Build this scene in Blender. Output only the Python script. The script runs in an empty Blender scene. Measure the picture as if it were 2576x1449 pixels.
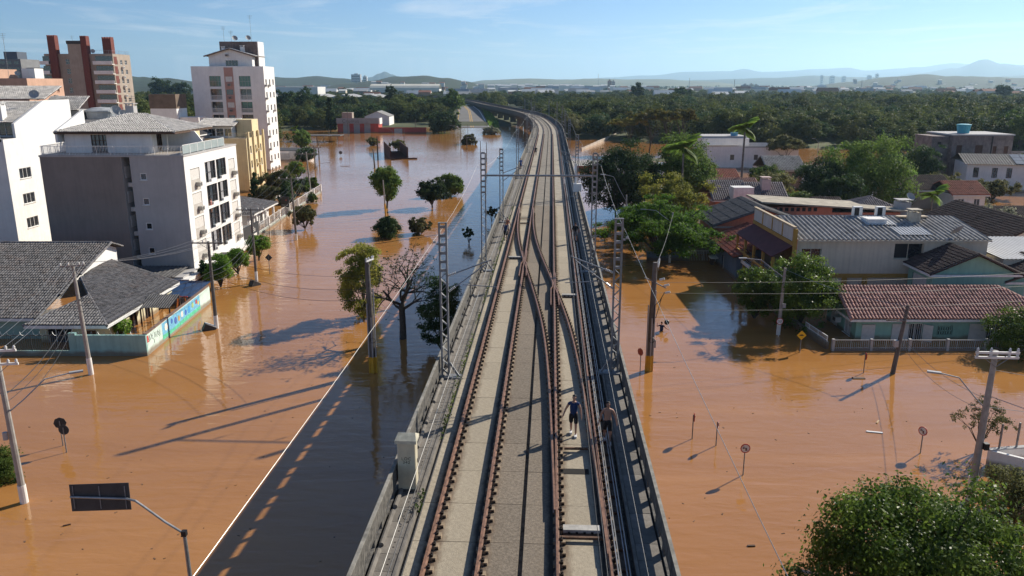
import bpy, bmesh, math, random
from mathutils import Vector, Matrix
R = math.radians
sc = bpy.context.scene
col = sc.collection
rnd = random.Random(7)

# ---------------------------------------------------------------- camera
CAM_H, PITCH, FPX = 21.0, 14.5, 1990.0          # metres above the water, degrees down, focal length for a 2576 px wide frame
cd = bpy.data.cameras.new('camera'); cam = bpy.data.objects.new('camera', cd); col.objects.link(cam)
cd.sensor_width = 36; cd.lens = FPX / 2576 * 36; cd.clip_start = 0.3; cd.clip_end = 90000
cam.location = (0, 0, CAM_H); cam.rotation_euler = (R(90 - PITCH), 0, 0)
sc.camera = cam
# ---------------------------------------------------------------- sky, sun, exposure
SUN_AZ, SUN_EL = 50.0, 30.5                      # azimuth clockwise from +Y
w = bpy.data.worlds.new('World'); sc.world = w; w.use_nodes = True
nt = w.node_tree; nt.nodes.clear()
out = nt.nodes.new('ShaderNodeOutputWorld'); bg = nt.nodes.new('ShaderNodeBackground')
sky = nt.nodes.new('ShaderNodeTexSky'); sky.sky_type = 'NISHITA'; sky.sun_disc = False
sky.sun_elevation = R(SUN_EL); sky.sun_rotation = R(SUN_AZ)
sky.air_density = 0.76; sky.dust_density = 0.12; sky.ozone_density = 7.0; sky.altitude = 20
tc = nt.nodes.new('ShaderNodeTexCoord')
# thin cirrus: noise on the plane where each view ray meets the cloud layer
sep = nt.nodes.new('ShaderNodeSeparateXYZ'); nt.links.new(tc.outputs['Generated'], sep.inputs[0])
mx = nt.nodes.new('ShaderNodeMath'); mx.operation = 'MAXIMUM'; mx.inputs[1].default_value = 0.03; nt.links.new(sep.outputs['Z'], mx.inputs[0])
dx = nt.nodes.new('ShaderNodeMath'); dx.operation = 'DIVIDE'; nt.links.new(sep.outputs['X'], dx.inputs[0]); nt.links.new(mx.outputs[0], dx.inputs[1])
dy = nt.nodes.new('ShaderNodeMath'); dy.operation = 'DIVIDE'; nt.links.new(sep.outputs['Y'], dy.inputs[0]); nt.links.new(mx.outputs[0], dy.inputs[1])
cmb = nt.nodes.new('ShaderNodeCombineXYZ'); nt.links.new(dx.outputs[0], cmb.inputs[0]); nt.links.new(dy.outputs[0], cmb.inputs[1])
mp = nt.nodes.new('ShaderNodeMapping'); mp.inputs['Scale'].default_value = (0.30, 0.16, 1); mp.inputs['Rotation'].default_value = (0, 0, R(20)); mp.inputs['Location'].default_value = (1.7, 0.35, 0)
nt.links.new(cmb.outputs[0], mp.inputs[0])
nz = nt.nodes.new('ShaderNodeTexNoise'); nz.inputs['Scale'].default_value = 1.6; nz.inputs['Detail'].default_value = 9; nz.inputs['Roughness'].default_value = .62; nz.inputs['Distortion'].default_value = .7
nt.links.new(mp.outputs[0], nz.inputs['Vector'])
rp = nt.nodes.new('ShaderNodeValToRGB'); rp.color_ramp.elements[0].position = .50; rp.color_ramp.elements[1].position = .80
rp.color_ramp.elements[1].color = (.62, .62, .62, 1)
nt.links.new(nz.outputs['Fac'], rp.inputs['Fac'])
mix = nt.nodes.new('ShaderNodeMixRGB'); mix.inputs['Color2'].default_value = (9.0, 9.2, 9.4, 1)
nt.links.new(rp.outputs['Color'], mix.inputs['Fac']); nt.links.new(sky.outputs[0], mix.inputs['Color1'])
nt.links.new(mix.outputs[0], bg.inputs['Color']); bg.inputs['Strength'].default_value = 0.078
nt.links.new(bg.outputs[0], out.inputs['Surface'])
sl = bpy.data.lights.new('sun', 'SUN'); sun = bpy.data.objects.new('sun', sl); col.objects.link(sun)
sl.energy = 5.0; sl.angle = R(0.53); sl.color = (1.0, .92, .80)
sdir = Vector((math.sin(R(SUN_AZ)) * math.cos(R(SUN_EL)), math.cos(R(SUN_AZ)) * math.cos(R(SUN_EL)), math.sin(R(SUN_EL))))
sun.rotation_euler = sdir.to_track_quat('Z', 'Y').to_euler(); sun.location = (60, 60, 80)
sc.view_settings.view_transform = 'Standard'; sc.view_settings.look = 'None'; sc.view_settings.exposure = 0.48; sc.view_settings.gamma = 1.0
sc.view_settings.use_curve_mapping = False
sc.render.engine = 'CYCLES'
sc.cycles.max_bounces = 6; sc.cycles.diffuse_bounces = 3; sc.cycles.glossy_bounces = 3; sc.cycles.transmission_bounces = 3
sc.cycles.transparent_max_bounces = 12; sc.cycles.volume_bounces = 2; sc.cycles.caustics_reflective = False; sc.cycles.caustics_refractive = False
sc.cycles.use_denoising = True; sc.cycles.sample_clamp_indirect = 6

# ---------------------------------------------------------------- measuring: photograph pixel (2576 wide) <-> metres
_c, _s = math.cos(R(PITCH)), math.sin(R(PITCH))
def G(px, py, z=0.0):
    h = CAM_H - z; v = (py - 724.5) / FPX
    Y = h * (_c - v * _s) / (_s + v * _c)
    return Vector(((px - 1288) / FPX * (Y * _c + h * _s), Y, z))
def Zat(py, Y):
    v = (py - 724.5) / FPX
    return CAM_H - Y * (_s + v * _c) / (_c - v * _s)
def Xat(px, Y, z): return (px - 1288) / FPX * (Y * _c + (CAM_H - z) * _s)

# ---------------------------------------------------------------- materials
MATS = {}
def _n(nt, t, **kw):
    n = nt.nodes.new(t)
    for k, v in kw.items(): setattr(n, k, v)
    return n
def mat(name, c, rough=.8, var=.22, scale=1.5, bump=0.0, bscale=18.0, metal=0.0, spec=.35, stain=None, stain_amt=.5, streak=0.0, rand=0.0, wet=False, c2=None):
    """base colour c mottled by noise; stain = second colour in patches; streak = vertical run marks; rand = per-object shade."""
    if name in MATS: return MATS[name]
    m = bpy.data.materials.new(name); MATS[name] = m; m.use_nodes = True
    nt = m.node_tree; b = nt.nodes['Principled BSDF']
    b.inputs['Roughness'].default_value = rough; b.inputs['Metallic'].default_value = metal; b.inputs['Specular IOR Level'].default_value = spec
    tc = _n(nt, 'ShaderNodeTexCoord')
    nz = _n(nt, 'ShaderNodeTexNoise'); nz.inputs['Scale'].default_value = scale; nz.inputs['Detail'].default_value = 7; nz.inputs['Roughness'].default_value = .62
    nt.links.new(tc.outputs['Object'], nz.inputs['Vector'])
    rp = _n(nt, 'ShaderNodeValToRGB')
    lo = [max(0, x * (1 - var)) for x in c]; hi = [min(1, x * (1 + var)) for x in (c2 or c)]
    rp.color_ramp.elements[0].color = (*lo, 1); rp.color_ramp.elements[1].color = (*hi, 1)
    rp.color_ramp.elements[0].position = .32; rp.color_ramp.elements[1].position = .68
    nt.links.new(nz.outputs['Fac'], rp.inputs['Fac']); last = rp.outputs['Color']
    if stain:
        n2 = _n(nt, 'ShaderNodeTexNoise'); n2.inputs['Scale'].default_value = scale * .37; n2.inputs['Detail'].default_value = 8; n2.inputs['Roughness'].default_value = .7
        nt.links.new(tc.outputs['Object'], n2.inputs['Vector'])
        r2 = _n(nt, 'ShaderNodeValToRGB'); r2.color_ramp.elements[0].position = .5; r2.color_ramp.elements[1].position = .72
        r2.color_ramp.elements[1].color = (stain_amt,) * 3 + (1,)
        nt.links.new(n2.outputs['Fac'], r2.inputs['Fac'])
        mi = _n(nt, 'ShaderNodeMixRGB'); mi.inputs['Color2'].default_value = (*stain, 1)
        nt.links.new(r2.outputs['Color'], mi.inputs['Fac']); nt.links.new(last, mi.inputs['Color1']); last = mi.outputs[0]
    if streak:
        mp = _n(nt, 'ShaderNodeMapping'); mp.inputs['Scale'].default_value = (3.0, 3.0, .18); nt.links.new(tc.outputs['Object'], mp.inputs[0])
        n3 = _n(nt, 'ShaderNodeTexNoise'); n3.inputs['Scale'].default_value = 1.2; n3.inputs['Detail'].default_value = 6; nt.links.new(mp.outputs[0], n3.inputs['Vector'])
        r3 = _n(nt, 'ShaderNodeValToRGB'); r3.color_ramp.elements[0].position = .45; r3.color_ramp.elements[1].position = .8
        r3.color_ramp.elements[0].color = (1, 1, 1, 1); r3.color_ramp.elements[1].color = (1 - streak,) * 3 + (1,)
        nt.links.new(n3.outputs['Fac'], r3.inputs['Fac'])
        mi = _n(nt, 'ShaderNodeMixRGB', blend_type='MULTIPLY'); mi.inputs['Fac'].default_value = 1
        nt.links.new(last, mi.inputs['Color1']); nt.links.new(r3.outputs['Color'], mi.inputs['Color2']); last = mi.outputs[0]
    if rand:
        oi = _n(nt, 'ShaderNodeObjectInfo'); mr = _n(nt, 'ShaderNodeMapRange'); mr.inputs['To Min'].default_value = 1 - rand; mr.inputs['To Max'].default_value = 1 + rand
        nt.links.new(oi.outputs['Random'], mr.inputs['Value'])
        mi = _n(nt, 'ShaderNodeMixRGB', blend_type='MULTIPLY'); mi.inputs['Fac'].default_value = 1
        nt.links.new(last, mi.inputs['Color1']); nt.links.new(mr.outputs[0], mi.inputs['Color2']); last = mi.outputs[0]
    if wet:   # mud tide mark a hand above the water
        sz = _n(nt, 'ShaderNodeSeparateXYZ'); nt.links.new(tc.outputs['Object'], sz.inputs[0])
        nw = _n(nt, 'ShaderNodeTexNoise'); nw.inputs['Scale'].default_value = .9; nw.inputs['Detail'].default_value = 6; nt.links.new(tc.outputs['Object'], nw.inputs['Vector'])
        az = _n(nt, 'ShaderNodeMath', operation='MULTIPLY_ADD'); az.inputs[1].default_value = -.55; nt.links.new(nw.outputs['Fac'], az.inputs[0]); nt.links.new(sz.outputs[2], az.inputs[2])
        mr = _n(nt, 'ShaderNodeMapRange'); mr.inputs['From Min'].default_value = -.05; mr.inputs['From Max'].default_value = .22; mr.inputs['To Min'].default_value = .75; mr.inputs['To Max'].default_value = 0; nt.links.new(az.outputs[0], mr.inputs['Value'])
        mi = _n(nt, 'ShaderNodeMixRGB'); mi.inputs['Color2'].default_value = (.17, .10, .055, 1); nt.links.new(mr.outputs[0], mi.inputs['Fac']); nt.links.new(last, mi.inputs['Color1']); last = mi.outputs[0]
    nt.links.new(last, b.inputs['Base Color'])
    if bump:
        nb = _n(nt, 'ShaderNodeTexNoise'); nb.inputs['Scale'].default_value = bscale; nb.inputs['Detail'].default_value = 5
        nt.links.new(tc.outputs['Object'], nb.inputs['Vector'])
        bp = _n(nt, 'ShaderNodeBump'); bp.inputs['Strength'].default_value = bump; bp.inputs['Distance'].default_value = .05
        nt.links.new(nb.outputs['Fac'], bp.inputs['Height']); nt.links.new(bp.outputs[0], b.inputs['Normal'])
    return m
def leafmat(name, c, c2, transl=.3, scale=.55, gloss=.65):
    """foliage: two greens in clumps, some light through the leaf."""
    if name in MATS: return MATS[name]
    m = bpy.data.materials.new(name); MATS[name] = m; m.use_nodes = True
    nt = m.node_tree; b = nt.nodes['Principled BSDF']; o = nt.nodes['Material Output']
    b.inputs['Roughness'].default_value = gloss; b.inputs['Specular IOR Level'].default_value = .12
    tc = _n(nt, 'ShaderNodeTexCoord')
    n1 = _n(nt, 'ShaderNodeTexNoise'); n1.inputs['Scale'].default_value = scale; n1.inputs['Detail'].default_value = 4
    nt.links.new(tc.outputs['Object'], n1.inputs['Vector'])
    rp = _n(nt, 'ShaderNodeValToRGB'); rp.color_ramp.elements[0].position = .38; rp.color_ramp.elements[1].position = .64
    rp.color_ramp.elements[0].color = (*c, 1); rp.color_ramp.elements[1].color = (*c2, 1)
    nt.links.new(n1.outputs['Fac'], rp.inputs['Fac'])
    oi = _n(nt, 'ShaderNodeObjectInfo'); mr = _n(nt, 'ShaderNodeMapRange'); mr.inputs['To Min'].default_value = .62; mr.inputs['To Max'].default_value = 1.35
    nt.links.new(oi.outputs['Random'], mr.inputs['Value'])
    mi = _n(nt, 'ShaderNodeMixRGB', blend_type='MULTIPLY'); mi.inputs['Fac'].default_value = 1
    nt.links.new(rp.outputs[0], mi.inputs['Color1']); nt.links.new(mr.outputs[0], mi.inputs['Color2'])
    nt.links.new(mi.outputs[0], b.inputs['Base Color'])
    tr = _n(nt, 'ShaderNodeBsdfTranslucent'); nt.links.new(mi.outputs[0], tr.inputs['Color'])
    ms = _n(nt, 'ShaderNodeMixShader'); ms.inputs['Fac'].default_value = min(.55, transl + .16)
    nt.links.new(b.outputs[0], ms.inputs[1]); nt.links.new(tr.outputs[0], ms.inputs[2]); nt.links.new(ms.outputs[0], o.inputs['Surface'])
    return m
def glassmat(name, c, rough=.06, spec=.9):
    m = mat(name, c, rough=rough, var=.35, scale=.8, spec=spec); return m

# ---------------------------------------------------------------- mesh builder
class MB:
    def __init__(s): s.v = []; s.f = []
    def add(s, vs, fs):
        o = len(s.v); s.v.extend([tuple(p) for p in vs]); s.f.extend([tuple(i + o for i in f) for f in fs]); return s
    def quad(s, a, b, c, d): return s.add([a, b, c, d], [(0, 1, 2, 3)])
    def poly(s, pts): return s.add(pts, [tuple(range(len(pts)))])
    def box(s, x0, y0, z0, x1, y1, z1):
        x0, x1 = min(x0, x1), max(x0, x1); y0, y1 = min(y0, y1), max(y0, y1); z0, z1 = min(z0, z1), max(z0, z1)
        return s.add([(x0, y0, z0), (x1, y0, z0), (x1, y1, z0), (x0, y1, z0), (x0, y0, z1), (x1, y0, z1), (x1, y1, z1), (x0, y1, z1)],
                     [(3, 2, 1, 0), (4, 5, 6, 7), (0, 1, 5, 4), (1, 2, 6, 5), (2, 3, 7, 6), (3, 0, 4, 7)])
    def cbox(s, c, sx, sy, sz, rz=0.0, M=None):
        """box centred on c, turned about z (or by matrix M)"""
        M = M or Matrix.Rotation(rz, 3, 'Z'); c = Vector(c)
        vs = [c + M @ Vector((i * sx / 2, j * sy / 2, k * sz / 2)) for k in (-1, 1) for i, j in ((-1, -1), (1, -1), (1, 1), (-1, 1))]
        return s.add(vs, [(3, 2, 1, 0), (4, 5, 6, 7), (0, 1, 5, 4), (1, 2, 6, 5), (2, 3, 7, 6), (3, 0, 4, 7)])
    def bar(s, p, q, w, h=None):
        """square bar from p to q"""
        p, q = Vector(p), Vector(q); d = q - p; L = d.length
        if L < 1e-6: return s
        M = d.to_track_quat('Y', 'Z').to_matrix()
        return s.cbox((p + q) / 2, w, L, h or w, M=M)
    def prism(s, poly, z0, z1):
        n = len(poly); vs = [(x, y, z0) for x, y in poly] + [(x, y, z1) for x, y in poly]
        return s.add(vs, [tuple(range(n - 1, -1, -1)), tuple(range(n, 2 * n))] + [(i, (i + 1) % n, n + (i + 1) % n, n + i) for i in range(n)])
    def tube(s, pts, r, n=6, cap=True):
        """round bar through pts; r a number or a list of radii"""
        pts = [Vector(p) for p in pts]; rr = r if isinstance(r, (list, tuple)) else [r] * len(pts)
        o = len(s.v); up = None
        for i, p in enumerate(pts):
            d = (pts[min(i + 1, len(pts) - 1)] - pts[max(i - 1, 0)]).normalized()
            if up is None: up = Vector((0, 0, 1)) if abs(d.z) < .9 else Vector((1, 0, 0))
            a = d.cross(up).normalized(); b = a.cross(d).normalized(); up = b
            for k in range(n):
                t = 2 * math.pi * k / n
                s.v.append(tuple(p + (a * math.cos(t) + b * math.sin(t)) * rr[i]))
        for i in range(len(pts) - 1):
            for k in range(n):
                s.f.append((o + i * n + k, o + i * n + (k + 1) % n, o + (i + 1) * n + (k + 1) % n, o + (i + 1) * n + k))
        if cap:
            s.f.append(tuple(o + k for k in range(n - 1, -1, -1))); e = o + (len(pts) - 1) * n; s.f.append(tuple(e + k for k in range(n)))
        return s
    def disc(s, c, nrm, r, thick=.02, n=20):
        c = Vector(c); nrm = Vector(nrm).normalized()
        return s.tube([c - nrm * thick / 2, c + nrm * thick / 2], r, n)
    def lathe(s, prof, c=(0, 0, 0), n=12):
        """prof: (radius, z) up the axis"""
        o = len(s.v)
        for r, z in prof:
            for k in range(n):
                t = 2 * math.pi * k / n; s.v.append((c[0] + r * math.cos(t), c[1] + r * math.sin(t), c[2] + z))
        for i in range(len(prof) - 1):
            for k in range(n): s.f.append((o + i * n + k, o + i * n + (k + 1) % n, o + (i + 1) * n + (k + 1) % n, o + (i + 1) * n + k))
        s.f.append(tuple(o + k for k in range(n - 1, -1, -1))); e = o + (len(prof) - 1) * n; s.f.append(tuple(e + k for k in range(n)))
        return s
    def mesh(s, name, m=None, smooth=False):
        me = bpy.data.meshes.new(name); me.from_pydata(s.v, [], s.f)
        if m: me.materials.append(m)
        if smooth: me.polygons.foreach_set('use_smooth', [True] * len(me.polygons))
        me.update(); return me
    def build(s, name, m=None, parent=None, smooth=False, kind=None, label=None):
        return link(name, s.mesh(name, m, smooth), parent, kind, label)
def link(name, me, parent=None, kind=None, label=None):
    o = bpy.data.objects.new(name, me); col.objects.link(o)
    if parent: o.parent = parent
    if kind: o['kind'] = kind
    if label: o['label'] = label
    return o
def thing(name, label, cat, loc=(0, 0, 0), rz=0.0, group=None):
    o = bpy.data.objects.new(name, None); col.objects.link(o); o.location = loc; o.rotation_euler = (0, 0, rz); o.empty_display_size = .3
    return tag(o, label, cat, group)
def tag(o, label, cat=None, group=None, kind=None):
    if label: o['label'] = label
    if cat: o['category'] = cat
    if group: o['group'] = group
    if kind: o['kind'] = kind
    return o
def dup(root, loc, rz=0.0, label=None, scale=1.0, group=None):
    r = root.copy(); col.objects.link(r); r.location = loc; r.rotation_euler = (0, 0, rz)
    r.scale = (scale,) * 3 if isinstance(scale, (int, float)) else scale
    if label: r['label'] = label
    if group: r['group'] = group
    for ch in list(root.children):
        c = ch.copy(); col.objects.link(c); c.parent = r
        for g in list(ch.children):
            d = g.copy(); col.objects.link(d); d.parent = c
    return r
def noise2(x, y, seed=0):
    """cheap smooth value noise, 0..1"""
    def hsh(i, j): 
        n = (i * 374761393 + j * 668265263 + seed * 1274126177) & 0xffffffff
        n = ((n ^ (n >> 13)) * 1274126177) & 0xffffffff
        return ((n ^ (n >> 16)) & 0xffff) / 65535.0
    i, j = math.floor(x), math.floor(y); u, v = x - i, y - j; u = u * u * (3 - 2 * u); v = v * v * (3 - 2 * v)
    return (hsh(i, j) * (1 - u) + hsh(i + 1, j) * u) * (1 - v) + (hsh(i, j + 1) * (1 - u) + hsh(i + 1, j + 1) * u) * v
def fbm(x, y, seed=0, o=4): return sum(noise2(x * 2 ** k, y * 2 ** k, seed + k) / 2 ** (k + 1) for k in range(o))
# ================================================================ water and land
def water_material():
    m = bpy.data.materials.new('flood_water'); m.use_nodes = True; nt = m.node_tree; b = nt.nodes['Principled BSDF']
    b.inputs['Roughness'].default_value = .05; b.inputs['IOR'].default_value = 1.58
    tc = _n(nt, 'ShaderNodeTexCoord')
    # silt: slow swirls in the brown
    n1 = _n(nt, 'ShaderNodeTexNoise'); n1.inputs['Scale'].default_value = .035; n1.inputs['Detail'].default_value = 6; n1.inputs['Distortion'].default_value = .8
    nt.links.new(tc.outputs['Object'], n1.inputs['Vector'])
    rp = _n(nt, 'ShaderNodeValToRGB'); rp.color_ramp.elements[0].position = .3; rp.color_ramp.elements[1].position = .7
    rp.color_ramp.elements[0].color = (.335, .150, .042, 1); rp.color_ramp.elements[1].color = (.455, .216, .068, 1)
    mps = _n(nt, 'ShaderNodeMapping'); mps.inputs['Scale'].default_value = (.035, .22, 1); mps.inputs['Rotation'].default_value = (0, 0, R(14)); nt.links.new(tc.outputs['Object'], mps.inputs[0])
    n9 = _n(nt, 'ShaderNodeTexNoise'); n9.inputs['Scale'].default_value = 1.0; n9.inputs['Detail'].default_value = 7; n9.inputs['Distortion'].default_value = 1.2; nt.links.new(mps.outputs[0], n9.inputs['Vector'])
    avg = _n(nt, 'ShaderNodeMath', operation='MULTIPLY_ADD'); avg.inputs[1].default_value = .55; nt.links.new(n9.outputs['Fac'], avg.inputs[0])
    hf = _n(nt, 'ShaderNodeMath', operation='MULTIPLY'); hf.inputs[1].default_value = .45; nt.links.new(n1.outputs['Fac'], hf.inputs[0]); nt.links.new(hf.outputs[0], avg.inputs[2])
    nt.links.new(avg.outputs[0], rp.inputs['Fac']); nt.links.new(rp.outputs[0], b.inputs['Base Color'])
    # ripples: long wind waves and small chop, calmer in places
    mp = _n(nt, 'ShaderNodeMapping'); mp.inputs['Rotation'].default_value = (0, 0, R(-12)); mp.inputs['Scale'].default_value = (.45, 1.35, 1)
    nt.links.new(tc.outputs['Object'], mp.inputs[0])
    w1 = _n(nt, 'ShaderNodeTexNoise'); w1.inputs['Scale'].default_value = .85; w1.inputs['Detail'].default_value = 2.5; w1.inputs['Distortion'].default_value = .5
    w2 = _n(nt, 'ShaderNodeTexNoise'); w2.inputs['Scale'].default_value = 2.6; w2.inputs['Detail'].default_value = 2; w2.inputs['Distortion'].default_value = .3
    nt.links.new(mp.outputs[0], w1.inputs['Vector']); nt.links.new(mp.outputs[0], w2.inputs['Vector'])
    ad = _n(nt, 'ShaderNodeMath', operation='MULTIPLY_ADD'); ad.inputs[1].default_value = .28
    nt.links.new(w2.outputs['Fac'], ad.inputs[0]); nt.links.new(w1.outputs['Fac'], ad.inputs[2])
    n4 = _n(nt, 'ShaderNodeTexNoise'); n4.inputs['Scale'].default_value = .03; n4.inputs['Detail'].default_value = 2; nt.links.new(tc.outputs['Object'], n4.inputs['Vector'])
    mr = _n(nt, 'ShaderNodeMapRange'); mr.inputs['From Min'].default_value = .35; mr.inputs['From Max'].default_value = .7; mr.inputs['To Min'].default_value = .35; mr.inputs['To Max'].default_value = 1.0
    nt.links.new(n4.outputs['Fac'], mr.inputs['Value'])
    bp = _n(nt, 'ShaderNodeBump'); bp.inputs['Distance'].default_value = .06
    nt.links.new(mr.outputs[0], bp.inputs['Strength'])
    nt.links.new(ad.outputs[0], bp.inputs['Height']); nt.links.new(bp.outputs[0], b.inputs['Normal'])
    return m
wm = MB().quad((-1500, -130, 0), (1500, -130, 0), (1500, 1500, 0), (-1500, 1500, 0)).build('flood_water', water_material())
tag(wm, 'brown silty flood water covering the streets', kind='structure')

def smooth(a, b, x):
    t = min(1, max(0, (x - a) / (b - a))); return t * t * (3 - 2 * t)
def seg_d(px, py, ax, ay, bx, by):
    t = ((px - ax) * (bx - ax) + (py - ay) * (by - ay)) / ((bx - ax) ** 2 + (by - ay) ** 2); t = min(1, max(0, t))
    return math.hypot(px - ax - t * (bx - ax), py - ay - t * (by - ay)), t
def shore(x):
    """Y where dry land begins"""
    pts = [(-400, 330), (-150, 345), (-95, 372), (-60, 385), (-34, 400), (-5, 405), (8, 425), (18, 330), (30, 312), (50, 300), (95, 268), (150, 255), (400, 245)]
    for (a, b), (c, d) in zip(pts, pts[1:]):
        if a <= x <= c: return b + (d - b) * (x - a) / (c - a)
    return pts[0][1] if x < 0 else pts[-1][1]
def land(x, y):
    if y < 150: base = -1.4
    else:
        k = smooth(-9, 9, y - shore(x) + 9 * (fbm(x * .06, y * .06, 3) - .5)); base = -1.4 + 2.1 * k + .5 * k * fbm(x * .02, y * .02, 5)
    # mudbank behind the trees on the right
    d, t = seg_d(x, y, 44, 226, 78, 205)
    base = max(base, -1.4 + 2.0 * smooth(16, 4, d + 5 * fbm(x * .12, y * .12, 9)))
    # embankment of the road climbing away
    d, t = seg_d(x, y, -21, 398, -33, 600)
    if t > 0: base = max(base, (-.6 + 6.2 * t) * smooth(26, 8.5, d))
    # gardens behind the right hand houses, a little higher than the street
    return base
def grid_axis(parts):
    a = []
    for lo, hi, st in parts:
        n = max(1, round((hi - lo) / st)); a += [lo + (hi - lo) * i / n for i in range(n)]
    return a + [parts[-1][1]]
gx = grid_axis([(-28000, -8000, 5000), (-8000, -1500, 900), (-1500, -300, 110), (-300, -110, 16), (-110, 170, 5), (170, 400, 16), (400, 1500, 110), (1500, 8000, 900), (8000, 28000, 5000)])
gy = grid_axis([(-130, 150, 40), (150, 620, 5), (620, 1500, 60), (1500, 8000, 700), (8000, 26000, 4500)])
mb = MB(); nx = len(gx)
for y in gy:
    for x in gx: mb.v.append((x, y, land(x, y)))
for j in range(len(gy) - 1):
    for i in range(nx - 1): mb.f.append((j * nx + i, j * nx + i + 1, (j + 1) * nx + i + 1, (j + 1) * nx + i))
g = mb.build('ground', mat('ground_soil', (.075, .085, .035), .95, .5, .02, stain=(.11, .065, .035), stain_amt=.6), smooth=True)
tag(g, 'flat green and brown land reaching to the horizon', kind='structure')

# ---------------------------------------------------------------- hills: ridges at their distance, outline from the photograph
HILLM = mat('hill_woods', (.022, .038, .018), .95, .5, .012, stain=(.07, .09, .035), stain_amt=.3)
def hill(name, label, dist, prof, depth=.35, rough=.06, m=None, n=150, rows=9, foot=0):
    """prof: (px, py) crest points of the photograph; a mound of real depth at that distance"""
    mb = MB(); xs = [p[0] for p in prof]
    for j in range(rows):
        t = j / (rows - 1) * 2 - 1; D = dist * (1 + depth * t)
        for i in range(n):
            px = xs[0] + (xs[-1] - xs[0]) * i / (n - 1)
            for (a, b), (c, d) in zip(prof, prof[1:]):
                if a <= px <= c: u = (px - a) / (c - a); u = u * u * (3 - 2 * u); py = b + (d - b) * u; break
            z = max(0, Zat(py, dist))
            z *= (math.cos(t * math.pi / 2) ** .8 if abs(t) < 1 else 0) * (1 + rough * 4 * (fbm(px * .012 + 3 * t, t * 3 + dist * .001, 11, 5) - .47))
            mb.v.append(((px - 1288) / FPX * D * 1.03, D, z - 6 + foot))
    for j in range(rows - 1):
        for i in range(n - 1): mb.f.append((j * n + i, j * n + i + 1, (j + 1) * n + i + 1, (j + 1) * n + i))
    return tag(mb.build(name, m or HILLM, smooth=True), label, kind='structure')
hill('hill', 'farthest pale blue mountain range along the right horizon', 21000, [(1400, 208), (1520, 194), (1600, 190), (1700, 180), (1800, 178), (1835, 172), (1880, 180), (2000, 175), (2080, 170), (2120, 176), (2230, 168), (2330, 160), (2420, 166), (2576, 158), (2800, 165)], .2, .05)
hill('hill', 'twin peaked blue mountain at the right edge', 14500, [(2120, 208), (2240, 184), (2330, 172), (2400, 150), (2440, 160), (2490, 164), (2530, 153), (2580, 164), (2700, 180), (2850, 200)], .2, .05)
hill('hill', 'low blue ridge below the right hand mountains', 9500, [(1620, 210), (1720, 200), (1900, 196), (2000, 190), (2100, 194), (2250, 190), (2400, 192), (2600, 186), (2800, 195)], .2, .06)
hill('hill', 'wooded suburb hill with scattered white roofs at right', 3800, [(1980, 214), (2080, 204), (2180, 192), (2250, 186), (2330, 188), (2420, 190), (2500, 194), (2600, 190), (2750, 200)], .25, .08)
hill('hill', 'small pointed blue hill left of the viaduct', 11000, [(930, 200), (955, 193), (975, 184), (988, 179), (1005, 186), (1025, 194), (1060, 205)], .15, .02)
hill('hill', 'dark wooded hill above the far town', 2700, [(850, 212), (900, 204), (960, 198), (1020, 190), (1080, 186), (1130, 191), (1180, 200), (1230, 210)], .25, .08)
hill('hill', 'long wooded ridge behind the tall white building', 4200, [(540, 212), (640, 196), (700, 189), (760, 193), (830, 189), (880, 193), (950, 200), (1010, 211)], .25, .06)
hill('hill', 'wooded hill between the brown tower and the white tower', 2600, [(230, 208), (330, 184), (360, 181), (410, 189), (470, 194), (560, 205), (620, 214)], .25, .10)
hill('hill', 'low pale green hill on the horizon beyond the viaduct', 7000, [(1150, 212), (1230, 199), (1320, 196), (1420, 199), (1480, 196), (1560, 198), (1640, 197), (1750, 203), (1850, 212)], .2, .06, mat('hill_fields', (.11, .11, .05), .95, .4, .003, stain=(.03, .05, .025), stain_amt=.9))
# ---------------------------------------------------------------- air
hz = MB().box(-30000, -140, -7.5, 30000, 26500, 620).build('haze', None, kind='stuff')
hz['label'] = 'pale blue haze in the distant air'
hm = bpy.data.materials.new('haze'); hm.use_nodes = True; hm.node_tree.nodes.clear()
ho = hm.node_tree.nodes.new('ShaderNodeOutputMaterial'); pv = hm.node_tree.nodes.new('ShaderNodeVolumePrincipled')
pv.inputs['Color'].default_value = (.52, .78, 1.0, 1); pv.inputs['Density'].default_value = 6.5e-5; pv.inputs['Anisotropy'].default_value = .4
hm.node_tree.links.new(pv.outputs[0], ho.inputs['Volume']); hz.data.materials.append(hm)
# ================================================================ viaduct
# centre line: straight, then a long curve to the left behind the embankment
CTRL = [(-2.6, -35), (-.87, 0), (3.98, 100), (9.55, 215), (11.4, 260), (11.6, 300), (10.6, 342), (7.2, 385), (-.5, 440), (-15, 530), (-40, 685), (-90, 900), (-170, 1150), (-280, 1450)]
def _cr(p0, p1, p2, p3, t):
    return tuple(.5 * (2 * b + (c - a) * t + (2 * a - 5 * b + 4 * c - d) * t * t + (-a + 3 * b - 3 * c + d) * t ** 3) for a, b, c, d in zip(p0, p1, p2, p3))
_poly = []
for i in range(len(CTRL) - 1):
    p0 = CTRL[max(i - 1, 0)]; p1, p2 = CTRL[i], CTRL[i + 1]; p3 = CTRL[min(i + 2, len(CTRL) - 1)]
    if i < 3: p0 = tuple(2 * a - b for a, b in zip(p1, p2)); p3 = tuple(2 * b - a for a, b in zip(p1, p2)) if i < 2 else p3
    for k in range(40): _poly.append(_cr(p0, p1, p2, p3, k / 40))
_poly.append(CTRL[-1])
_S = [0.0]
for a, b in zip(_poly, _poly[1:]): _S.append(_S[-1] + math.dist(a, b))
import bisect
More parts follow.
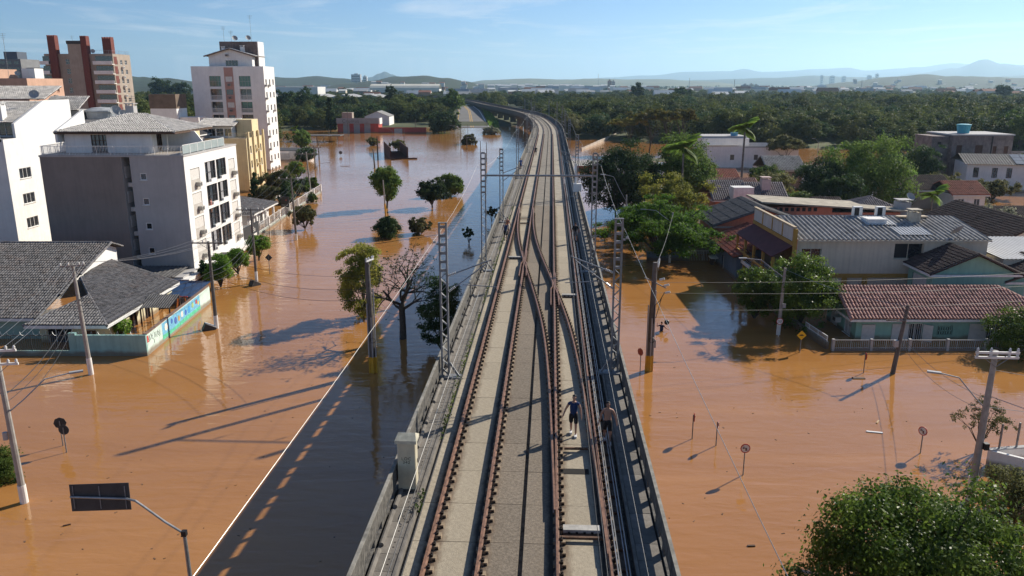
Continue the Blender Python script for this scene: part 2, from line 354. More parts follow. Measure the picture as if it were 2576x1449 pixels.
def line(s):
    """point and left-to-right normal of the centre line at length s"""
    i = min(max(bisect.bisect(_S, s) - 1, 0), len(_poly) - 2); t = (s - _S[i]) / (_S[i + 1] - _S[i])
    a, b = _poly[i], _poly[i + 1]; d = Vector((b[0] - a[0], b[1] - a[1])).normalized()
    return Vector((a[0] + (b[0] - a[0]) * t, a[1] + (b[1] - a[1]) * t)), Vector((d.y, -d.x))
S0 = 35.0   # station of Y=0 (about)
def sY(y):
    """station at which the centre line passes Y"""
    lo, hi = 0, _S[-1]
    for _ in range(40):
        m_ = (lo + hi) / 2
        if line(m_)[0].y < y: lo = m_
        else: hi = m_
    return lo
def at(s, u, z):
    p, n = line(s); return Vector((p.x + n.x * u, p.y + n.y * u, z))
def stations(y0, y1, st=None):
    s, e = sY(y0), sY(y1); a = [s]
    while a[-1] < e:
        k = st or (4.0 if a[-1] < sY(205) else 7.0 if a[-1] < sY(700) else 20.0); a.append(min(e, a[-1] + k))
    return a
def sweep(mb, prof, ss, closed=True, caps=True, off=None):
    n = len(prof); o = len(mb.v)
    for s in ss:
        du = off(s) if off else 0
        for u, z in prof: mb.v.append(tuple(at(s, u + du, z)))
    for i in range(len(ss) - 1):
        for k in range(n if closed else n - 1):
            a, b = o + i * n + k, o + i * n + (k + 1) % n
            mb.f.append((a, a + n, b + n, b))
    if closed and caps:
        mb.f.append(tuple(range(o, o + n))); e = o + (len(ss) - 1) * n; mb.f.append(tuple(range(e + n - 1, e - 1, -1)))
    return mb
DZ = 6.8
HW = 4.55
CONC = mat('deck_concrete', (.33, .30, .25), .9, .28, 2.2, bump=.35, bscale=30, stain=(.14, .12, .09), stain_amt=.75)
CONC_D = mat('weathered_concrete', (.135, .125, .108), .92, .5, 6, bump=.5, bscale=24, stain=(.035, .034, .03), stain_amt=.85, streak=.45)
CONC_L = mat('walkway_concrete', (.19, .172, .148), .9, .25, 3.0, bump=.3, bscale=30, stain=(.11, .10, .085), stain_amt=.6, rand=.16)
RUST = mat('rail_rust', (.215, .115, .072), .5, .4, 5, stain=(.10, .05, .032), stain_amt=.8)
RUSTD = mat('plate_rust', (.12, .065, .038), .8, .5, 9)
STEEL = mat('galvanised_steel', (.30, .31, .32), .45, .25, 3, metal=.6, spec=.5, stain=(.16, .14, .12), stain_amt=.5)
STEELD = mat('mast_steel', (.23, .235, .24), .55, .3, 3, metal=.3, stain=(.12, .09, .07), stain_amt=.5)
WIRE = mat('wire_dark', (.035, .035, .037), .6, .1, 3)
WIREL = mat('wire_bare', (.33, .32, .30), .4, .1, 3, metal=.7)
WHITE = mat('white_paint', (.75, .74, .71), .6, .1, 2, stain=(.5, .48, .43), stain_amt=.4, streak=.12)
GREYPT = mat('grey_paint', (.40, .40, .39), .6, .12, 2)
BLACK = mat('black_plastic', (.018, .018, .02), .5, .2, 4)
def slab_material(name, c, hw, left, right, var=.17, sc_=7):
    """track slab: pale worn middle; rust where the rail feet drain (left edge), black grease plus painted rail shadow along the right edge. Local x runs across."""
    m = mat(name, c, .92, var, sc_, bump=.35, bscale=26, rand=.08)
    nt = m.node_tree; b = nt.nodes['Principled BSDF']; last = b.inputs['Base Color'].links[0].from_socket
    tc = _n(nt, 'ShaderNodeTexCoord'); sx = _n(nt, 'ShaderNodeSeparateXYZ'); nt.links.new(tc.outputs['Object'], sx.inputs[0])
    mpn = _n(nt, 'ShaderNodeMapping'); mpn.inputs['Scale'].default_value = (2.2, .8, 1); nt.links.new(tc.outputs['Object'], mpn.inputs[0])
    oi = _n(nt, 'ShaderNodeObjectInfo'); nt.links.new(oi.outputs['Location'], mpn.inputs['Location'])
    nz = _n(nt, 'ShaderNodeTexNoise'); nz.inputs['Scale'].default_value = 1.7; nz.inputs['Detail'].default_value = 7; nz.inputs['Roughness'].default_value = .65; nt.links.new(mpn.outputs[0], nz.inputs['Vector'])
    for sgn, wdt, cc, am, nf in ((-1, left, (.115, .072, .045, 1), .9, .55), (1, right, (.030, .024, .020, 1), .95, .22)):  # dark right band: grease plus the rail's cast shadow put into the colour
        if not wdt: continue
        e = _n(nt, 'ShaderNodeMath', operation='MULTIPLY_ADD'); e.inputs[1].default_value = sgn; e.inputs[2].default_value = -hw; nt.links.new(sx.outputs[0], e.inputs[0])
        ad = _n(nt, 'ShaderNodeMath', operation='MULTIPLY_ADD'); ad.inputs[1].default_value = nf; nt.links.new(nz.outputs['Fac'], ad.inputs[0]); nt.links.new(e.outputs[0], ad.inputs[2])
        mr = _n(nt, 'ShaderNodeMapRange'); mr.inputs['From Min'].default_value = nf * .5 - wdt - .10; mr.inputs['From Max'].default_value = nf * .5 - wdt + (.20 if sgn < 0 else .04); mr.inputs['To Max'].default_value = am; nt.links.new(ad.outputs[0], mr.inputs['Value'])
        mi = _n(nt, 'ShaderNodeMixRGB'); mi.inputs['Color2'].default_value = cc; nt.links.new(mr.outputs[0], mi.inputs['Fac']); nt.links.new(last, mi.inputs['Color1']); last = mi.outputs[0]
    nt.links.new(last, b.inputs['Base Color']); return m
MIDC, SIDEC = (.355, .305, .225), (.195, .160, .12)
via = thing('viaduct', 'long grey concrete railway viaduct crossing the flood and curving left', 'viaduct')
SFAR = stations(-30, 1440)
# girder and deck
gm = MB(); sweep(gm, [(-HW - .05, 6.0), (-3.0, 5.5), (-2.2, 4.4), (2.2, 4.4), (3.0, 5.5), (HW + .05, 6.0), (HW + .05, DZ - .14), (-HW - .05, DZ - .14)], SFAR)
gm.build('girder', CONC_D, via)
# piers every 24 m
pm = MB().box(-1.5, -.55, -1.5, 1.5, .55, 4.2).box(-2.6, -.75, 3.5, 2.6, .75, 4.395).mesh('pier', CONC_L)
s = sY(2)
while s < sY(700):
    p, n = line(s); o = link('pier', pm, via); o.location = (p.x, p.y, 0); o.rotation_euler = (0, 0, math.atan2(n.y, n.x)); s += 24.0
NEARY = 92.0
# track bed: slab panels between the rails, one by one near the camera, swept beyond
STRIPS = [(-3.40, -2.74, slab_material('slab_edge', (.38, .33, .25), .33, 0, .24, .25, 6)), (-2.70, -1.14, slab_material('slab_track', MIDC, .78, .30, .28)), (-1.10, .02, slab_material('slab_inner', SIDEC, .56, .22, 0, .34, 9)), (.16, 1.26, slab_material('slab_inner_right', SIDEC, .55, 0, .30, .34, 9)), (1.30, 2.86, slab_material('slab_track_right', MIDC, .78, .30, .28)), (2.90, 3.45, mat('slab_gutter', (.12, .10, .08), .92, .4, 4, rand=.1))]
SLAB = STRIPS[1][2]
PL = 2.4
shared = {}
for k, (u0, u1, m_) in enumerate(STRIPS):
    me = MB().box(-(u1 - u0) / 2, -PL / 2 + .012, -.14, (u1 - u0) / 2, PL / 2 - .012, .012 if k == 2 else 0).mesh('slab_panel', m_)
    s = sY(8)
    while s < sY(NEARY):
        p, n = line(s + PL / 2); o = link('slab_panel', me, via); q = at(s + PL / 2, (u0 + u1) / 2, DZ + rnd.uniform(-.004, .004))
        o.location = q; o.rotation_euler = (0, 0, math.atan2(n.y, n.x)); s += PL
    sEND = s
    fm = MB(); sweep(fm, [(u0, DZ - .14), (u1, DZ - .14), (u1, DZ), (u0, DZ)], [sEND] + [x for x in SFAR if x > sEND + .5])
    fm.build('track_bed', mat('far_slab', (.33, .295, .235), .92, .25, 1.4, stain=(.2, .16, .12), stain_amt=.6) if k in (1, 4) else mat('far_side_slab', (.21, .185, .15), .92, .25, 1.4), via)
# walkways of loose slabs with lifting holes, kerbs and parapets with scuppers
HOLE = mat('hole_dark', (.02, .018, .016), .95, .1, 3)
WZ = DZ + .14
wl = .92
wmesh = MB().box(-.36, -wl / 2 + .008, -.06, .36, wl / 2 - .008, 0).mesh('walkway_slab', CONC_L)
hmesh = MB().box(-.03, -.03, .0015, .03, .03, .003)
hmesh.box(-.03, wl * .3 - .03, .0015, .03, wl * .3 + .03, .003)
hmesh = hmesh.mesh('lifting_hole', HOLE)
for side in (-1, 1):
    s = sY(9)
    while s < sY(70):
        p, n = line(s); o = link('walkway_slab', wmesh, via); o.location = at(s, side * 4.03, WZ + rnd.uniform(-.006, .006)); o.rotation_euler = (0, 0, math.atan2(n.y, n.x) + rnd.uniform(-.006, .006))
        if s < sY(48): h_ = link('lifting_hole', hmesh, o); h_.location = (-.12 * side, -.1, 0)
        s += wl
    fm = MB(); ss = [s - wl / 2] + [x for x in SFAR if x > s]
    sweep(fm, [(side * 3.67, WZ - .06), (side * 4.39, WZ - .06), (side * 4.39, WZ), (side * 3.67, WZ)], ss); fm.build('walkway', CONC_L, via)
    fm = MB(); sweep(fm, [(side * 3.55, DZ - .14), (side * 3.655, DZ - .14), (side * 3.655, WZ + .03), (side * 3.55, WZ + .03)], SFAR); fm.build('walkway_kerb', CONC_L, via)
    # parapet: foot, scupper slots, wall, coping; panels of 3.2 m
    u0, u1 = side * 4.45, side * 4.55
    PH = 1.02
    fm = MB(); sweep(fm, [(u0, DZ - .14), (u1, DZ - .14), (u1, WZ + .06), (u0, WZ + .06)], SFAR); fm.build('parapet_foot', CONC_D, via)
    pnl = 3.2; me = None
    def panel_mesh():
        b = MB(); x0, x1 = -.045, .045
        b.box(x0, -pnl / 2 + .01, .34, x1, pnl / 2 - .01, PH)
        for a, c in ((-pnl / 2 + .01, -1.46), (-.18, .12), (.92, pnl / 2 - .01)): b.box(x0, a, .061, x1, c, .341)
        return b.mesh('parapet_panel', CONC_D)
    me = panel_mesh(); s = sY(9)
    while s < sY(150):
        p, n = line(s); o = link('parapet_panel', me, via); o.location = at(s, side * 4.50, WZ); o.rotation_euler = (0, rnd.uniform(-.006, .006), math.atan2(n.y, n.x) + rnd.uniform(-.003, .003)); s += pnl
    fm = MB(); sweep(fm, [(u0, WZ + .061), (u1, WZ + .061), (u1, WZ + PH), (u0, WZ + PH)], [s - pnl / 2] + [x for x in SFAR if x > s]); fm.build('parapet_wall', CONC_D, via)
    fm = MB(); sweep(fm, [(side * 4.445, WZ + PH + .003), (side * 4.56, WZ + PH + .003), (side * 4.56, WZ + PH + .04), (side * 4.445, WZ + PH + .04)], SFAR); fm.build('coping', mat('coping_concrete', (.25, .235, .20), .92, .35, 3, stain=(.10, .095, .085), stain_amt=.7), via)
    if side > 0: continue
    # curved concrete lip at the parapet foot, in lengths
    lm = MB().tube([(0, -1.0, .06), (0, 1.0, .06)], .085, 8).mesh('gutter_lip', CONC_L); s = sY(9)
    while s < sY(60):
        p, n = line(s); o = link('gutter_lip', lm, via); o.location = at(s, side * 4.30, WZ); o.rotation_euler = (rnd.uniform(-.01, .01), 0, math.atan2(n.y, n.x) + rnd.uniform(-.012, .012)); s += 2.3
# weeds in the gutter beside the left walkway
LEAF_W = leafmat('weed_leaves', (.06, .10, .02), (.16, .22, .05))
wd = MB(); r_ = random.Random(3)
for _ in range(1500):
    y = 24 + 70 * r_.random() ** 1.3
    if noise2(y * .45, 3.3, 5) < .42: continue
    s = sY(y); c = at(s, -3.50 + r_.uniform(-.09, .10), DZ + r_.uniform(0, .22)); a = r_.uniform(0, 6.3); l = r_.uniform(.05, .13)
    d = Vector((math.cos(a) * l, math.sin(a) * l, r_.uniform(.02, .12))); e = Vector((-math.sin(a), math.cos(a), 0)) * l * .45
    wd.add([c - e * .3, c + d * .6 + e, c + d, c + d * .6 - e], [(0, 1, 2, 3)])
tag(wd.build('weeds', LEAF_W), 'green weeds growing in the gutter beside the left walkway', 'weeds', kind='stuff')

# ---------------------------------------------------------------- rails
def rail_profile(u, z=DZ + .13): return [(u - .07, z), (u + .07, z), (u + .07, z + .025), (u + .015, z + .04), (u + .015, z + .125), (u + .037, z + .135), (u + .037, z + .17), (u - .037, z + .17), (u - .037, z + .135), (u - .015, z + .125), (u - .015, z + .04), (u - .07, z + .025)]
PADM = mat('rail_pad', (.26, .20, .135), .9, .4, 5, stain=(.14, .08, .05), stain_amt=.8, rand=.2); CLIP = mat('rail_clip', (.028, .020, .016), .8, .4, 9)
platem = MB().box(-.13, -.11, 0, .27, .11, .11); platem.box(.085, -.07, .11, .18, .07, .19); platem.box(.12, -.025, .19, .15, .025, .25); platem.box(.17, -.13, .0, .27, -.112, .06)
platem = platem.mesh('baseplate', PADM); platem.materials.append(CLIP)
for i_, pg_ in enumerate(platem.polygons): pg_.material_index = 1 if i_ >= 6 else 0
def place_plates(root, offs, y0, y1, step=.62, yind=60, swap=False):
    """a plate with its clip under the rail every 0.62 m; the nearest ones single objects, the rest one mesh"""
    far = MB(); clp = MB(); cnt = 0
    for fo in offs:
        s = sY(y0) + rnd.uniform(0, .3)
        while s < sY(y1):
            u = fo(s); p, n = line(s); q = at(s, u, DZ + .002)
            if line(s)[0].y < yind and cnt < 295:
                o = link('baseplate', platem, root); o.location = q; o.rotation_euler = (0, 0, math.atan2(n.y, n.x)); cnt += 1
            else:
                far.cbox(at(s, u + .065, DZ + .06), .39, .2, .12, math.atan2(n.y, n.x)); clp.cbox(at(s, u + .13, DZ + .155), .09, .13, .085, math.atan2(n.y, n.x))
            s += step
    if far.v: far.build('baseplates', PADM, root, kind='stuff'); clp.build('rail_clips', CLIP, root, kind='stuff')
RL1, RL2, RR1, RR2 = -2.78, -1.18, 1.22, 2.82
tl = thing('railway_track', 'left hand railway track of two rusty rails on the viaduct', 'railway track', group='tracks on the viaduct')
tr = thing('railway_track', 'right hand railway track of two rusty rails on the viaduct', 'railway track', group='tracks on the viaduct')
tx = thing('crossover_track', 'crossover rails slanting from the left track to the right track', 'railway track', group='tracks on the viaduct')
for root, us in ((tl, (RL1, RL2)), (tr, (RR1, RR2))):
    for u in us: sweep(MB(), rail_profile(u), SFAR).build('rail', RUST, root)
    place_plates(root, [lambda s, u=u: u for u in us], 10, 230)
# crossover: offset of its left rail from the centre line along Y
XP = [(20.5, 1.20), (26, 1.13), (30.4, 1.04), (35.2, .95), (43.2, .64), (49.4, .16), (57.2, -.64), (65.5, -1.50), (72, -2.05), (79, -2.42), (86, -2.60), (92, -2.66)]
XS = [(sY(y), u) for y, u in XP]
def xoff(s):
    for (a, b), (c, d) in zip(XS, XS[1:]):
        if a <= s <= c: return b + (d - b) * (s - a) / (c - a)
    return XS[0][1] if s < XS[0][0] else XS[-1][1]
def xsm(s): return sum(xoff(s + d) for d in (-3, -1.5, 0, 1.5, 3)) / 5
for du, y0, y1 in ((0, 24, 91), (1.6, 21.5, 91)):
    sweep(MB(), [(u, z - .003) for u, z in rail_profile(0)], stations(y0, y1, 1.0), off=lambda s, du=du: xsm(s) + du).build('rail', RUST, tx)
place_plates(tx, [lambda s: xsm(s), lambda s: xsm(s) + 1.6], 30, 88)
# wing and check rails at the two frogs, point machines, stretcher bars
fr = MB()
for yf, u0 in ((63.0, -1.18), (55.0, 1.22)):
    for sg in (-1, 1):
        pts = [at(sY(yf + d), u0 + sg * o_, DZ + .22) for d, o_ in ((3.5, .26 if sg < 0 else .11), (.5, .10), (-.6, .10), (-1.2, .22), (-5.5, .32 if sg > 0 else .22))]
        for a, b in zip(pts, pts[1:]): fr.bar(a, b, .07, .15)
fr.build('wing_rails', RUST, tx)
for yb, u0, u1 in ((22.6, 1.3, 2.8), (29.0, 1.55, 2.5), (84, -2.4, -1.3), (81.0, -2.2, -1.1)):
    s = sY(yb); b = MB(); b.bar(at(s, u0, DZ + .12), at(s, u1, DZ + .12), .10, .08); b.build('stretcher_bar', RUSTD, tx)
def gap_beam(yb, u0, u1, lab):
    s = sY(yb); p, n = line(s); o = thing('point_machine', lab, 'point machine', at(s, (u0 + u1) / 2, DZ + .012), math.atan2(n.y, n.x)); w_ = u1 - u0
    MB().box(-w_ / 2, -.16, .06, w_ / 2, .16, .18).build('cover', mat('machine_grey', (.42, .40, .36), .7, .3, 3, stain=(.2, .17, .13), stain_amt=.6), o); MB().box(-w_ / 2, -.30, 0, w_ / 2, -.17, .05).box(-w_ / 2 + .1, .17, 0, w_ / 2 - .1, .26, .06).build('bed_plate', RUSTD, o)
    for k in range(4): MB().box(-w_ / 2 + .15 + k * .25, -.19, .05, -w_ / 2 + .23 + k * .25, -.165, .12).build('bolt', BLACK, o)
gap_beam(23.1, 1.42, 2.62, 'white point machine box lying across the right track near the front')
gap_beam(52.6, 1.75, 2.75, 'white point machine box beside the middle frog of the right track')
gap_beam(64.6, -2.55, -1.4, 'white topped point machine box across the left track at the frog')
for yb, u0, u1 in ((27.3, 1.35, 2.45), (82.2, -2.4, -1.25), (85.8, -2.45, -1.25)):
    s = sY(yb); p, n = line(s); MB().cbox(at(s, (u0 + u1) / 2, DZ + .004), u1 - u0, .42, .012, math.atan2(n.y, n.x)).build('drain_pit', HOLE, via)
# far gap rail cut on left side
# cables and pipe run beside the right rail
ps = stations(8, 160, 6.0)
for k, (u, z, r) in enumerate(((3.02, DZ + .22, .028), (3.09, DZ + .24, .02), (3.28, DZ + .16, .022), (3.36, DZ + .18, .022))):
    b = MB(); b.tube([at(s, u + .012 * math.sin(s * 1.1 + k), z + .012 * math.sin(s * .7 + k)) for s in ps], r, 6)
    tag(b.build('signal_cable', WIREL if k % 2 else STEEL), ['outer steel pipe laid along the right rail', 'thin bare cable laid on the pipe beside the right rail', 'inner cable along the dark gutter right of the tracks', 'outermost cable along the kerb of the right walkway'][k], 'cable', 'cables beside the right rail')
cb = MB()
s = sY(10)
while s < sY(90): cb.bar(at(s, 2.95, DZ + .05), at(s, 3.42, DZ + .05), .05, .08); cb.bar(at(s, 3.06, DZ), at(s, 3.06, DZ + .22), .04); s += 1.1
tag(cb.build('cable_bracket', RUSTD), 'low rusty brackets carrying the cables right of the tracks', 'brackets', kind='stuff')
# ---------------------------------------------------------------- location cabinet on the left walkway
s = sY(25.5); p, n = line(s)
lc = thing('signal_cabinet', 'tall cream signal cabinet numbered on its side on the left walkway', 'cabinet', at(s, -4.08, WZ), math.atan2(n.y, n.x))
CREAM = mat('cabinet_cream', (.56, .50, .36), .6, .12, 2, stain=(.36, .31, .21), stain_amt=.45, streak=.15)
MB().box(-.31, -.26, .10, .31, .26, 1.86).build('body', CREAM, lc)
MB().box(-.34, -.29, 0, .34, .29, .10).build('plinth', CONC_D, lc)
hd = MB(); 
hd.add([(-.38, -.33, 1.86), (.38, -.33, 1.86), (.38, .33, 1.86), (-.38, .33, 1.86), (-.38, -.33, 1.98), (.38, -.33, 1.98), (.38, .33, 1.98), (-.38, .33, 1.98), (-.30, 0, 2.16), (.30, 0, 2.16)],
       [(3, 2, 1, 0), (0, 1, 5, 4), (1, 2, 6, 5), (2, 3, 7, 6), (3, 0, 4, 7), (4, 5, 9, 8), (6, 7, 8, 9), (5, 6, 9), (7, 4, 8)])
hd.build('hood', mat('cabinet_hood', (.50, .47, .36), .75, .25, 4, stain=(.22, .21, .15), stain_amt=.6), lc)
MB().box(.311, -.22, .16, .322, .22, 1.80).build('door', CREAM, lc)
MB().box(.323, .12, .95, .345, .16, 1.1).build('handle', BLACK, lc)
def text(body, size, loc, rot, m, parent=None, name='lettering', align='CENTER', extr=.002):
    cu = bpy.data.curves.new(name, 'FONT'); cu.body = body; cu.size = size; cu.align_x = align; cu.extrude = extr; cu.space_line = .85; cu.space_character = 1.15
    o = bpy.data.objects.new(name, cu); col.objects.link(o); o.location = loc; o.rotation_euler = rot
    cu.materials.append(m)
    if parent: o.parent = parent
    bpy.context.view_layer.update()
    me = bpy.data.meshes.new_from_object(o.evaluated_get(bpy.context.evaluated_depsgraph_get())); bpy.data.objects.remove(o)
    o = link(name, me, parent); o.location = loc; o.rotation_euler = rot
    return o
text('LOC\n342', .16, (0, -.262, 1.22), (R(90), 0, 0), mat('lettering_brown', (.05, .04, .025), .8, .2, 8), lc)
b = MB(); b.tube([at(sY(23.2) + 0, -3.75 + .18 * math.sin(t), WZ + .02 + .5 * abs(math.sin(t / 2)) ** 2 * 0 + .015 * t) + Vector((0, .9 * (1 - math.cos(t)) / 2 * 1.0, 0)) for t in [k * .35 for k in range(19)]], .014, 5)
tag(b.build('loose_cable', WIRE), 'loose black cable loop lying on the left walkway by the cabinet', 'cable')
# ---------------------------------------------------------------- catenary masts
LABM = {}
def lattice(root, h, w=.33, panels=True):
    """two channel legs laced together; the top third braced with battens"""
    for sx in (-1, 1):
        MB().box(sx * w / 2 - .045, -.08, 0, sx * w / 2 + .045, .08, h).build('leg', STEELD, root)
    lb = MB(); z = .25; sg = 1
    while z < h * .66:
        for y in (-.062, .062): lb.bar((-sg * w / 2, y, z), (sg * w / 2, y, z + .34), .055, .02)
        z += .34; sg = -sg
    lb.build('lacing', STEELD, root)
    while z < h: MB().box(-w / 2 + .03, -.065, z, w / 2 - .03, .065, z + .13).build('batten', STEELD, root); z += .42
    MB().box(-w / 2 - .05, -.09, h - .01, w / 2 + .05, .09, h + .03).build('cap', STEELD, root)
    f = MB()
    for sx in (-1, 1):
        f.bar((sx * w / 2, 0, .55), (sx * (w / 2 + .35) if False else sx * w / 2, 0, 0), .05)
    side = 1
    f.box(-.3, -.3, -.02, .75, .3, .06); f.bar((.2, 0, .75), (.66, 0, .03), .10); f.bar((-.2, 0, .5), (.2, 0, .05), .07); f.bar((-.17, 0, .0), (-.17, 0, .02), .1)
    f.build('foot', STEELD, root)
INS = mat('insulator', (.62, .60, .56), .3, .1, 5, spec=.6)
def insul(mb, p, q, r=.06):
    p, q = Vector(p), Vector(q)
    for k in range(5): c = p.lerp(q, (k + .5) / 5); mb.disc(c, q - p, r, .035, 8)
def mast(y, side, h, label, arm=True, reach=None):
    s = sY(y); p, n = line(s); rz = math.atan2(n.y, n.x) + (0 if side < 0 else math.pi)
    o = thing('catenary_mast', label, 'mast', at(s, side * 4.18, WZ), rz, 'catenary masts along the viaduct')
    lattice(o, h)
    if arm:   # cantilever over the track, local +x points to the tracks
        r = 2.2; a = MB()
        a.tube([(.2, 0, 5.15), (r + .1, 0, 5.95)], .035, 6); a.tube([(.2, 0, 4.35), (r - .15, 0, 5.75)], .032, 6); a.tube([(r - 1.3, 0, 4.72), (r + .35, 0, 4.62)], .022, 6)
        a.tube([(r + .1, 0, 5.95), (r + .1, 0, 4.6)], .012, 5); a.build('cantilever', STEEL, o)
        i = MB(); insul(i, (.22, 0, 5.16), (.6, 0, 5.32)); insul(i, (.22, 0, 4.37), (.55, 0, 4.62)); i.build('insulator', INS, o)
        br = MB(); br.box(-.32, -.05, h - 1.05, -.12, .05, h - .97); br.box(-.46, -.05, h - .97, -.34, .05, h - .87); br.build('bracket', STEEL, o)
    return o
ML = [(36.6, 7.7), (59.5, 9.0), (81.6, 7.6), (121, 7.8), (168, 7.8), (215, 7.8), (262, 7.8), (309, 7.8), (356, 7.8)]
MR = [(37.6, 7.8), (59.5, 9.0), (101, 7.8), (146, 7.8), (192, 7.8), (238, 7.8), (285, 7.8), (332, 7.8)]
ORD = ['nearest', 'second nearest', 'third nearest', 'fourth', 'fifth', 'sixth', 'seventh', 'eighth', 'ninth']
for k, (y, h) in enumerate(ML): mast(y, -1, h, '%s lattice steel mast on the left edge of the viaduct%s' % (ORD[k], ', carrying the portal beam' if k == 1 else ''), k != 1)
for k, (y, h) in enumerate(MR): mast(y, 1, h, '%s lattice steel mast on the right edge of the viaduct%s' % (ORD[k], ', carrying the portal beam' if k == 1 else ''), k != 1)
sP = sY(59.5)
pb = thing('portal_beam', 'grey steel portal beam spanning both tracks between two masts', 'beam', at(sP, 0, WZ + 7.35), math.atan2(line(sP)[1].y, line(sP)[1].x))
MB().tube([(-4.0, .16, 0), (4.0, .16, 0)], .075, 8).build('beam', STEEL, pb)
i = MB()
for x in (-1.9, 1.9): i.tube([(x, .16, -.1), (x, .16, -1.0)], .02, 5); insul(i, (x, .16, -.25), (x, .16, -.6))
i.build('dropper', INS, pb)
# arms with no mast: steady arm right of the portal
def wire_thing(pts, r, m_, label, name='overhead_wire', group=None, n=4):
    b = MB(); b.tube(pts, r, n); return tag(b.build(name, m_), label, 'wire', group)
def sag(a, b, d, n=10):
    a, b = Vector(a), Vector(b); return [a.lerp(b, t / n) - Vector((0, 0, 4 * d * (t / n) * (1 - t / n))) for t in range(n + 1)]
def along(ys, u, zs, d, n=6):
    pts = []
    for (y0, z0), (y1, z1) in zip(zip(ys, zs), zip(ys[1:], zs[1:])):
        q = sag(at(sY(y0), u, z0), at(sY(y1), u, z1), d, n); pts += q if not pts else q[1:]
    return pts
yl = [-14] + [y for y, _ in ML]; yr = [-12] + [y for y, _ in MR]
for side, ys, hs, lab in ((-1, yl, [14.0] + [WZ + h - .85 for _, h in ML], 'left'), (1, yr, [14.0] + [WZ + h - .85 for _, h in MR], 'right')):
    wire_thing(along(ys, side * 4.62, hs, .35), .008, WIREL, 'pale feeder wire strung along the outer side of the %s masts' % lab)
    uT = side * 2.0
    wire_thing(along(ys, uT, [WZ + 5.95] * len(ys), .55), .010, WIRE, 'catenary wire above the %s track' % lab)
    wire_thing(along(ys, uT, [WZ + 4.6] * len(ys), .05), .009, WIRE, 'contact wire low above the %s track' % lab)
    wire_thing(along(ys, side * 3.72, [WZ + .95] * len(ys), .12), .010, WIREL, 'low guard wire along the %s walkway' % lab)
# electrical box on the third right mast
s = sY(99.5); p, n = line(s)
eb = thing('switch_box', 'white electrical box on the right edge of the viaduct by a mast', 'electrical box', at(s, 4.25, WZ), math.atan2(n.y, n.x))
MB().box(-.5, -.3, .9, .5, .3, 1.9).build('cabinet', WHITE, eb); MB().box(-.06, -.06, 0, .06, .06, .9).box(-.35, -.06, 1.9, -.1, .06, 4.4).build('post', WHITE, eb)
# ================================================================ building kit
def facade(mb, o, u, w_, h, openings, depth=.14, v=(0, 0, 1)):
    """wall face with real openings. o lower left corner seen from outside, u unit vector to the right; openings (u0,v0,u1,v1)"""
    o, u, v = Vector(o), Vector(u).normalized(), Vector(v); n = u.cross(v)
    us = sorted({0, w_, *[a for p in openings for a in (p[0], p[2])]}); vs = sorted({0, h, *[a for p in openings for a in (p[1], p[3])]})
    P = lambda a, b, d=0: o + u * a + v * b - n * d
    for i in range(len(us) - 1):
        j = 0
        while j < len(vs) - 1:
            def hole(jj): cu, cv = (us[i] + us[i + 1]) / 2, (vs[jj] + vs[jj + 1]) / 2; return any(p[0] < cu < p[2] and p[1] < cv < p[3] for p in openings)
            if hole(j): j += 1; continue
            k = j
            while k + 1 < len(vs) - 1 and not hole(k + 1): k += 1
            mb.quad(P(us[i], vs[j]), P(us[i + 1], vs[j]), P(us[i + 1], vs[k + 1]), P(us[i], vs[k + 1])); j = k + 1
    for a, b, c, d in openings:
        mb.quad(P(a, b), P(a, b, depth), P(a, d, depth), P(a, d)); mb.quad(P(c, b, depth), P(c, b), P(c, d), P(c, d, depth))
        mb.quad(P(a, b, depth), P(a, b), P(c, b), P(c, b, depth)); mb.quad(P(a, d), P(a, d, depth), P(c, d, depth), P(c, d))
    return mb
GL_D = glassmat('glass_dark', (.022, .024, .028)); GL_B = glassmat('glass_blue', (.05, .065, .08)); GL_G = glassmat('glass_green', (.02, .10, .075))
CURT = mat('curtain', (.30, .30, .31), .9, .3, 4)
SHUT_W = mat('shutter_white', (.60, .58, .54), .7, .1, 3); SHUT_B = mat('shutter_brown', (.10, .045, .03), .7, .2, 5); WOODB = mat('wood_brown', (.09, .05, .03), .75, .3, 6)
def window(parent, o, u, a, b, c, d, depth=.13, fr=None, gl=None, nx=2, ny=1, t=.05, sill=True, name='window', open_=None):
    """frame bars in an opening, panes behind them as sub-parts"""
    o, u = Vector(o), Vector(u).normalized(); n = u.cross(Vector((0, 0, 1))); P = lambda x, z, k=0: o + u * x + Vector((0, 0, z)) - n * (depth - .04 + k)
    M = Matrix((u, -n, Vector((0, 0, 1)))).transposed(); f = MB()
    def bx(x0, z0, x1, z1, k=0, th=.06): f.cbox(P((x0 + x1) / 2, (z0 + z1) / 2, k), x1 - x0, th, z1 - z0, M=M)
    bx(a, b, c, b + t); bx(a, d - t, c, d); bx(a, b + t, a + t, d - t); bx(c - t, b + t, c, d - t)
    for k in range(1, nx): x = a + (c - a) * k / nx; bx(x - t / 2, b + t, x + t / 2, d - t)
    for k in range(1, ny): z = b + (d - b) * k / ny; bx(a + t, z - t / 2, c - t, z + t / 2, .002)
    if sill: f.cbox(o + u * (a + c) / 2 + Vector((0, 0, b - .03)) + n * .04, c - a + .12, .14, .05, M=M)
    w_ = f.build(name, fr or WHITE, parent)
    for k in range(nx):
        x0, x1 = a + (c - a) * k / nx, a + (c - a) * (k + 1) / nx; g = MB()
        g.quad(P(x0, b, .035), P(x1, b, .035), P(x1, d, .035), P(x0, d, .035)); g.build('pane', (gl if not isinstance(gl, (list, tuple)) else gl[k % len(gl)]) or GL_D, w_)
    return w_
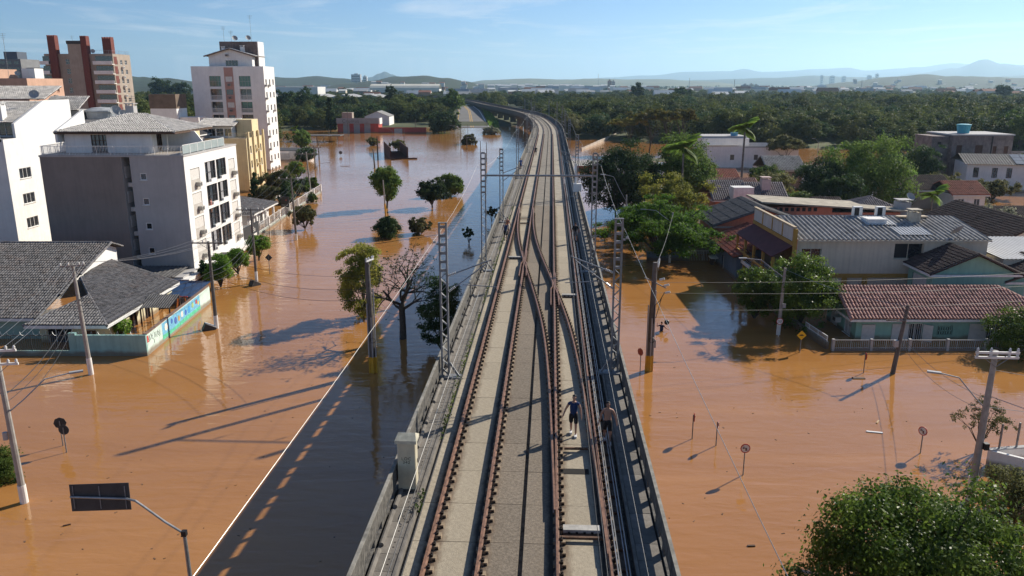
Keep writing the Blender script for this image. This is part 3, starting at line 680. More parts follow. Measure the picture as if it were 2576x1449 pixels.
def ac_unit(parent, c, n, m_=None, w_=.72, h=.46, d=.5):
    """air conditioner standing proud of a wall at c, n outward"""
    c, n = Vector(c), Vector(n).normalized(); u = Vector((0, 0, 1)).cross(n); M = Matrix((u, n, Vector((0, 0, 1)))).transposed()
    o = MB().cbox(c + n * d / 2, w_, d, h, M=M).build('air_conditioner', m_ or mat('ac_beige', (.42, .40, .36), .6, .15, 3), parent)
    MB().cbox(c + n * (d + .004), w_ * .8, .008, h * .72, M=M).build('grille', mat('ac_grille', (.10, .10, .10), .7, .2, 5), o)
    MB().cbox(c + n * d * .45 - Vector((0, 0, h / 2 + .02)), w_ * .7, d * .9, .04, M=M).build('bracket', STEELD, o)
def dish(parent, c, aim, r=.45):
    aim = Vector(aim).normalized(); c = Vector(c); q = aim.to_track_quat('Z', 'Y').to_matrix(); b = MB()
    prof = [(0.02, 0), (r * .5, r * .07), (r * .85, r * .2), (r, r * .3), (r * .97, r * .3), (r * .83, r * .22), (r * .5, r * .1), (.02, .03)]
    t = MB().lathe(prof, n=14); b.add([c + q @ Vector(p) for p in t.v], t.f); b.tube([c, c + aim * r * .9], .012, 4); b.cbox(c + aim * r * .9, .08, .08, .08)
    o = b.build('satellite_dish', mat('dish_grey', (.33, .34, .34), .6, .1, 2), parent); MB().tube([c - Vector((0, 0, .9)), c], .025, 5).build('mount', STEELD, o)
def aerial(parent, p, h, arms=3):
    p = Vector(p); b = MB(); b.tube([p, p + Vector((0, 0, h))], .03, 5)
    for k in range(arms): z = h - .15 - k * .3; b.tube([p + Vector((-.6 + .1 * k, 0, z)), p + Vector((.6 - .1 * k, 0, z))], .018, 4)
    b.build('aerial', STEELD, parent)
def chimney(parent, x, y, z0, z1, w_=.8, m_=None):
    c = MB().box(x - w_ / 2, y - w_ / 2, z0, x + w_ / 2, y + w_ / 2, z1); c.box(x - w_ / 2 - .08, y - w_ / 2 - .08, z1 + .25, x + w_ / 2 + .08, y + w_ / 2 + .08, z1 + .33)
    for i in (-1, 1):
        for j in (-1, 1): c.box(x + i * w_ * .4 - .06, y + j * w_ * .4 - .06, z1, x + i * w_ * .4 + .06, y + j * w_ * .4 + .06, z1 + .25)
    c.build('chimney', m_ or mat('plaster_cream', (.50, .45, .36), .9, .2, 2, streak=.3, stain=(.25, .22, .18), stain_amt=.5), parent)
def railing(parent, pts, h=1.0, m_=None, step=.16, name='railing', glass=None):
    """bars between rails along pts (3d)"""
    b = MB()
    for p, q in zip(pts, pts[1:]):
        p, q = Vector(p), Vector(q); L = (q - p).length; b.bar(p + Vector((0, 0, h)), q + Vector((0, 0, h)), .05); b.bar(p + Vector((0, 0, .1)), q + Vector((0, 0, .1)), .035)
        k = max(1, round(L / step))
        for i in range(k + 1):
            c = p.lerp(q, i / k); b.bar(c, c + Vector((0, 0, h)), .05 if i % 9 == 0 else .022)
    return b.build(name, m_ or WHITE, parent)
# ---------------------------------------------------------------- roofs of tiles: every tile is a shape of its own
def tile_mesh(cw, rl, m_):
    b = MB(); n = 5; lift = .05
    for j, (y, z) in enumerate(((0, lift), (rl * 1.12, .0))):
        for k in range(n + 1):
            t = math.pi * k / n; b.v.append((-math.cos(t) * cw * .44, y, z + math.sin(t) * cw * .46))
    for k in range(n): b.f.append((k, k + 1, n + 2 + k, n + 1 + k))
    b.f.append(tuple(range(n, -1, -1)))
    return b
def tiled(parent, poly, cw=.24, rl=.42, m_=None, single=0, name='roof', under=True):
    """poly: eave-left, eave-right, then the rest counter-clockwise seen from above the slope. Tiles run up from the eave."""
    P = [Vector(p) for p in poly]; e = (P[1] - P[0]); L = e.length; e.normalize(); n = None
    for q in P[2:]:
        n = e.cross(q - P[0])
        if n.length > .1: break
    n.normalize(); s = n.cross(e); uv = [((p - P[0]).dot(e), (p - P[0]).dot(s)) for p in P]
    def span(x):
        ys = []
        for (a, b), (c, d) in zip(uv, uv[1:] + uv[:1]):
            if abs(a - c) > 1e-6 and min(a, c) - 1e-6 <= x <= max(a, c) + 1e-6: ys.append(b + (d - b) * (x - a) / (c - a))
        return (min(ys), max(ys)) if len(ys) > 1 else (0, 0)
    if under:
        base = MB(); base.poly([p - n * .02 for p in P]); base.build(name + '_deck', mat('roof_under', (.06, .05, .045), .95, .2, 3), parent)
    M = Matrix((e, s, n)).transposed(); t = tile_mesh(cw, rl, m_); lst = []
    xmin, xmax = min(a for a, _ in uv), max(a for a, _ in uv); x = xmin + cw / 2
    while x < xmax:
        lo, hi = span(x); y = lo
        while y < hi - .12: lst.append((x, y, min(1.0, (hi - y) / rl))); y += rl
        x += cw
    lst.sort(key=lambda q: q[1])
    me = t.mesh('tile', m_) if single else None; j = MB()
    for i, (x, y, f) in enumerate(lst):
        o = P[0] + e * (x + rnd.gauss(0, .008)) + s * (y + rnd.gauss(0, .012)) + n * (rnd.uniform(-.006, .016) + .03 * (fbm(x * .35, y * .35, 17, 2) - .4))
        if i < single:
            ob = link('tile', me, parent); ob.matrix_local = Matrix.Translation(o) @ M.to_4x4() @ Matrix.Diagonal((1, f, 1, 1))
        else: j.add([o + M @ Vector((a, b * f, c)) for a, b, c in t.v], t.f)
    if j.v: j.build(name + '_tiles', m_, parent, kind='stuff')
def ridge(parent, pts, m_, r=.13, name='ridge_tiles'):
    b = MB()
    for p, q in zip(pts, pts[1:]):
        p, q = Vector(p), Vector(q); k = max(1, round((q - p).length / .42))
        for i in range(k): a, c = p.lerp(q, i / k), p.lerp(q, (i + 1.12) / k); b.tube([a, c], [r, r * .86], 7)
    b.build(name, m_, parent, kind='stuff')
def corrugated(parent, poly, pitch=.36, amp=.05, m_=None, name='roof_sheet'):
    """corrugated sheet over a quad a,b (eave) c,d (top)"""
    a, b, c, d = [Vector(p) for p in poly]; n = (b - a).cross(d - a).normalized(); L = (b - a).length; k = max(4, round(L / pitch)) * 4; m = MB()
    for i in range(k + 1):
        t = i / k; w_ = n * (amp * math.sin(i * math.pi / 2 + .6)); m.v += [tuple(a.lerp(b, t) + w_), tuple(d.lerp(c, t) + w_)]
    for i in range(k): m.f.append((2 * i, 2 * i + 2, 2 * i + 3, 2 * i + 1))
    return m.build(name, m_, parent)
def fascia(parent, pts, m_=None, h=.2, t=.06, name='fascia'):
    b = MB()
    for p, q in zip(pts, pts[1:]): b.bar(Vector(p) - Vector((0, 0, h / 2)), Vector(q) - Vector((0, 0, h / 2)), t, h)
    return b.build(name, m_ or WHITE, parent)
def walls(parent, w_, l, h, m_, holes=None, name='wall', z0=-1.6):
    """four walls, footprint 0..w x 0..l; holes: {'f': [...], 'r': [...], 'l': [...]} in face coordinates measured from z=0"""
    holes = holes or {}; sh = lambda L: [(a, b - z0, c, d - z0) for a, b, c, d in L]
    m = MB()
    facade(m, (0, 0, z0), (1, 0, 0), w_, h - z0, sh(holes.get('f', []))); facade(m, (w_, 0, z0), (0, 1, 0), l, h - z0, sh(holes.get('r', [])))
    facade(m, (w_, l, z0), (-1, 0, 0), w_, h - z0, sh(holes.get('b', []))); facade(m, (0, l, z0), (0, -1, 0), l, h - z0, sh(holes.get('l', [])))
    return m.build(name, m_, parent)
FACE = {'f': lambda w_, l: ((0, 0, 0), (1, 0, 0)), 'r': lambda w_, l: ((w_, 0, 0), (0, 1, 0)), 'l': lambda w_, l: ((0, l, 0), (0, -1, 0))}
def windows(parent, w_, l, holes, **kw):
    for k, L in holes.items():
        o, u = FACE[k](w_, l)
        for q in L: window(parent, o, u, *q, **kw)
TILE_G = mat('tile_grey', (.50, .475, .44), .85, .3, 1.3, bump=.2, stain=(.30, .28, .26), stain_amt=.6, rand=.12)
TILE_K = mat('tile_dark', (.15, .145, .145), .75, .6, 2.4, bump=.2, stain=(.22, .15, .12), stain_amt=.45, rand=.2)
TILE_T = mat('tile_terracotta', (.38, .205, .165), .85, .4, 1.8, bump=.2, stain=(.07, .05, .045), stain_amt=.8, rand=.22)
TILE_R = mat('tile_red', (.30, .085, .05), .8, .35, 1.4, bump=.2, stain=(.10, .045, .035), stain_amt=.7)
TILE_P = mat('tile_greyish', (.19, .165, .17), .85, .35, 1.6, stain=(.09, .075, .075), stain_amt=.7)
TILE_B = mat('tile_brown', (.075, .048, .042), .88, .4, 1.4, stain=(.035, .025, .022), stain_amt=.7)
SHEET = mat('fibre_cement', (.31, .30, .285), .85, .35, 1.6, stain=(.12, .115, .11), stain_amt=.75)
SHEETD = mat('old_sheet', (.10, .098, .098), .88, .35, 1.5, stain=(.19, .17, .155), stain_amt=.5)
def hip_roof(parent, x0, y0, x1, y1, ze, zr, m_, cw=.24, single=0, oh=.5, axis='x', hips=(1, 1), fas=WHITE, rl=.42):
    """hipped or gabled roof; ridge along axis; hips = hipped at (low end, high end)"""
    x0 -= oh; x1 += oh; y0 -= oh; y1 += oh
    if axis == 'x':
        k = (y1 - y0) / 2; a, b = x0 + (k if hips[0] else 0), x1 - (k if hips[1] else 0); ym = (y0 + y1) / 2; A, B = (a, ym, zr), (b, ym, zr)
        tiled(parent, [(x0, y0, ze), (x1, y0, ze), B, A], cw, rl, m_, single); tiled(parent, [(x1, y1, ze), (x0, y1, ze), A, B], cw, rl, m_)
        if hips[1]: tiled(parent, [(x1, y0, ze), (x1, y1, ze), B], cw, rl, m_)
        if hips[0]: tiled(parent, [(x0, y1, ze), (x0, y0, ze), A], cw, rl, m_)
        R_ = [[A, B]] + ([[A, (x0, y0, ze)], [A, (x0, y1, ze)]] if hips[0] else [[A, (x0, y0, ze)]] ) + ([[B, (x1, y0, ze)], [B, (x1, y1, ze)]] if hips[1] else [[B, (x1, y0, ze)]])
    else:
        k = (x1 - x0) / 2; a, b = y0 + (k if hips[0] else 0), y1 - (k if hips[1] else 0); xm = (x0 + x1) / 2; A, B = (xm, a, zr), (xm, b, zr)
        tiled(parent, [(x1, y0, ze), (x1, y1, ze), B, A], cw, rl, m_, single); tiled(parent, [(x0, y1, ze), (x0, y0, ze), A, B], cw, rl, m_)
        if hips[0]: tiled(parent, [(x0, y0, ze), (x1, y0, ze), A], cw, rl, m_)
        if hips[1]: tiled(parent, [(x1, y1, ze), (x0, y1, ze), B], cw, rl, m_)
        R_ = [[A, B], [A, (x0, y0, ze)], [A, (x1, y0, ze)]] + ([[B, (x1, y1, ze)]] if hips[1] else [])
    for r in R_: ridge(parent, r, m_, .11)
    if fas: fascia(parent, [(x0, y0, ze), (x1, y0, ze), (x1, y1, ze), (x0, y1, ze), (x0, y0, ze)], fas)
    return A, B
def gable_wall(parent, x0, x1, y, ze, zr, m_, xm=None):
    """triangle of wall under a gable facing the camera"""
    xm = xm if xm is not None else (x0 + x1) / 2
    return MB().add([(x0, y, ze), (x1, y, ze), (xm, y, zr), (x0, y + .15, ze), (x1, y + .15, ze), (xm, y + .15, zr)], [(0, 1, 2), (5, 4, 3), (0, 2, 5, 3), (1, 4, 5, 2)]).build('gable', m_, parent)
# ================================================================ left bank
W_WHITE = mat('wall_white', (.78, .77, .74), .85, .07, .5, bump=.15, bscale=8, stain=(.60, .58, .54), stain_amt=.35, streak=.10, wet=True)
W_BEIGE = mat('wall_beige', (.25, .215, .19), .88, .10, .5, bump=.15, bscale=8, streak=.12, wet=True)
W_LGREY = mat('wall_light_grey', (.42, .41, .40), .88, .08, .5, bump=.15, bscale=8, streak=.10, wet=True)
W_TAN = mat('wall_tan', (.35, .295, .24), .88, .12, .5, streak=.15)
W_PINK = mat('wall_pink', (.55, .34, .24), .88, .1, .5, streak=.15)
W_YEL = mat('wall_yellow', (.72, .60, .36), .88, .08, .5, streak=.12, wet=True)
BRICK = mat('brick_red', (.17, .052, .04), .85, .25, 3, streak=.2)
ROOFDECK = mat('flat_roof', (.22, .215, .205), .95, .3, .7, stain=(.10, .10, .095), stain_amt=.6)
# ---- white apartment block, dark glass bays to the street
B = thing('apartment_block', 'white apartment block with dark glazed bays, air conditioners and a grey hipped penthouse', 'apartment building', (-50.6, 85.5, 0))
Wd, Ln, Ht = 15.4, 16.6, 13.4
rows = [(9.75, 12.25), (7.05, 9.55), (4.35, 6.85), (1.65, 4.15)]
side_holes = [(.345 * Ln + k * .212 * Ln, a, .345 * Ln + k * .212 * Ln + .196 * Ln, b) for a, b in rows for k in (0, 1)]
panel_holes = [(x0 * Ln, a - .35, x1 * Ln, b - .35) for a, b in rows for x0, x1 in ((.085, .245), (.81, .94))]
front_holes = [(10.55, z, 11.25, z + .75) for z in (10.9, 8.2, 5.5, 2.75)]
m = MB()
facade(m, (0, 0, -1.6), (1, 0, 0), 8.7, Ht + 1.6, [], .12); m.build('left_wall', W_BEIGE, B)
m = MB(); facade(m, (9.6, 0, -1.6), (1, 0, 0), Wd - 9.6, Ht + 1.6, [(a - 9.6, b + 1.6, c - 9.6, d + 1.6) for a, b, c, d in front_holes], .12)
m.quad((8.7, 0, -1.6), (8.7, 2.2, -1.6), (8.7, 2.2, Ht), (8.7, 0, Ht)); m.quad((8.7, 2.2, -1.6), (9.6, 2.2, -1.6), (9.6, 2.2, Ht), (8.7, 2.2, Ht)); m.quad((9.6, 2.2, -1.6), (9.6, 0, -1.6), (9.6, 0, Ht), (9.6, 2.2, Ht))
m.build('front_wall', W_LGREY, B)
m = MB(); facade(m, (Wd, 0, -1.6), (0, 1, 0), Ln, Ht + 1.6, [(a, b + 1.6, c, d + 1.6) for a, b, c, d in side_holes + panel_holes], .18); m.build('street_wall', W_WHITE, B)
m = MB(); facade(m, (Wd, Ln, -1.6), (-1, 0, 0), Wd, Ht + 1.6, []); facade(m, (0, Ln, -1.6), (0, -1, 0), Ln, Ht + 1.6, []); m.build('rear_wall', W_LGREY, B)
for q in front_holes: window(B, (0, 0, 0), (1, 0, 0), *q, nx=1, gl=GL_D, t=.08, depth=.1)
PANEL = mat('panel_beige', (.45, .42, .38), .85, .08, .8)
for k, (a, b, c, d) in enumerate(side_holes):
    w_ = window(B, (Wd, 0, 0), (0, 1, 0), a, b, c, d, nx=3, ny=2, fr=mat('frame_black', (.02, .02, .022), .5, .1, 3), gl=[GL_D, GL_B if k % 3 else CURT, GL_D], t=.06, depth=.18, sill=False, name='glazed_bay')
    st = MB(); y0, y1 = a, c; mid = a + (c - a) * (.45 if k % 2 else .5)
    st.box(Wd - .17, y0, b - .02, Wd + .03, mid, b + .12); st.box(Wd - .17, mid, b - .02, Wd + .03, y1, b + .42); st.build('stepped_sill', W_WHITE, B)
for k, (a, b, c, d) in enumerate(panel_holes):
    MB().box(Wd - .17, a, b, Wd - .16, c, d).build('recess_back', PANEL, B)
    z = b + .55; MB().box(Wd - .155, a, b - .2 + .2, Wd - .02, c, b + 1.25).build('spandrel_panel', PANEL, B)
    MB().box(Wd - .155, a + .2, b + 1.26, Wd - .06, c, d - .1).build('roller_blind', SHUT_W, B)
    ac_unit(B, (Wd - .03, (a + c) / 2 + .3, b + .72), (1, 0, 0))
for z in (2.2, 4.9, 7.6, 10.3):
    ac_unit(B, (8.72, 1.1, z), (1, 0, 0), W_WHITE, .5, .45, .5)
    MB().box(8.701, .55, z + .75, 8.74, 1.7, z + 2.0).build('narrow_window', WHITE, B)
# podium, parapet band, terrace
MB().box(-.06, -.06, Ht - .03, Wd + .06, Ln + .06, Ht + .16).build('cornice', W_LGREY, B)
MB().box(.25, .25, Ht + .161, Wd - .25, Ln - .25, Ht + .19).build('terrace_floor', mat('terrace_tiles', (.38, .33, .27), .8, .2, 1), B)
tz = Ht + .16
GLR = mat('railing_glass', (.34, .40, .40), .25, .1, 2)
railing(B, [(.3, .12, tz), (7.9, .12, tz)], .95); railing(B, [(8.0, .12, tz), (Wd - .1, .12, tz)], .95)
railing(B, [(.1, 5, tz), (.1, .2, tz)], .95)
for k in range(6):
    y = .3 + k * 2.1; f = MB().box(Wd - .14, y, tz + .1, Wd - .11, y + 2.0, tz + 1.0).build('glass_panel', GLR, B); MB().box(Wd - .16, y, tz + 1.001, Wd - .09, y + 2.0, tz + 1.05).box(Wd - .15, y + 2.0, tz, Wd - .10, y + 2.08, tz + 1.0).build('rail', WHITE, B)
# penthouse with grey tiled hipped roof
ph = walls(B, 1, 1, 1, W_WHITE) if False else None
m = MB(); facade(m, (1.5, 2.6, tz), (1, 0, 0), 9.6, 2.35, [(2.9, .1, 4.6, 2.0)], .12); facade(m, (11.1, 2.6, tz), (0, 1, 0), 11.5, 2.35, [(1.2, .05, 2.6, 2.1)], .12); facade(m, (1.5, 14.1, tz), (0, -1, 0), 11.5, 2.35, []); facade(m, (11.1, 14.1, tz), (-1, 0, 0), 9.6, 2.35, [])
m.build('penthouse_wall', W_WHITE, B)
window(B, (1.5, 2.6, tz), (1, 0, 0), 2.9, .1, 4.6, 2.0, nx=4, ny=3, fr=WOODB, gl=GL_B, t=.06, name='terrace_door'); window(B, (11.1, 2.6, tz), (0, 1, 0), 1.2, .05, 2.6, 2.1, nx=3, ny=3, fr=WOODB, gl=GL_D, t=.06, name='terrace_door')
hip_roof(B, 1.6, 2.6, 13.2, 12.2, tz + 2.3, tz + 4.05, TILE_G, cw=.26, single=290, oh=.75, fas=WOODB)
MB().add([(.9, 1.9, tz + 2.5), (1.15, 1.9, tz + 2.5), (1.15, 8, tz + 4.5), (.9, 8, tz + 4.5), (.9, 1.9, tz + 1.2), (1.15, 1.9, tz + 1.2), (1.15, 8, tz + 1.2), (.9, 8, tz + 1.2)], [(0, 1, 2, 3), (7, 6, 5, 4), (4, 5, 1, 0), (5, 6, 2, 1), (6, 7, 3, 2), (7, 4, 0, 3)]).build('fire_wall', W_WHITE, B)
MB().add([(11.3, 6.2, tz), (11.3, 6.4, tz), (15.2, 6.4, tz), (15.2, 6.2, tz), (11.3, 6.2, tz + 2.2), (11.3, 6.4, tz + 2.2), (15.2, 6.4, tz + 1.1), (15.2, 6.2, tz + 1.1), (14.4, 6.2, tz + 2.2), (14.4, 6.4, tz + 2.2)], [(0, 3, 7, 8, 4), (5, 9, 6, 2, 1), (4, 8, 9, 5), (8, 7, 6, 9), (7, 3, 2, 6)]).build('terrace_wall', W_WHITE, B)
chimney(B, 6.4, 8.6, tz + 3.2, tz + 4.9, .95, W_LGREY)
# podium and garage slab at the foot
MB().box(9.0, -4.2, -1.6, Wd + .4, -.005, 1.15).build('podium', W_LGREY, B); MB().box(Wd - 1.6, -4.4, .35, Wd + 1.1, Ln + 1, .95).build('canopy_slab', W_WHITE, B)
corrugated(B, [(8.8, -4.3, 1.22), (15.0, -4.3, 1.22), (15.0, -.05, 1.45), (8.8, -.05, 1.45)], .4, .04, SHEETD, 'lean_to_roof')
MB().box(Wd + .1, 5.2, .96, Wd + 1.0, 8.2, 1.25).build('canopy', BLACK, B)
# ---- left white block, partly outside the frame
B = thing('apartment_block', 'white block at the left edge with a tall bare lit side wall and tiled gable', 'apartment building', (-80, 94.6, 0))
hl = {'r': [(2.2 + k * 0, z, 4.6, z + 1.25) for k in (0,) for z in (3.6, 6.6, 9.7)] + [(7.6, z, 9.0, z + 1.3) for z in (3.9, 6.9, 10.0)], 'f': [(14, z, 16, z + 1.4) for z in (4, 7, 10)]}
walls(B, 20, 15.5, 14.6, W_WHITE, hl); windows(B, 20, 15.5, hl, nx=3, gl=GL_D, sill=True)
MB().box(0, 0, 14.3, 19.8, 15.5, 14.62).build('flat_roof', ROOFDECK, B)
MB().add([(19.7, 2.6, 14.6), (20, 2.6, 14.6), (20, 15.5, 14.6), (19.7, 15.5, 14.6), (19.7, 2.6, 16.3), (20, 2.6, 16.3), (20, 9.5, 18.9), (19.7, 9.5, 18.9), (20, 15.5, 18.9), (19.7, 15.5, 18.9)], [(1, 2, 8, 6, 5), (0, 4, 7, 9, 3), (4, 5, 6, 7), (7, 6, 8, 9), (0, 1, 5, 4), (2, 3, 9, 8)]).build('gable_parapet', W_WHITE, B)
m = MB(); facade(m, (3, 4.5, 14.62), (1, 0, 0), 16.7, 1.9, [(9, .1, 12, 1.8), (13, .1, 15.5, 1.8)], .2); m.build('attic_wall', W_LGREY, B); window(B, (3, 4.5, 14.62), (1, 0, 0), 9, .1, 12, 1.8, nx=3); window(B, (3, 4.5, 14.62), (1, 0, 0), 13, .1, 15.5, 1.8, nx=3)
tiled(B, [(2, 3.6, 16.35), (19.6, 3.6, 16.35), (19.6, 9.5, 18.75), (2, 9.5, 18.75)], .26, .42, TILE_G); tiled(B, [(5, 10.5, 19.0), (19.6, 10.5, 19.0), (19.6, 15, 20.6), (5, 15, 20.6)], .26, .42, TILE_G)
railing(B, [(8, .15, 14.65), (19.6, .15, 14.65)], .95)
chimney(B, 17.4, 4.4, 16.5, 18.4, 1.0, W_WHITE); dish(B, (19.2, 9.0, 19.6), (.3, -.8, .5), .6)
# ---- grey rear wing with water tank and dishes
B = thing('apartment_block', 'bare grey rear wing with a round water tank and satellite dishes on top', 'apartment building', (-66, 110.4, 0))
walls(B, 14, 10, 16.2, W_LGREY); MB().box(.1, .1, 15.9, 13.9, 9.9, 16.21).build('flat_roof', ROOFDECK, B)
MB().lathe([(1.9, 0), (1.95, .9), (2.15, .95), (2.15, 1.15), (1.2, 1.5), (.05, 1.6)], (8.5, 3, 16.22), 18).build('water_tank', mat('tank_grey', (.36, .38, .39), .7, .2, 1), B)
dish(B, (11.5, 1.0, 17.3), (.5, -.75, .45), .75); dish(B, (12.6, .8, 16.9), (.5, -.8, .4), .6); dish(B, (13.4, 1.2, 16.8), (.4, -.8, .4), .55); aerial(B, (12.5, 4, 16.2), 3.2)
m = MB(); gb = tiled(B, [(1.2, .4, 17.4), (6.6, .4, 17.4), (6.6, 4, 19.2), (1.2, 4, 19.2)], .26, .42, TILE_G); MB().box(1.3, .9, 16.2, 6.5, 4.5, 17.5).build('roof_house', W_LGREY, B)
# ---- pink tan block further left
B = thing('apartment_block', 'low pinkish tan apartment block beyond the left roofs', 'apartment building', (-121, 150, 0))
hl = {'r': [(1.2 + k * 2.1, z, 2.0 + k * 2.1, z + 1.2) for k in range(5) for z in (19.4, 16.4)]}
walls(B, 32, 12, 21.9, W_PINK, hl); windows(B, 32, 12, hl, nx=1, fr=W_PINK, gl=SHUT_B); MB().box(.1, .1, 21.5, 31.9, 11.9, 21.91).build('flat_roof', ROOFDECK, B)
walls_top = MB().box(4, 1.5, 21.92, 25, 9, 23.6); walls_top.build('upper_storey', W_PINK, B); MB().box(26.5, 8, 21.92, 29, 11, 23.8).build('stair_tower', W_WHITE, B)
for y in (3.0, 8.5): ac_unit(B, (32, y, 18.6), (1, 0, 0))
dish(B, (24, .5, 23.9), (.4, -.8, .4), .6); dish(B, (29, 2.5, 22.8), (.4, -.8, .4), .5); aerial(B, (27, 3, 22), 8, 4)
# ---- tan tower with red brick chimneys
B = thing('apartment_tower', 'tall tan apartment tower with red brick chimney shafts and stacked balconies', 'apartment building', (-150.5, 265, 0))
hl = {'f': [(x, z, x + 1.5, z + 1.6) for x in (6.7, 13.0) for z in range(6, 29, 3)] , 'r': [(1.5 + k * 3.2, z, 3.0 + k * 3.2, z + 1.4) for k in (0, 1, 2) for z in range(6, 29, 3)]}
walls(B, 22, 12, 30.2, W_TAN, hl); windows(B, 22, 12, hl, nx=2, ny=2, gl=GL_D, sill=False)
MB().box(.1, .1, 29.8, 21.9, 11.9, 30.21).build('flat_roof', ROOFDECK, B)
MB().box(8.4, -.9, -1, 12.6, 4, 33.2).build('stair_core', W_TAN, B); MB().box(8.2, -1.1, 33.21, 12.8, 4.2, 34.2).build('tank_room', mat('slate_dark', (.05, .05, .052), .8, .2, 2), B)
for x0, x1, zt in ((2.2, 4.6, 35.4), (12.7, 14.6, 35.2), (18.2, 21.0, 35.0)):
    c = MB().box(x0, -1.0 if x1 < 15 else 2, 2 if x1 < 15 else 30, x1, 1.2 if x1 < 15 else 4.2, zt).build('chimney_shaft', BRICK, B)
    for k in range(4): MB().box(x0 + k * (x1 - x0 - .3) / 3, -1.0 if x1 < 15 else 2, zt + .001, x0 + k * (x1 - x0 - .3) / 3 + .3, 1.1 if x1 < 15 else 4.1, zt + .5).build('chimney_pot', BRICK, c)
for z in range(3, 29, 3):
    for x0, x1 in ((16.2, 22.4), (-.8, 2.1)):
        s_ = MB().box(x0, -1.7, z - .15, x1, .0, z + .05).build('balcony', W_WHITE, B); MB().box(x0, -1.7, z + .051, x1, -1.6, z + .95).build('parapet', W_WHITE, s_); MB().box(x0 + .2, -.02 - .03, z + .1, x1 - .6, -.012, z + 2.5).build('glazing', GL_D, s_)
    MB().box(22.002, .6, z, 22.05, 2.6, z + 2.4).build('brick_panel', BRICK, B)
for z in range(5, 28, 3): ac_unit(B, (22, 5.6, z), (1, 0, 0), WHITE, 1.0, .7, .7)
railing(B, [(16.5, -1.4, 30.2), (22, -.1, 30.2), (22, 11.5, 30.2)], 1.1, STEEL, .5); dish(B, (15.6, .5, 31.0), (.4, -.8, .4), .7); aerial(B, (7.6, 4, 30), 6)
# ---- grey distant tower
B = thing('apartment_tower', 'distant grey stepped tower at the far left skyline', 'apartment building', (-250, 400, 0))
walls(B, 11, 16, 32.5, mat('wall_grey', (.20, .20, .20), .9, .1, .4)); MB().box(11.1, 4, -1, 26, 18, 28.5).build('lower_wing', mat('wall_grey2', (.27, .27, .27), .9, .1, .4), B); MB().box(1.5, 3, 32.51, 8, 11, 36).build('stair_tower', mat('wall_blue', (.10, .12, .15), .9, .1, .4), B)
for z in range(12, 32, 3):
    for k in range(3): MB().box(1 + k * 3.4, -.03, z, 3.2 + k * 3.4, -.012, z + 1.5).build('window', GL_D, B)
    if z < 28:
        for k in range(4): MB().box(12 + k * 3.4, 3.96, z, 14 + k * 3.4, 3.98, z + 1.4).build('window', GL_D, B)
# ---- tall white building, green glass bays
B = thing('apartment_tower', 'tall white apartment tower with green glass bays and a pitched penthouse', 'apartment building', (-77.5, 198, 0))
Wd, Ln, Ht = 17.5, 8.8, 25.0; fl = 3.05
bays = [(4.2 + k * 7.2, Ht - 5.0 - i * fl + .25, 7.0 + k * 7.2, Ht - 5.0 - i * fl + 2.75) for i in range(7) for k in (0, 1)]
strip = [(7.95, .2, 9.95, Ht - .3)]
rh = [(.9 + k * 2.9, Ht - 4.4 - i * fl, 2.0 + k * 2.9, Ht - 4.4 - i * fl + 1.4) for i in range(8) for k in range(3)]
m = MB(); facade(m, (0, 0, -1.6), (1, 0, 0), Wd, Ht + 1.6, [(a, b + 1.6, c, d + 1.6) for a, b, c, d in bays], .7); facade(m, (Wd, 0, -1.6), (0, 1, 0), Ln, Ht + 1.6, [(a, b + 1.6, c, d + 1.6) for a, b, c, d in rh], .15)
facade(m, (Wd, Ln, -1.6), (-1, 0, 0), Wd, Ht + 1.6, []); facade(m, (0, Ln, -1.6), (0, -1, 0), Ln, Ht + 1.6, []); m.build('wall', W_WHITE, B)
MB().box(.1, .1, Ht - .4, Wd - .1, Ln - .1, Ht - .15).build('flat_roof', ROOFDECK, B)
MB().box(7.9, -.03, -1.5, 10.1, -.012, Ht - .25).build('pink_strip', mat('wall_rose', (.42, .24, .20), .88, .1, .6), B)
for i, q in enumerate(bays):
    top = i < 2; w_ = window(B, (0, 0, 0), (1, 0, 0), *q, nx=4 if top else 2, ny=2, fr=mat('frame_grey', (.30, .31, .31), .6, .1, 3) if top or i % 3 else WHITE, gl=[GL_G] if top or i == 5 else [GL_D, GL_B], depth=.3 if top else .65, sill=False, name='balcony_bay')
    if not top:
        a, b, c, d = q; r_ = MB()
        for z in (.25, .55, .85): r_.box(a, .02, b + z, c, .07, b + z + .12)
        r_.build('balcony_rail', WHITE, w_)
for i in range(7):
    z = Ht - 5.0 - i * fl; MB().box(8.2, -.06, z + 1.4, 9.8, -.031, z + 2.6).build('kitchen_window', GL_B if i % 2 else SHUT_W, B); ac_unit(B, (9.0, -.04, z + .65), (0, -1, 0), W_TAN)
for i, q in enumerate(rh):
    window(B, (Wd, 0, 0), (0, 1, 0), *q, nx=2, gl=GL_D, sill=False)
    if i % 3 == 0 or i % 7 == 1: ac_unit(B, (Wd, q[0] - .55, q[1] - .1), (1, 0, 0))
m = MB(); facade(m, (4, 1.5, Ht - .15), (1, 0, 0), 10.5, 2.7, [(4, .2, 7, 1.6)], .2); facade(m, (14.5, 1.5, Ht - .15), (0, 1, 0), 6, 2.7, [(2, .4, 4, 1.8)], .2); m.build('penthouse_wall', W_WHITE, B); gable_wall(B, 4, 14.5, 1.5, Ht + 2.55, Ht + 4.0, W_WHITE)
window(B, (4, 1.5, Ht - .15), (1, 0, 0), 4, .2, 7, 1.6, nx=4); ac_unit(B, (8.5, 1.5, Ht + 2.6), (0, -1, 0))
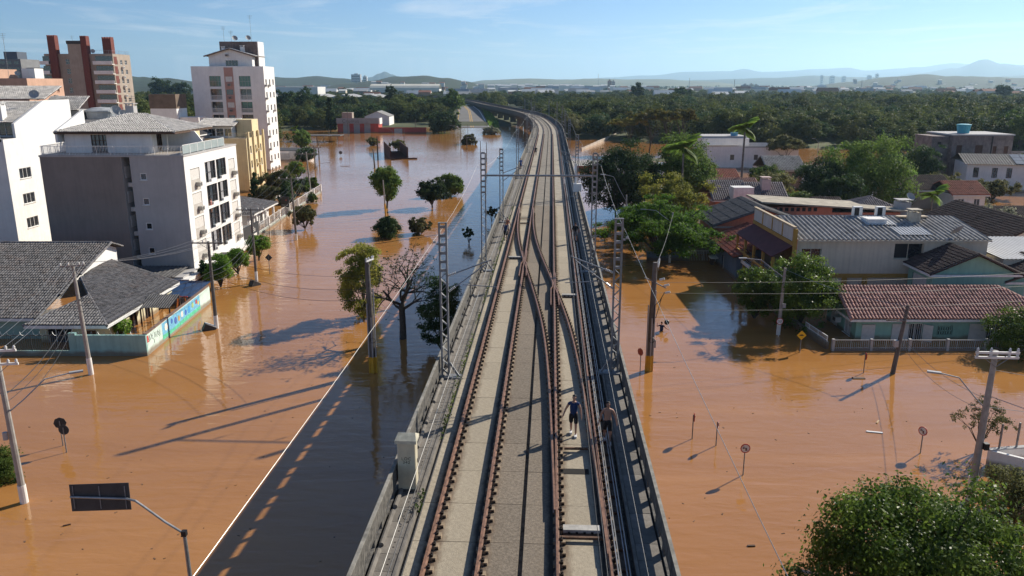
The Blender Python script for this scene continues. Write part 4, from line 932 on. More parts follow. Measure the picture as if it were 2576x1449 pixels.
tiled(B, [(3.0, 9, Ht + 2.35), (3.0, .9, Ht + 2.35), (9.25, .9, Ht + 4.15), (9.25, 9, Ht + 4.15)], .3, .45, TILE_G); tiled(B, [(15.5, .9, Ht + 2.35), (15.5, 9, Ht + 2.35), (9.25, 9, Ht + 4.15), (9.25, .9, Ht + 4.15)], .3, .45, TILE_G)
fascia(B, [(3.0, .9, Ht + 2.4), (9.25, .9, Ht + 4.2), (15.5, .9, Ht + 2.4)], mat('fascia_brown', (.16, .11, .085), .8, .2, 3), .25)
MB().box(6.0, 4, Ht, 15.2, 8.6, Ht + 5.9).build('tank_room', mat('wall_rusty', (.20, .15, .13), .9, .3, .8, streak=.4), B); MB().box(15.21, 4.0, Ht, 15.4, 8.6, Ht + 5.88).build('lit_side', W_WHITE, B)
dish(B, (10.0, 3.6, Ht + 6.6), (.5, -.7, .5), .7); dish(B, (13.2, 3.8, Ht + 6.7), (.5, -.7, .5), .65); aerial(B, (13.6, 5, Ht + 5.9), 6.2); aerial(B, (6.9, 5, Ht + 5.9), 3.6); aerial(B, (8.7, 5, Ht + 5.9), 2.6)
chimney(B, 7.2, 3, Ht + 3.2, Ht + 4.4, .7, W_WHITE); chimney(B, 11.9, 3, Ht + 3.2, Ht + 4.6, .9, W_WHITE)
# ---- yellow building between the white ones
B = thing('apartment_block', 'pale yellow apartment block with a roof terrace beside the white tower', 'apartment building', (-68, 157, 0))
Wd, Ln, Ht = 16, 11, 10.6
rh = [(1.5 + k * 3.2, z, 2.9 + k * 3.2, z + 1.5) for k in range(3) for z in (1.6, 4.6, 7.5)]
walls(B, Wd, Ln, Ht, W_YEL, {'r': rh}); windows(B, Wd, Ln, {'r': rh}, nx=2, gl=[SHUT_W, GL_D])
for k in range(4): MB().box(Wd, .6 + k * 3.2, -1, Wd + .35, 1.0 + k * 3.2, Ht + 1.2).build('pilaster', W_YEL, B)
for z in (2.0, 5.1, 8.0): ac_unit(B, (Wd, 5.9, z), (1, 0, 0), W_YEL)
MB().box(.1, .1, Ht - .3, Wd - .1, Ln - .1, Ht - .05).build('flat_roof', ROOFDECK, B)
m = MB(); facade(m, (2, 2.5, Ht - .05), (1, 0, 0), 10.5, 2.2, [(1 + k * 1.6, .3, 2.4 + k * 1.6, 1.8) for k in range(6)], .1); facade(m, (12.5, 2.5, Ht - .05), (0, 1, 0), 6, 2.2, []); m.build('sun_room', W_WHITE, B)
for k in range(6): window(B, (2, 2.5, Ht - .05), (1, 0, 0), 1 + k * 1.6, .3, 2.4 + k * 1.6, 1.8, nx=2, gl=GL_D, sill=False)
tiled(B, [(5.5, 1.6, Ht + 2.2), (13.4, 1.6, Ht + 2.2), (13.4, 7, Ht + 3.5), (5.5, 7, Ht + 3.5)], .3, .45, TILE_G)
MB().box(12.8, 4.5, Ht, 15.9, 8.5, Ht + 3.4).build('stair_tower', W_YEL, B); railing(B, [(12.6, .2, Ht), (15.8, .2, Ht), (15.8, 6, Ht)], 1.0, W_YEL, .25)
# ---- roofs between them
def back_house(x0, y0, x1, y1, h, zr, wallm, roofm, label, axis='x', hips=(1, 1), cw=.34):
    B = thing('house', label, 'house', (x0, y0, 0)); w_, l = x1 - x0, y1 - y0
    hl = {'f': [(w_ * .2, h - 2.0, w_ * .2 + 1.2, h - .8), (w_ * .65, h - 2.0, w_ * .65 + 1.2, h - .8)]} if w_ > 5 else {}
    walls(B, w_, l, h, wallm, hl); windows(B, w_, l, hl, nx=2, gl=GL_D, sill=False)
    hip_roof(B, 0, 0, w_, l, h - .02, zr, roofm, cw=cw, oh=.5, axis=axis, hips=hips, rl=.6)
    for e in (0, 1):
        if not hips[e] and axis == 'y' and e == 0: gable_wall(B, 0, w_, .01, h, zr - .15, wallm)
    return B
back_house(-84, 138, -70, 149, 13.0, 14.9, W_TAN, TILE_K, 'house with a dark roof behind the penthouse chimney')
back_house(-75, 150, -60, 160, 11.5, 13.6, W_LGREY, SHEETD, 'house with a flat black roof left of the yellow block')
back_house(-97, 160, -84, 170, 14.5, 16.2, W_WHITE, TILE_K, 'house with a low dark roof beside the tan tower')
back_house(-70, 124, -58, 134, 11.2, 12.6, W_TAN, TILE_B, 'house with a brown roof just behind the white block')
B = thing('stair_tower', 'white roof tower with a brown band between the low dark roofs', 'tower', (-83, 186, 0)); walls(B, 6, 6, 15.4, W_WHITE); MB().box(-.05, -.05, 15.41, 6.05, 6.05, 18.6).build('brown_band', mat('wall_umber', (.16, .12, .09), .9, .2, .8), B); MB().box(6.2, 1, 0, 10.5, 6, 13.4).build('side_wing', W_WHITE, B)
B = thing('water_tower_block', 'cream roof box with vents left of the yellow block', 'roof block', (-66, 146, 0)); walls(B, 7, 6, 13.8, W_YEL); MB().box(.1, .1, 13.81, 6.9, 5.9, 13.95).build('cap', ROOFDECK, B)
# ---- bungalow with dark tiled roofs and mural wall at the corner
B = thing('corner_house', 'cream bungalow with wide dark tiled roofs on the flooded corner', 'house', (-50, 60, 0))
CREAMW = mat('wall_cream', (.62, .58, .40), .88, .12, .8, stain=(.45, .36, .22), stain_amt=.5, wet=True)
hl = {'r': [(1.2, -.6, 2.4, 1.3), (3.6, -.9, 5.0, 1.3), (6.6, -.6, 7.6, 1.3), (9.3, -1, 10.2, 1.3)]}
# world positions minus the thing's origin (-50, 60)
m = MB(); facade(m, (10.6, 3.0, -1.6), (1, 0, 0), 5.8, 3.5, [(.6, .4, 2.7, 2.8), (3.6, .3, 4.7, 2.7)], .2); facade(m, (16.4, 3.0, -1.6), (0, 1, 0), 12.6, 3.5, [(a, b + 1.6, c, d + 1.6) for a, b, c, d in hl['r']], .15); facade(m, (10.6, 15.6, -1.6), (0, -1, 0), 12.6, 3.5, []); facade(m, (16.4, 15.6, -1.6), (-1, 0, 0), 5.8, 3.5, []); m.build('wall', CREAMW, B)
for q in hl['r']: window(B, (16.4, 3.0, 0), (0, 1, 0), *q, nx=2, fr=WOODB, gl=GL_D, sill=False)
window(B, (10.6, 3.0, -1.6), (1, 0, 0), .6, .4, 2.7, 2.8, nx=3, fr=WHITE, gl=GL_D, name='porch_window'); window(B, (10.6, 3.0, -1.6), (1, 0, 0), 3.6, .3, 4.7, 2.7, nx=1, fr=WHITE, gl=WOODB, name='door')
ze = 1.9
A0 = Vector((10.2, 1.6, ze)); A1 = Vector((17.0, 1.6, ze)); A2 = Vector((17.0, 16.1, ze)); Pk = Vector((13.3, 6.3, 3.2)); T2 = Vector((10.2, 16.1, 4.29)); 
tiled(B, [A0, A1, Pk], .25, .42, TILE_K, single=110, name='front_hip'); tiled(B, [A1, A2, T2, Vector((11.0, 9.5, 4.0)), Pk], .25, .42, TILE_K, single=180, name='street_slope')
ridge(B, [Pk, A1], TILE_K, .13); ridge(B, [Pk, A0], TILE_K, .13); ridge(B, [A2, T2], TILE_K, .12); ridge(B, [Pk, Vector((11.0, 9.5, 4.0))], TILE_K, .12)
fascia(B, [A0, A1, A2], WHITE, .26)
tiled(B, [(-16, 3.2, 2.0), (10.4, 3.2, 2.0), (11.2, 15.2, 6.05), (-12, 15.2, 6.05)], .25, .42, TILE_K, name='main_slope'); ridge(B, [(-12, 15.2, 6.1), (11.2, 15.2, 6.1)], TILE_K, .14); ridge(B, [(11.2, 15.2, 6.1), (10.9, 9.8, 4.25)], TILE_K, .13)
tiled(B, [(11.2, 17.6, 5.2), (-12, 17.6, 5.2), (-12, 15.2, 6.05), (11.2, 15.2, 6.05)], .3, .5, TILE_K, name='rear_slope')
MB().add([(10.6, 9, -1.5), (10.6, 17.2, -1.5), (10.6, 17.2, 5.2), (10.6, 15.2, 5.9), (10.6, 9, 3.8)], [(0, 1, 2, 3, 4)]).build('gable_wall', W_WHITE, B); MB().box(-16, 4.0, -1.5, 10.2, 4.2, 1.95).build('front_wall', mat('wall_teal_pale', (.30, .42, .36), .88, .1, .8), B); fascia(B, [(-16, 3.2, 2.02), (10.2, 3.2, 2.02)], WHITE, .24)
aerial(B, (-.3, 8, 3.4), 3.2); aerial(B, (6.2, 3.6, 2.0), 2.6, 0)
# yard things
P = thing('garden_shelter', 'small corrugated shelter roof in the yard behind the mural wall', 'shelter', (-31.5, 68.6, 0))
corrugated(P, [(-1.6, -1.2, 1.75), (1.2, -1.2, 1.75), (1.2, 1.2, 2.35), (-1.6, 1.2, 2.35)], .22, .035, SHEETD)
for x in (-1.5, 1.1):
    for y in (-1.1, 1.1): MB().box(x - .05, y - .05, -1.5, x + .05, y + .05, 1.75 + (y + 1.1) * .25).build('post', WOODB, P)
P = thing('blue_tarpaulin', 'dark blue tarpaulin roof beside the podium of the white block', 'tarpaulin', (-33.6, 76.4, 0)); MB().add([(-2.6, -2.4, 1.0), (2.6, -2.2, .95), (2.4, 3.2, 1.15), (-2.6, 3.2, 1.3), (0, .4, 1.12)], [(0, 1, 4), (1, 2, 4), (2, 3, 4), (3, 0, 4)]).build('sheet', mat('tarp_blue', (.015, .05, .13), .6, .3, 1), P); MB().box(-2.5, 3.0, -1.5, -2.4, 3.1, 1.2).box(2.2, -2.1, -1.5, 2.3, -2.0, .9).build('post', STEELD, P)
P = thing('play_frame', 'orange and red playground frame sticking out of the yard', 'playground frame', (-30.6, 70.6, 0)); b = MB(); ORG = mat('paint_orange', (.55, .16, .03), .6, .2, 3)
for a, c in (((-.7, -.6, -1.5), (-.3, 0, 1.9)), ((.7, -.6, -1.5), (.3, 0, 1.9)), ((-.7, .6, -1.5), (-.3, 0, 1.9)), ((.7, .6, -1.5), (.3, 0, 1.9))): MB().bar(a, c, .09).build('leg', ORG, P)
MB().bar((-.6, 0, 1.9), (.6, 0, 1.9), .1).build('beam', mat('paint_red', (.40, .04, .03), .6, .2, 3), P); MB().box(-.5, -.5, .5, .5, .5, .58).build('deck', WOODB, P)
# boundary wall with fence and mural
TEAL = mat('wall_teal', (.27, .45, .42), .88, .12, .8, stain=(.16, .25, .24), stain_amt=.5, streak=.2, wet=True); MINT = mat('wall_mint', (.56, .70, .64), .88, .08, .8, streak=.12, wet=True)
Wl = thing('boundary_wall', 'pale teal boundary wall with black bar fence in front of the corner house', 'wall', (-29.0, 59.6, 0))
MB().box(-5.6, 0, -1.6, 0, .22, 1.72).build('corner_panel', TEAL, Wl); MB().box(-26, 0, -1.6, -5.6, .22, .42).build('low_wall', TEAL, Wl); MB().box(-6.1, -.03, .42, -5.55, .25, 1.9).build('pillar', TEAL, Wl)
IRON = mat('iron_dark', (.03, .032, .035), .6, .2, 4); railing(Wl, [(-26, .11, .42), (-6.1, .11, .42)], 1.25, IRON, .17, 'bar_fence')
cw_ = MB(); pts = [(-26 + .045 * k, .11 + .16 * math.cos(k * .55), 1.85 + .16 * math.sin(k * .55)) for k in range(int(26 / .045))]; cw_.tube(pts, .012, 3, False); cw_.build('coiled_razor_wire', STEEL, Wl)
Mw = thing('mural_wall', 'white wall with a painted blue and green mural facing the flooded street', 'wall', (-29.0, 59.6, 0), R(3.0))
MB().box(-.2, .226, -1.6, 0, 15.9, 1.7).build('wall_panel', MINT, Mw); MB().box(-.24, .226, 1.701, .04, 15.9, 1.78).build('coping', mat('coping_brown', (.20, .13, .10), .9, .3, 2), Mw)
def flat(parent, name, pts, m_, x=.006):
    return MB().add([(x, y, z) for y, z in pts] + [(0, y, z) for y, z in pts], [tuple(range(len(pts)))] + [(i, len(pts) + i, len(pts) + (i + 1) % len(pts), (i + 1) % len(pts)) for i in range(len(pts))]).build(name, m_, parent)
pc = lambda n, c: mat('mural_' + n, c, .85, .3, 3)
flat(Mw, 'painted_sky', [(3.4, .45), (12.9, .5), (12.9, 1.6), (3.4, 1.62)], pc('sky', (.16, .42, .60)), .004); flat(Mw, 'painted_grass', [(3.4, .2), (12.9, .22), (12.9, .52), (9, .62), (6, .5), (3.4, .6)], pc('grass', (.10, .48, .30)), .007)
rr = random.Random(5)
for k, (y, z, r, c) in enumerate([(4.3, 1.1, .34, (.75, .72, .62)), (5.6, 1.2, .25, (.05, .13, .40)), (6.5, 1.0, .34, (.06, .12, .38)), (7.3, .95, .28, (.45, .30, .12)), (8.1, 1.1, .3, (.62, .62, .58)), (9.0, 1.0, .28, (.05, .15, .5)), (9.9, 1.0, .35, (.06, .30, .62)), (10.9, 1.15, .28, (.35, .5, .2)), (11.9, 1.2, .24, (.45, .06, .05)), (12.4, .95, .2, (.6, .5, .1))]):
    flat(Mw, 'painted_figure', [(y + r * math.cos(t * .785) * rr.uniform(.8, 1.1), z + r * .95 * math.sin(t * .785)) for t in range(8)], pc('fig%d' % k, c), .010 + .001 * k)
INK = mat('graffiti_ink', (.05, .05, .05), .8, .2, 5)
for k in range(11):
    y = .6 + k * .23 + rr.uniform(-.05, .05); z = .75 + rr.uniform(-.25, .35); b = MB()
    p = [Vector((.006, y + rr.uniform(-.09, .09), z + q * .09)) for q in range(6)]
    for a, c in zip(p, p[1:]): b.bar(a, c, .035, .008)
    b.build('graffiti_stroke', INK, Mw)
flat(Mw, 'sticker', [(.25, 1.0), (.55, 1.0), (.55, 1.55), (.25, 1.55)], mat('sticker_red', (.5, .06, .05), .6, .2, 4), .006)
# ---- street side: low shop, neat bungalow, fences
B = thing('shop', 'low flat roofed shop with a black fascia sign beyond the white block', 'shop', (-47.5, 103.2, 0))
walls(B, 11.5, 7.0, 1.5, W_LGREY); MB().box(-.1, -.1, 1.501, 11.5, 7.1, 1.62).build('flat_roof', ROOFDECK, B); f = MB().box(11.52, -.2, .3, 11.7, 7.2, 2.2).build('fascia', mat('fascia_black', (.035, .037, .04), .6, .2, 3), B)
MB().box(11.702, 3.9, 1.1, 11.712, 4.5, 1.95).build('orange_mark', ORG, f); text('Sa', .95, (11.702, 4.75, 1.1), (R(90), 0, R(90)), WHITE, f, align='LEFT'); MB().box(11.702, 4.3, .45, 11.71, 6.2, .8).build('poster', WHITE, f)
B = thing('bungalow', 'small white bungalow with a dark hipped roof and white eaves by the street', 'house', (-48.5, 112.5, 0))
walls(B, 10.5, 10, 2.9, W_WHITE, {'r': [(1.5, .4, 2.8, 2.0), (5.5, .4, 7.0, 2.0)]}); windows(B, 10.5, 10, {'r': [(1.5, .4, 2.8, 2.0), (5.5, .4, 7.0, 2.0)]}, nx=2)
hip_roof(B, 0, 0, 10.8, 10, 2.95, 5.0, TILE_K, cw=.28, oh=1.0); 
for y in (1.0, 5.5, 9.5): MB().box(11.2, y, -1.5, 11.5, y + .3, 2.9).build('column', W_WHITE, B)
F = thing('garden_fence', 'white railing fence on a low wall along the bungalow garden', 'fence', (-36.2, 110.4, 0), R(2)); MB().box(-.1, 0, -1.6, .1, 46, .35).build('low_wall', MINT, F); railing(F, [(0, .1, .35), (0, 45.9, .35)], 1.3, WHITE, .22, 'bars')
for k in range(8): MB().box(-.16, k * 6.5, -1.6, .16, k * 6.5 + .35, 1.75).build('post', W_WHITE, F)
S = thing('sign_board', 'black square sign board on posts in the bungalow garden', 'sign', (-36.9, 128, 0), R(-20)); MB().box(-.8, -.05, 1.5, .8, .05, 3.2).build('board', BLACK, S); MB().box(-.75, -.045, .0, -.65, .045, 1.5).box(.65, -.045, 0, .75, .045, 1.5).box(-.6, -.05, .3, .6, .04, 1.4).build('post', GREYPT, S)
text('LOHANNE', .26, (0, -.056, 1.75), (R(90), 0, 0), mat('sign_pale', (.45, .47, .42), .7, .1, 3), S); MB().disc((.25, -.056, 2.65), (0, -1, 0), .16, .01, 3).build('emblem', mat('sign_red', (.4, .08, .04), .7, .1, 3), S)
# octagonal white kiosk near the tower, low shed roofs behind
B = thing('kiosk', 'low white polygonal building in the water beside the tall white tower', 'kiosk', tuple(G(738, 400)))
poly = [(-6, -1), (-4, -4), (0, -4.6), (3.4, -3), (4.6, 2), (4.6, 6), (-6, 6)]; MB().prism(poly, -1.5, 2.6).build('wall', W_WHITE, B); MB().prism([(x * .96, y * .96) for x, y in poly], 2.601, 2.75).build('roof', mat('slate_dark', (.05, .05, .052), .8, .2, 2), B); MB().box(-2.5, -4.62, .6, .2, -4.45, 2.0).build('painted_sign', mat('sign_grey', (.45, .45, .44), .7, .2, 3), B)
B = thing('open_shed', 'low open shed with a dark flat roof standing in the far flood at left', 'shed', tuple(G(800, 356))); MB().box(-8, -3, 2.1, 9, 4, 2.4).build('roof', SHEETD, B)
for k in range(7): MB().box(-7.6 + k * 2.6, -2.8, -1.5, -7.4 + k * 2.6, -2.6, 2.1).build('post', WOODB, B)
# ---- red and grey shop, long red wall, white shed
p = G(850, 334); B = thing('red_shop', 'red and grey striped shop building with a grey fascia across the flood', 'shop', (p.x, p.y, 0))
RED = mat('wall_red', (.40, .075, .06), .85, .12, .5, streak=.12, wet=True); GRY = mat('wall_shop_grey', (.30, .30, .30), .85, .1, .5)
walls(B, 18, 10, 5.9, RED)
for k in range(3): MB().box(2.5 + k * 4.6, -.06, -.5, 5.2 + k * 4.6, -.012, 3.9).build('grey_panel', GRY, B)
MB().box(-.3, -.5, 3.95, 18.3, 0 - .07, 6.3).build('fascia', GRY, B); MB().box(18.005, 1, 3.6, 18.4, 8, 6.2).build('side_fascia', W_WHITE, B)
text('Cromus', 2.0, (2.2, -.51, 4.4), (R(90), 0, 0), mat('letters_dark', (.12, .12, .12), .8, .1, 3), B, align='LEFT')
MB().box(1.5, 3, 5.901, 6, 7, 8.6).build('roof_house', W_TAN, B)
p = G(948, 336); Wl = thing('red_wall', 'low red boundary wall right of the red shop', 'wall', (p.x, p.y, 0)); MB().box(0, 4, -1.5, 21, 4.3, 2.4).build('wall', RED, Wl); MB().box(7, 3.95, -1, 10.5, 3.99, 1.9).build('gate', GREYPT, Wl)
B = thing('white_shed', 'white gabled industrial shed behind the red wall', 'shed', (-72.5, 398, 0)); walls(B, 12, 16, 5.3, W_WHITE, z0=-2); gable_wall(B, 0, 12, 0, 5.3, 7.6, W_WHITE); corrugated(B, [(12.3, -.3, 5.2), (12.3, 16, 5.2), (6, 16, 7.7), (6, -.3, 7.7)], .8, .05, SHEET); corrugated(B, [(-.3, 16, 5.2), (-.3, -.3, 5.2), (6, -.3, 7.7), (6, 16, 7.7)], .8, .05, SHEET)
# ---- brown steel footbridge stub in the flood
B = thing('steel_structure', 'rust brown steel trough with two tall side plates standing in the flood', 'steel structure', (-32.2, 228.5, 0), R(13)); COR = mat('corten', (.075, .035, .025), .8, .4, 1.5)
MB().box(-2.6, 0, -1.5, -2.35, 25, 3.3).build('side_plate', COR, B); MB().box(2.3, 0, -1.5, 2.55, 25, 3.3).build('side_plate', COR, B); MB().box(-2.6, -.6, -.6, 5.0, -.1, .35).build('cross_beam', COR, B)
for k in range(9): MB().box(-2.35, 1 + k * 2.6, .1, 2.3, 1.3 + k * 2.6, .5).build('floor_beam', COR, B)
for k in range(3):
    for j in range(8): MB().box(2.285, 2 + j * 2.8, .9 + k * .75, 2.299, 3 + j * 2.8, 1.25 + k * .75).build('slot', mat('slot_dark', (.02, .012, .01), .9, .1, 3), B)
# ---- road ramp beyond the flood
rd = MB(); cl = [(-19.5, 396, .12), (-21, 420, .5), (-24, 470, 1.9), (-28, 530, 3.7), (-36, 600, 5.5), (-60, 690, 6.2)]; wds = [9.5, 9, 8.3, 7.5, 7, 7]
for (x, y, z), w_ in zip(cl, wds): rd.v += [(x - w_, y, z), (x + w_, y, z)]
for i in range(len(cl) - 1): rd.f.append((2 * i, 2 * i + 1, 2 * i + 3, 2 * i + 2))
tag(rd.build('road', mat('asphalt', (.16, .155, .15), .9, .2, .3, stain=(.11, .105, .10), stain_amt=.6)), 'grey asphalt road ramp rising out of the flood', kind='structure')
ym = mat('road_yellow', (.48, .30, .08), .8, .2, 1)
for off, m_ in ((-.86, ym), (-.06, ym), (.06, ym), (.88, WHITE)):
    b = MB()
    for (x, y, z), w_ in zip(cl, wds): b.v += [(x + off * w_ - .22, y, z + .02), (x + off * w_ + .22, y, z + .02)]
    for i in range(len(cl) - 1): b.f.append((2 * i, 2 * i + 1, 2 * i + 3, 2 * i + 2))
    tag(b.build('road_marking', m_), 'painted line along the far road ramp', kind='structure')
# ================================================================ vegetation
BARK = mat('bark', (.065, .056, .046), .95, .35, 4, bump=.4, bscale=14); BARKG = mat('bark_grey', (.16, .145, .13), .95, .3, 4, bump=.3, bscale=14)
LF = {'green': leafmat('leaf_green', (0.063, 0.119, 0.023), (0.160, 0.229, 0.049)), 'dark': leafmat('leaf_dark', (0.025, 0.056, 0.019), (0.070, 0.112, 0.036), .25),
      'bright': leafmat('leaf_bright', (0.090, 0.188, 0.023), (0.222, 0.334, 0.056), .35), 'yellow': leafmat('leaf_yellow', (0.139, 0.160, 0.027), (0.320, 0.306, 0.063), .38),
      'olive': leafmat('leaf_olive', (0.090, 0.100, 0.036), (0.195, 0.188, 0.076), .3), 'grey': leafmat('leaf_grey', (0.166, 0.181, 0.119), (0.334, 0.334, 0.236), .3),
      'acacia': leafmat('leaf_acacia', (0.104, 0.108, 0.023), (0.222, 0.195, 0.049), .3), 'glossy': leafmat('leaf_glossy', (0.049, 0.097, 0.017), (0.173, 0.251, 0.042), .32, .9, .4),
      'flat': leafmat('leaf_flat', (0.068, 0.165, 0.021), (0.182, 0.325, 0.041), .36, .8), 'forest': leafmat('leaf_forest', (0.042, 0.067, 0.018), (0.119, 0.132, 0.039), .25, .35), 'forest2': leafmat('leaf_forest2', (0.063, 0.087, 0.019), (0.166, 0.181, 0.049), .25, .35)}
def crown_pts(shape, rx, ry, rz, seed, n):
    """clump centres (local to the crown centre) and radii"""
    r = random.Random(seed); out_ = []
    for i in range(n):
        a = r.uniform(0, 2 * math.pi); z = r.uniform(-1, 1); k = math.sqrt(1 - z * z); d = Vector((k * math.cos(a), k * math.sin(a), z))
        q = r.uniform(.5, .95) if r.random() < .8 else r.uniform(.1, .5)
        lump = .62 + .74 * noise2(a * 1.9 + seed, z * 2.6 + seed * .7, seed) + (.18 if r.random() < .07 else 0)
        if shape == 'cone': z = r.random() ** 1.5; d = Vector((math.cos(a), math.sin(a), 0)) * (1 - z) * r.uniform(.5, 1.0); d.z = z * 2 - 1; q = 1; lump = 1
        if shape == 'flat': d.z = abs(d.z) * .9 - .15; 
        if shape == 'umbrella': d.z = r.uniform(.2, .9) - .6 * (k * q) ** 2
        if shape == 'vase': d.z = z; d.x *= .55 + .45 * (z * .5 + .5); d.y *= .55 + .45 * (z * .5 + .5)
        p = d * q * lump; out_.append((Vector((p.x * rx, p.y * ry, p.z * rz)), r.uniform(.75, 1.3)))
    return out_
def leaves(mb, clumps, cr, n, leaf, seed, flat=.8, aspect=.55, droop=0.0):
    """leaf-sized faces over the outer side of every clump"""
    r = random.Random(seed + 99); per = max(4, int(n * 1.35) // len(clumps))
    for c, f in clumps:
        R_ = cr * f; out_ = c.normalized() if c.length > .01 else Vector((0, 0, 1))
        for _ in range(int(per * f * f)):
            v = Vector((r.gauss(0, 1), r.gauss(0, 1), r.gauss(0, 1)))
            if v.length < .01: continue
            v.normalize()
            if v.dot(out_ + Vector((0, 0, .55))) < -.25: v = -v
            v2 = Vector((v.x, v.y, v.z * flat)); p = c + v2 * R_ * min(1.45, abs(r.gauss(.72, .30)))
            nrm = (v + Vector((r.gauss(0, .55), r.gauss(0, .55), r.gauss(.25, .5)))).normalized()
            t = nrm.cross(Vector((r.gauss(0, 1), r.gauss(0, 1), r.gauss(-droop, .6))))
            if t.length < .05: continue
            t.normalize(); b = nrm.cross(t); l = leaf * r.uniform(.6, 1.35); w_ = l * aspect
            o = len(mb.v); mb.v += [tuple(p - t * l * .5), tuple(p + b * w_ * .5 - nrm * l * .06), tuple(p + t * l * .5 - nrm * l * .12), tuple(p - b * w_ * .5 - nrm * l * .06)]
            mb.f.append((o, o + 1, o + 2, o + 3))
def limbs(mb, base, targets, r0, seed, fork=.35, n=7):
    """trunk from base forking to the targets"""
    r = random.Random(seed); base = Vector(base); c = sum((t for t in targets), Vector()) / len(targets)
    top = base.lerp(c, fork); top.x += r.uniform(-.1, .1); mid = base.lerp(top, .5) + Vector((r.uniform(-.06, .06), r.uniform(-.06, .06), 0)) * (c - base).length * .3
    mb.tube([base, mid, top], [r0, r0 * .82, r0 * .68], n)
    for t in targets:
        m1 = top.lerp(t, .45) + Vector((0, 0, (t - top).length * .12)) + Vector((r.uniform(-1, 1), r.uniform(-1, 1), 0)) * (t - top).length * .08
        mb.tube([top - Vector((0, 0, r0 * .3)), m1, t], [r0 * .5, r0 * .3, r0 * .08], 5, False)
def tree(label, x, y, h, rx, shape='round', leafm='green', z0=.28, ry=None, nl=5000, leaf=.25, clumps=46, cr=.34, trunk=.16, seed=1, group='trees standing in the flood', bark=None, name='tree', cat='tree', flat=.8, droop=0, base_z=-1.2, off=(0, 0), cname='crown'):
    """h total height above water; z0 = fraction of h where the crown begins"""
    o = thing(name, label, cat, (x, y, 0), group=group); ry = ry or rx; cz = h * (z0 + 1) / 2; rz = h * (1 - z0) / 2
    cl = crown_pts(shape, rx, ry, rz, seed, int(clumps * 1.7)); cr *= .84; ctr = Vector((off[0], off[1], cz)); R_ = cr * (rx + ry + rz) / 3
    m = MB(); leaves(m, cl, R_, nl, leaf, seed, flat, droop=droop); m.v = [(a + ctr.x, b + ctr.y, c + ctr.z) for a, b, c in m.v if True]
    m.build(cname, LF[leafm] if isinstance(leafm, str) else leafm, o)
    t = MB(); r = random.Random(seed); tg = [c + ctr for c, _ in r.sample(cl, min(11, len(cl)))]; limbs(t, (0, 0, base_z), tg, trunk, seed, .42 if z0 > .2 else .3); t.build('trunk', bark or BARK, o)
    return o
def tree_px(label, px, py, top, wpx, **kw):
    """tree whose trunk meets the water at px,py; crown top and width measured in the photograph"""
    p = G(px, py); h = Zat(top, p.y); d = p.y * _c + CAM_H * _s; kw.setdefault('leaf', max(.13, d * .0027)); kw.setdefault('seed', int(px * 3 + py))
    return tree(label, p.x, p.y, h, wpx / FPX * d / 2, **kw)
GF = 'trees standing in the flood'; GS = 'street trees on the left bank'; GR = 'trees on the right bank'
tree_px('broad leafy green tree with a bare trunk in open water, tallest on the left', 974, 524, 418, 86, shape='vase', leafm='green', z0=.22, nl=9000, clumps=60, cr=.34, trunk=.22, group=GF)
tree_px('dark green tree with a short trunk right of the leafy tree', 1090, 523, 456, 78, leafm='dark', z0=.28, nl=5500, trunk=.2, group=GF)
tree_px('light green tree just behind the dark tree in the flood', 1130, 493, 437, 68, leafm='green', z0=.02, nl=5500, group=GF)
tree_px('olive tree with a spreading crown beside the street pole', 767, 577, 520, 70, leafm='olive', z0=.25, nl=5000, cr=.26, trunk=.14, group=GF)
tree_px('dense dark round bush rising from the water near the leafy tree', 976, 598, 541, 52, leafm='dark', z0=-.1, nl=5000, cr=.4, group=GF)
tree_px('low olive bush in the water right of the round bush', 1052, 588, 549, 56, leafm='olive', z0=.08, nl=3000, cr=.24, group=GF)
tree_px('airy yellow green tree beside the thick concrete pole', 908, 800, 600, 124, leafm='yellow', z0=-.02, nl=13000, cr=.26, clumps=60, trunk=.12, group=GF)
tree_px('dark leafy tree in the shade of the viaduct', 1112, 880, 694, 110, leafm='dark', z0=.02, nl=9000, cr=.26, clumps=60, group=GF)
tree_px('small sapling with few leaves in the viaduct shade', 1178, 613, 571, 24, leafm='dark', z0=.3, nl=500, clumps=14, trunk=.04, group=GF)
tree_px('thin sapling close to the viaduct wall', 1237, 560, 519, 34, leafm='olive', z0=.35, nl=350, clumps=16, trunk=.05, group=GF)
tree_px('small round bush in the far open water', 1180, 363, 339, 36, leafm='olive', z0=-.05, nl=2500, group=GF)
tree_px('low grey green bush near the foot of the far road ramp', 1238, 338, 320, 38, leafm='grey', z0=-.05, nl=2000, group=GF)
tree_px('pale reedy bush left of the rust brown steel trough', 938, 366, 346, 28, leafm='olive', z0=-.05, nl=900, cr=.2, group=GF)
tree_px('bush growing inside the rust brown steel trough', 1003, 380, 354, 34, leafm='olive', z0=.2, nl=2200, group=GF)
tree_px('broad dark evergreen in the water below the road ramp', 1110, 334, 283, 78, leafm='dark', z0=.1, nl=7000, clumps=60, group=GF)
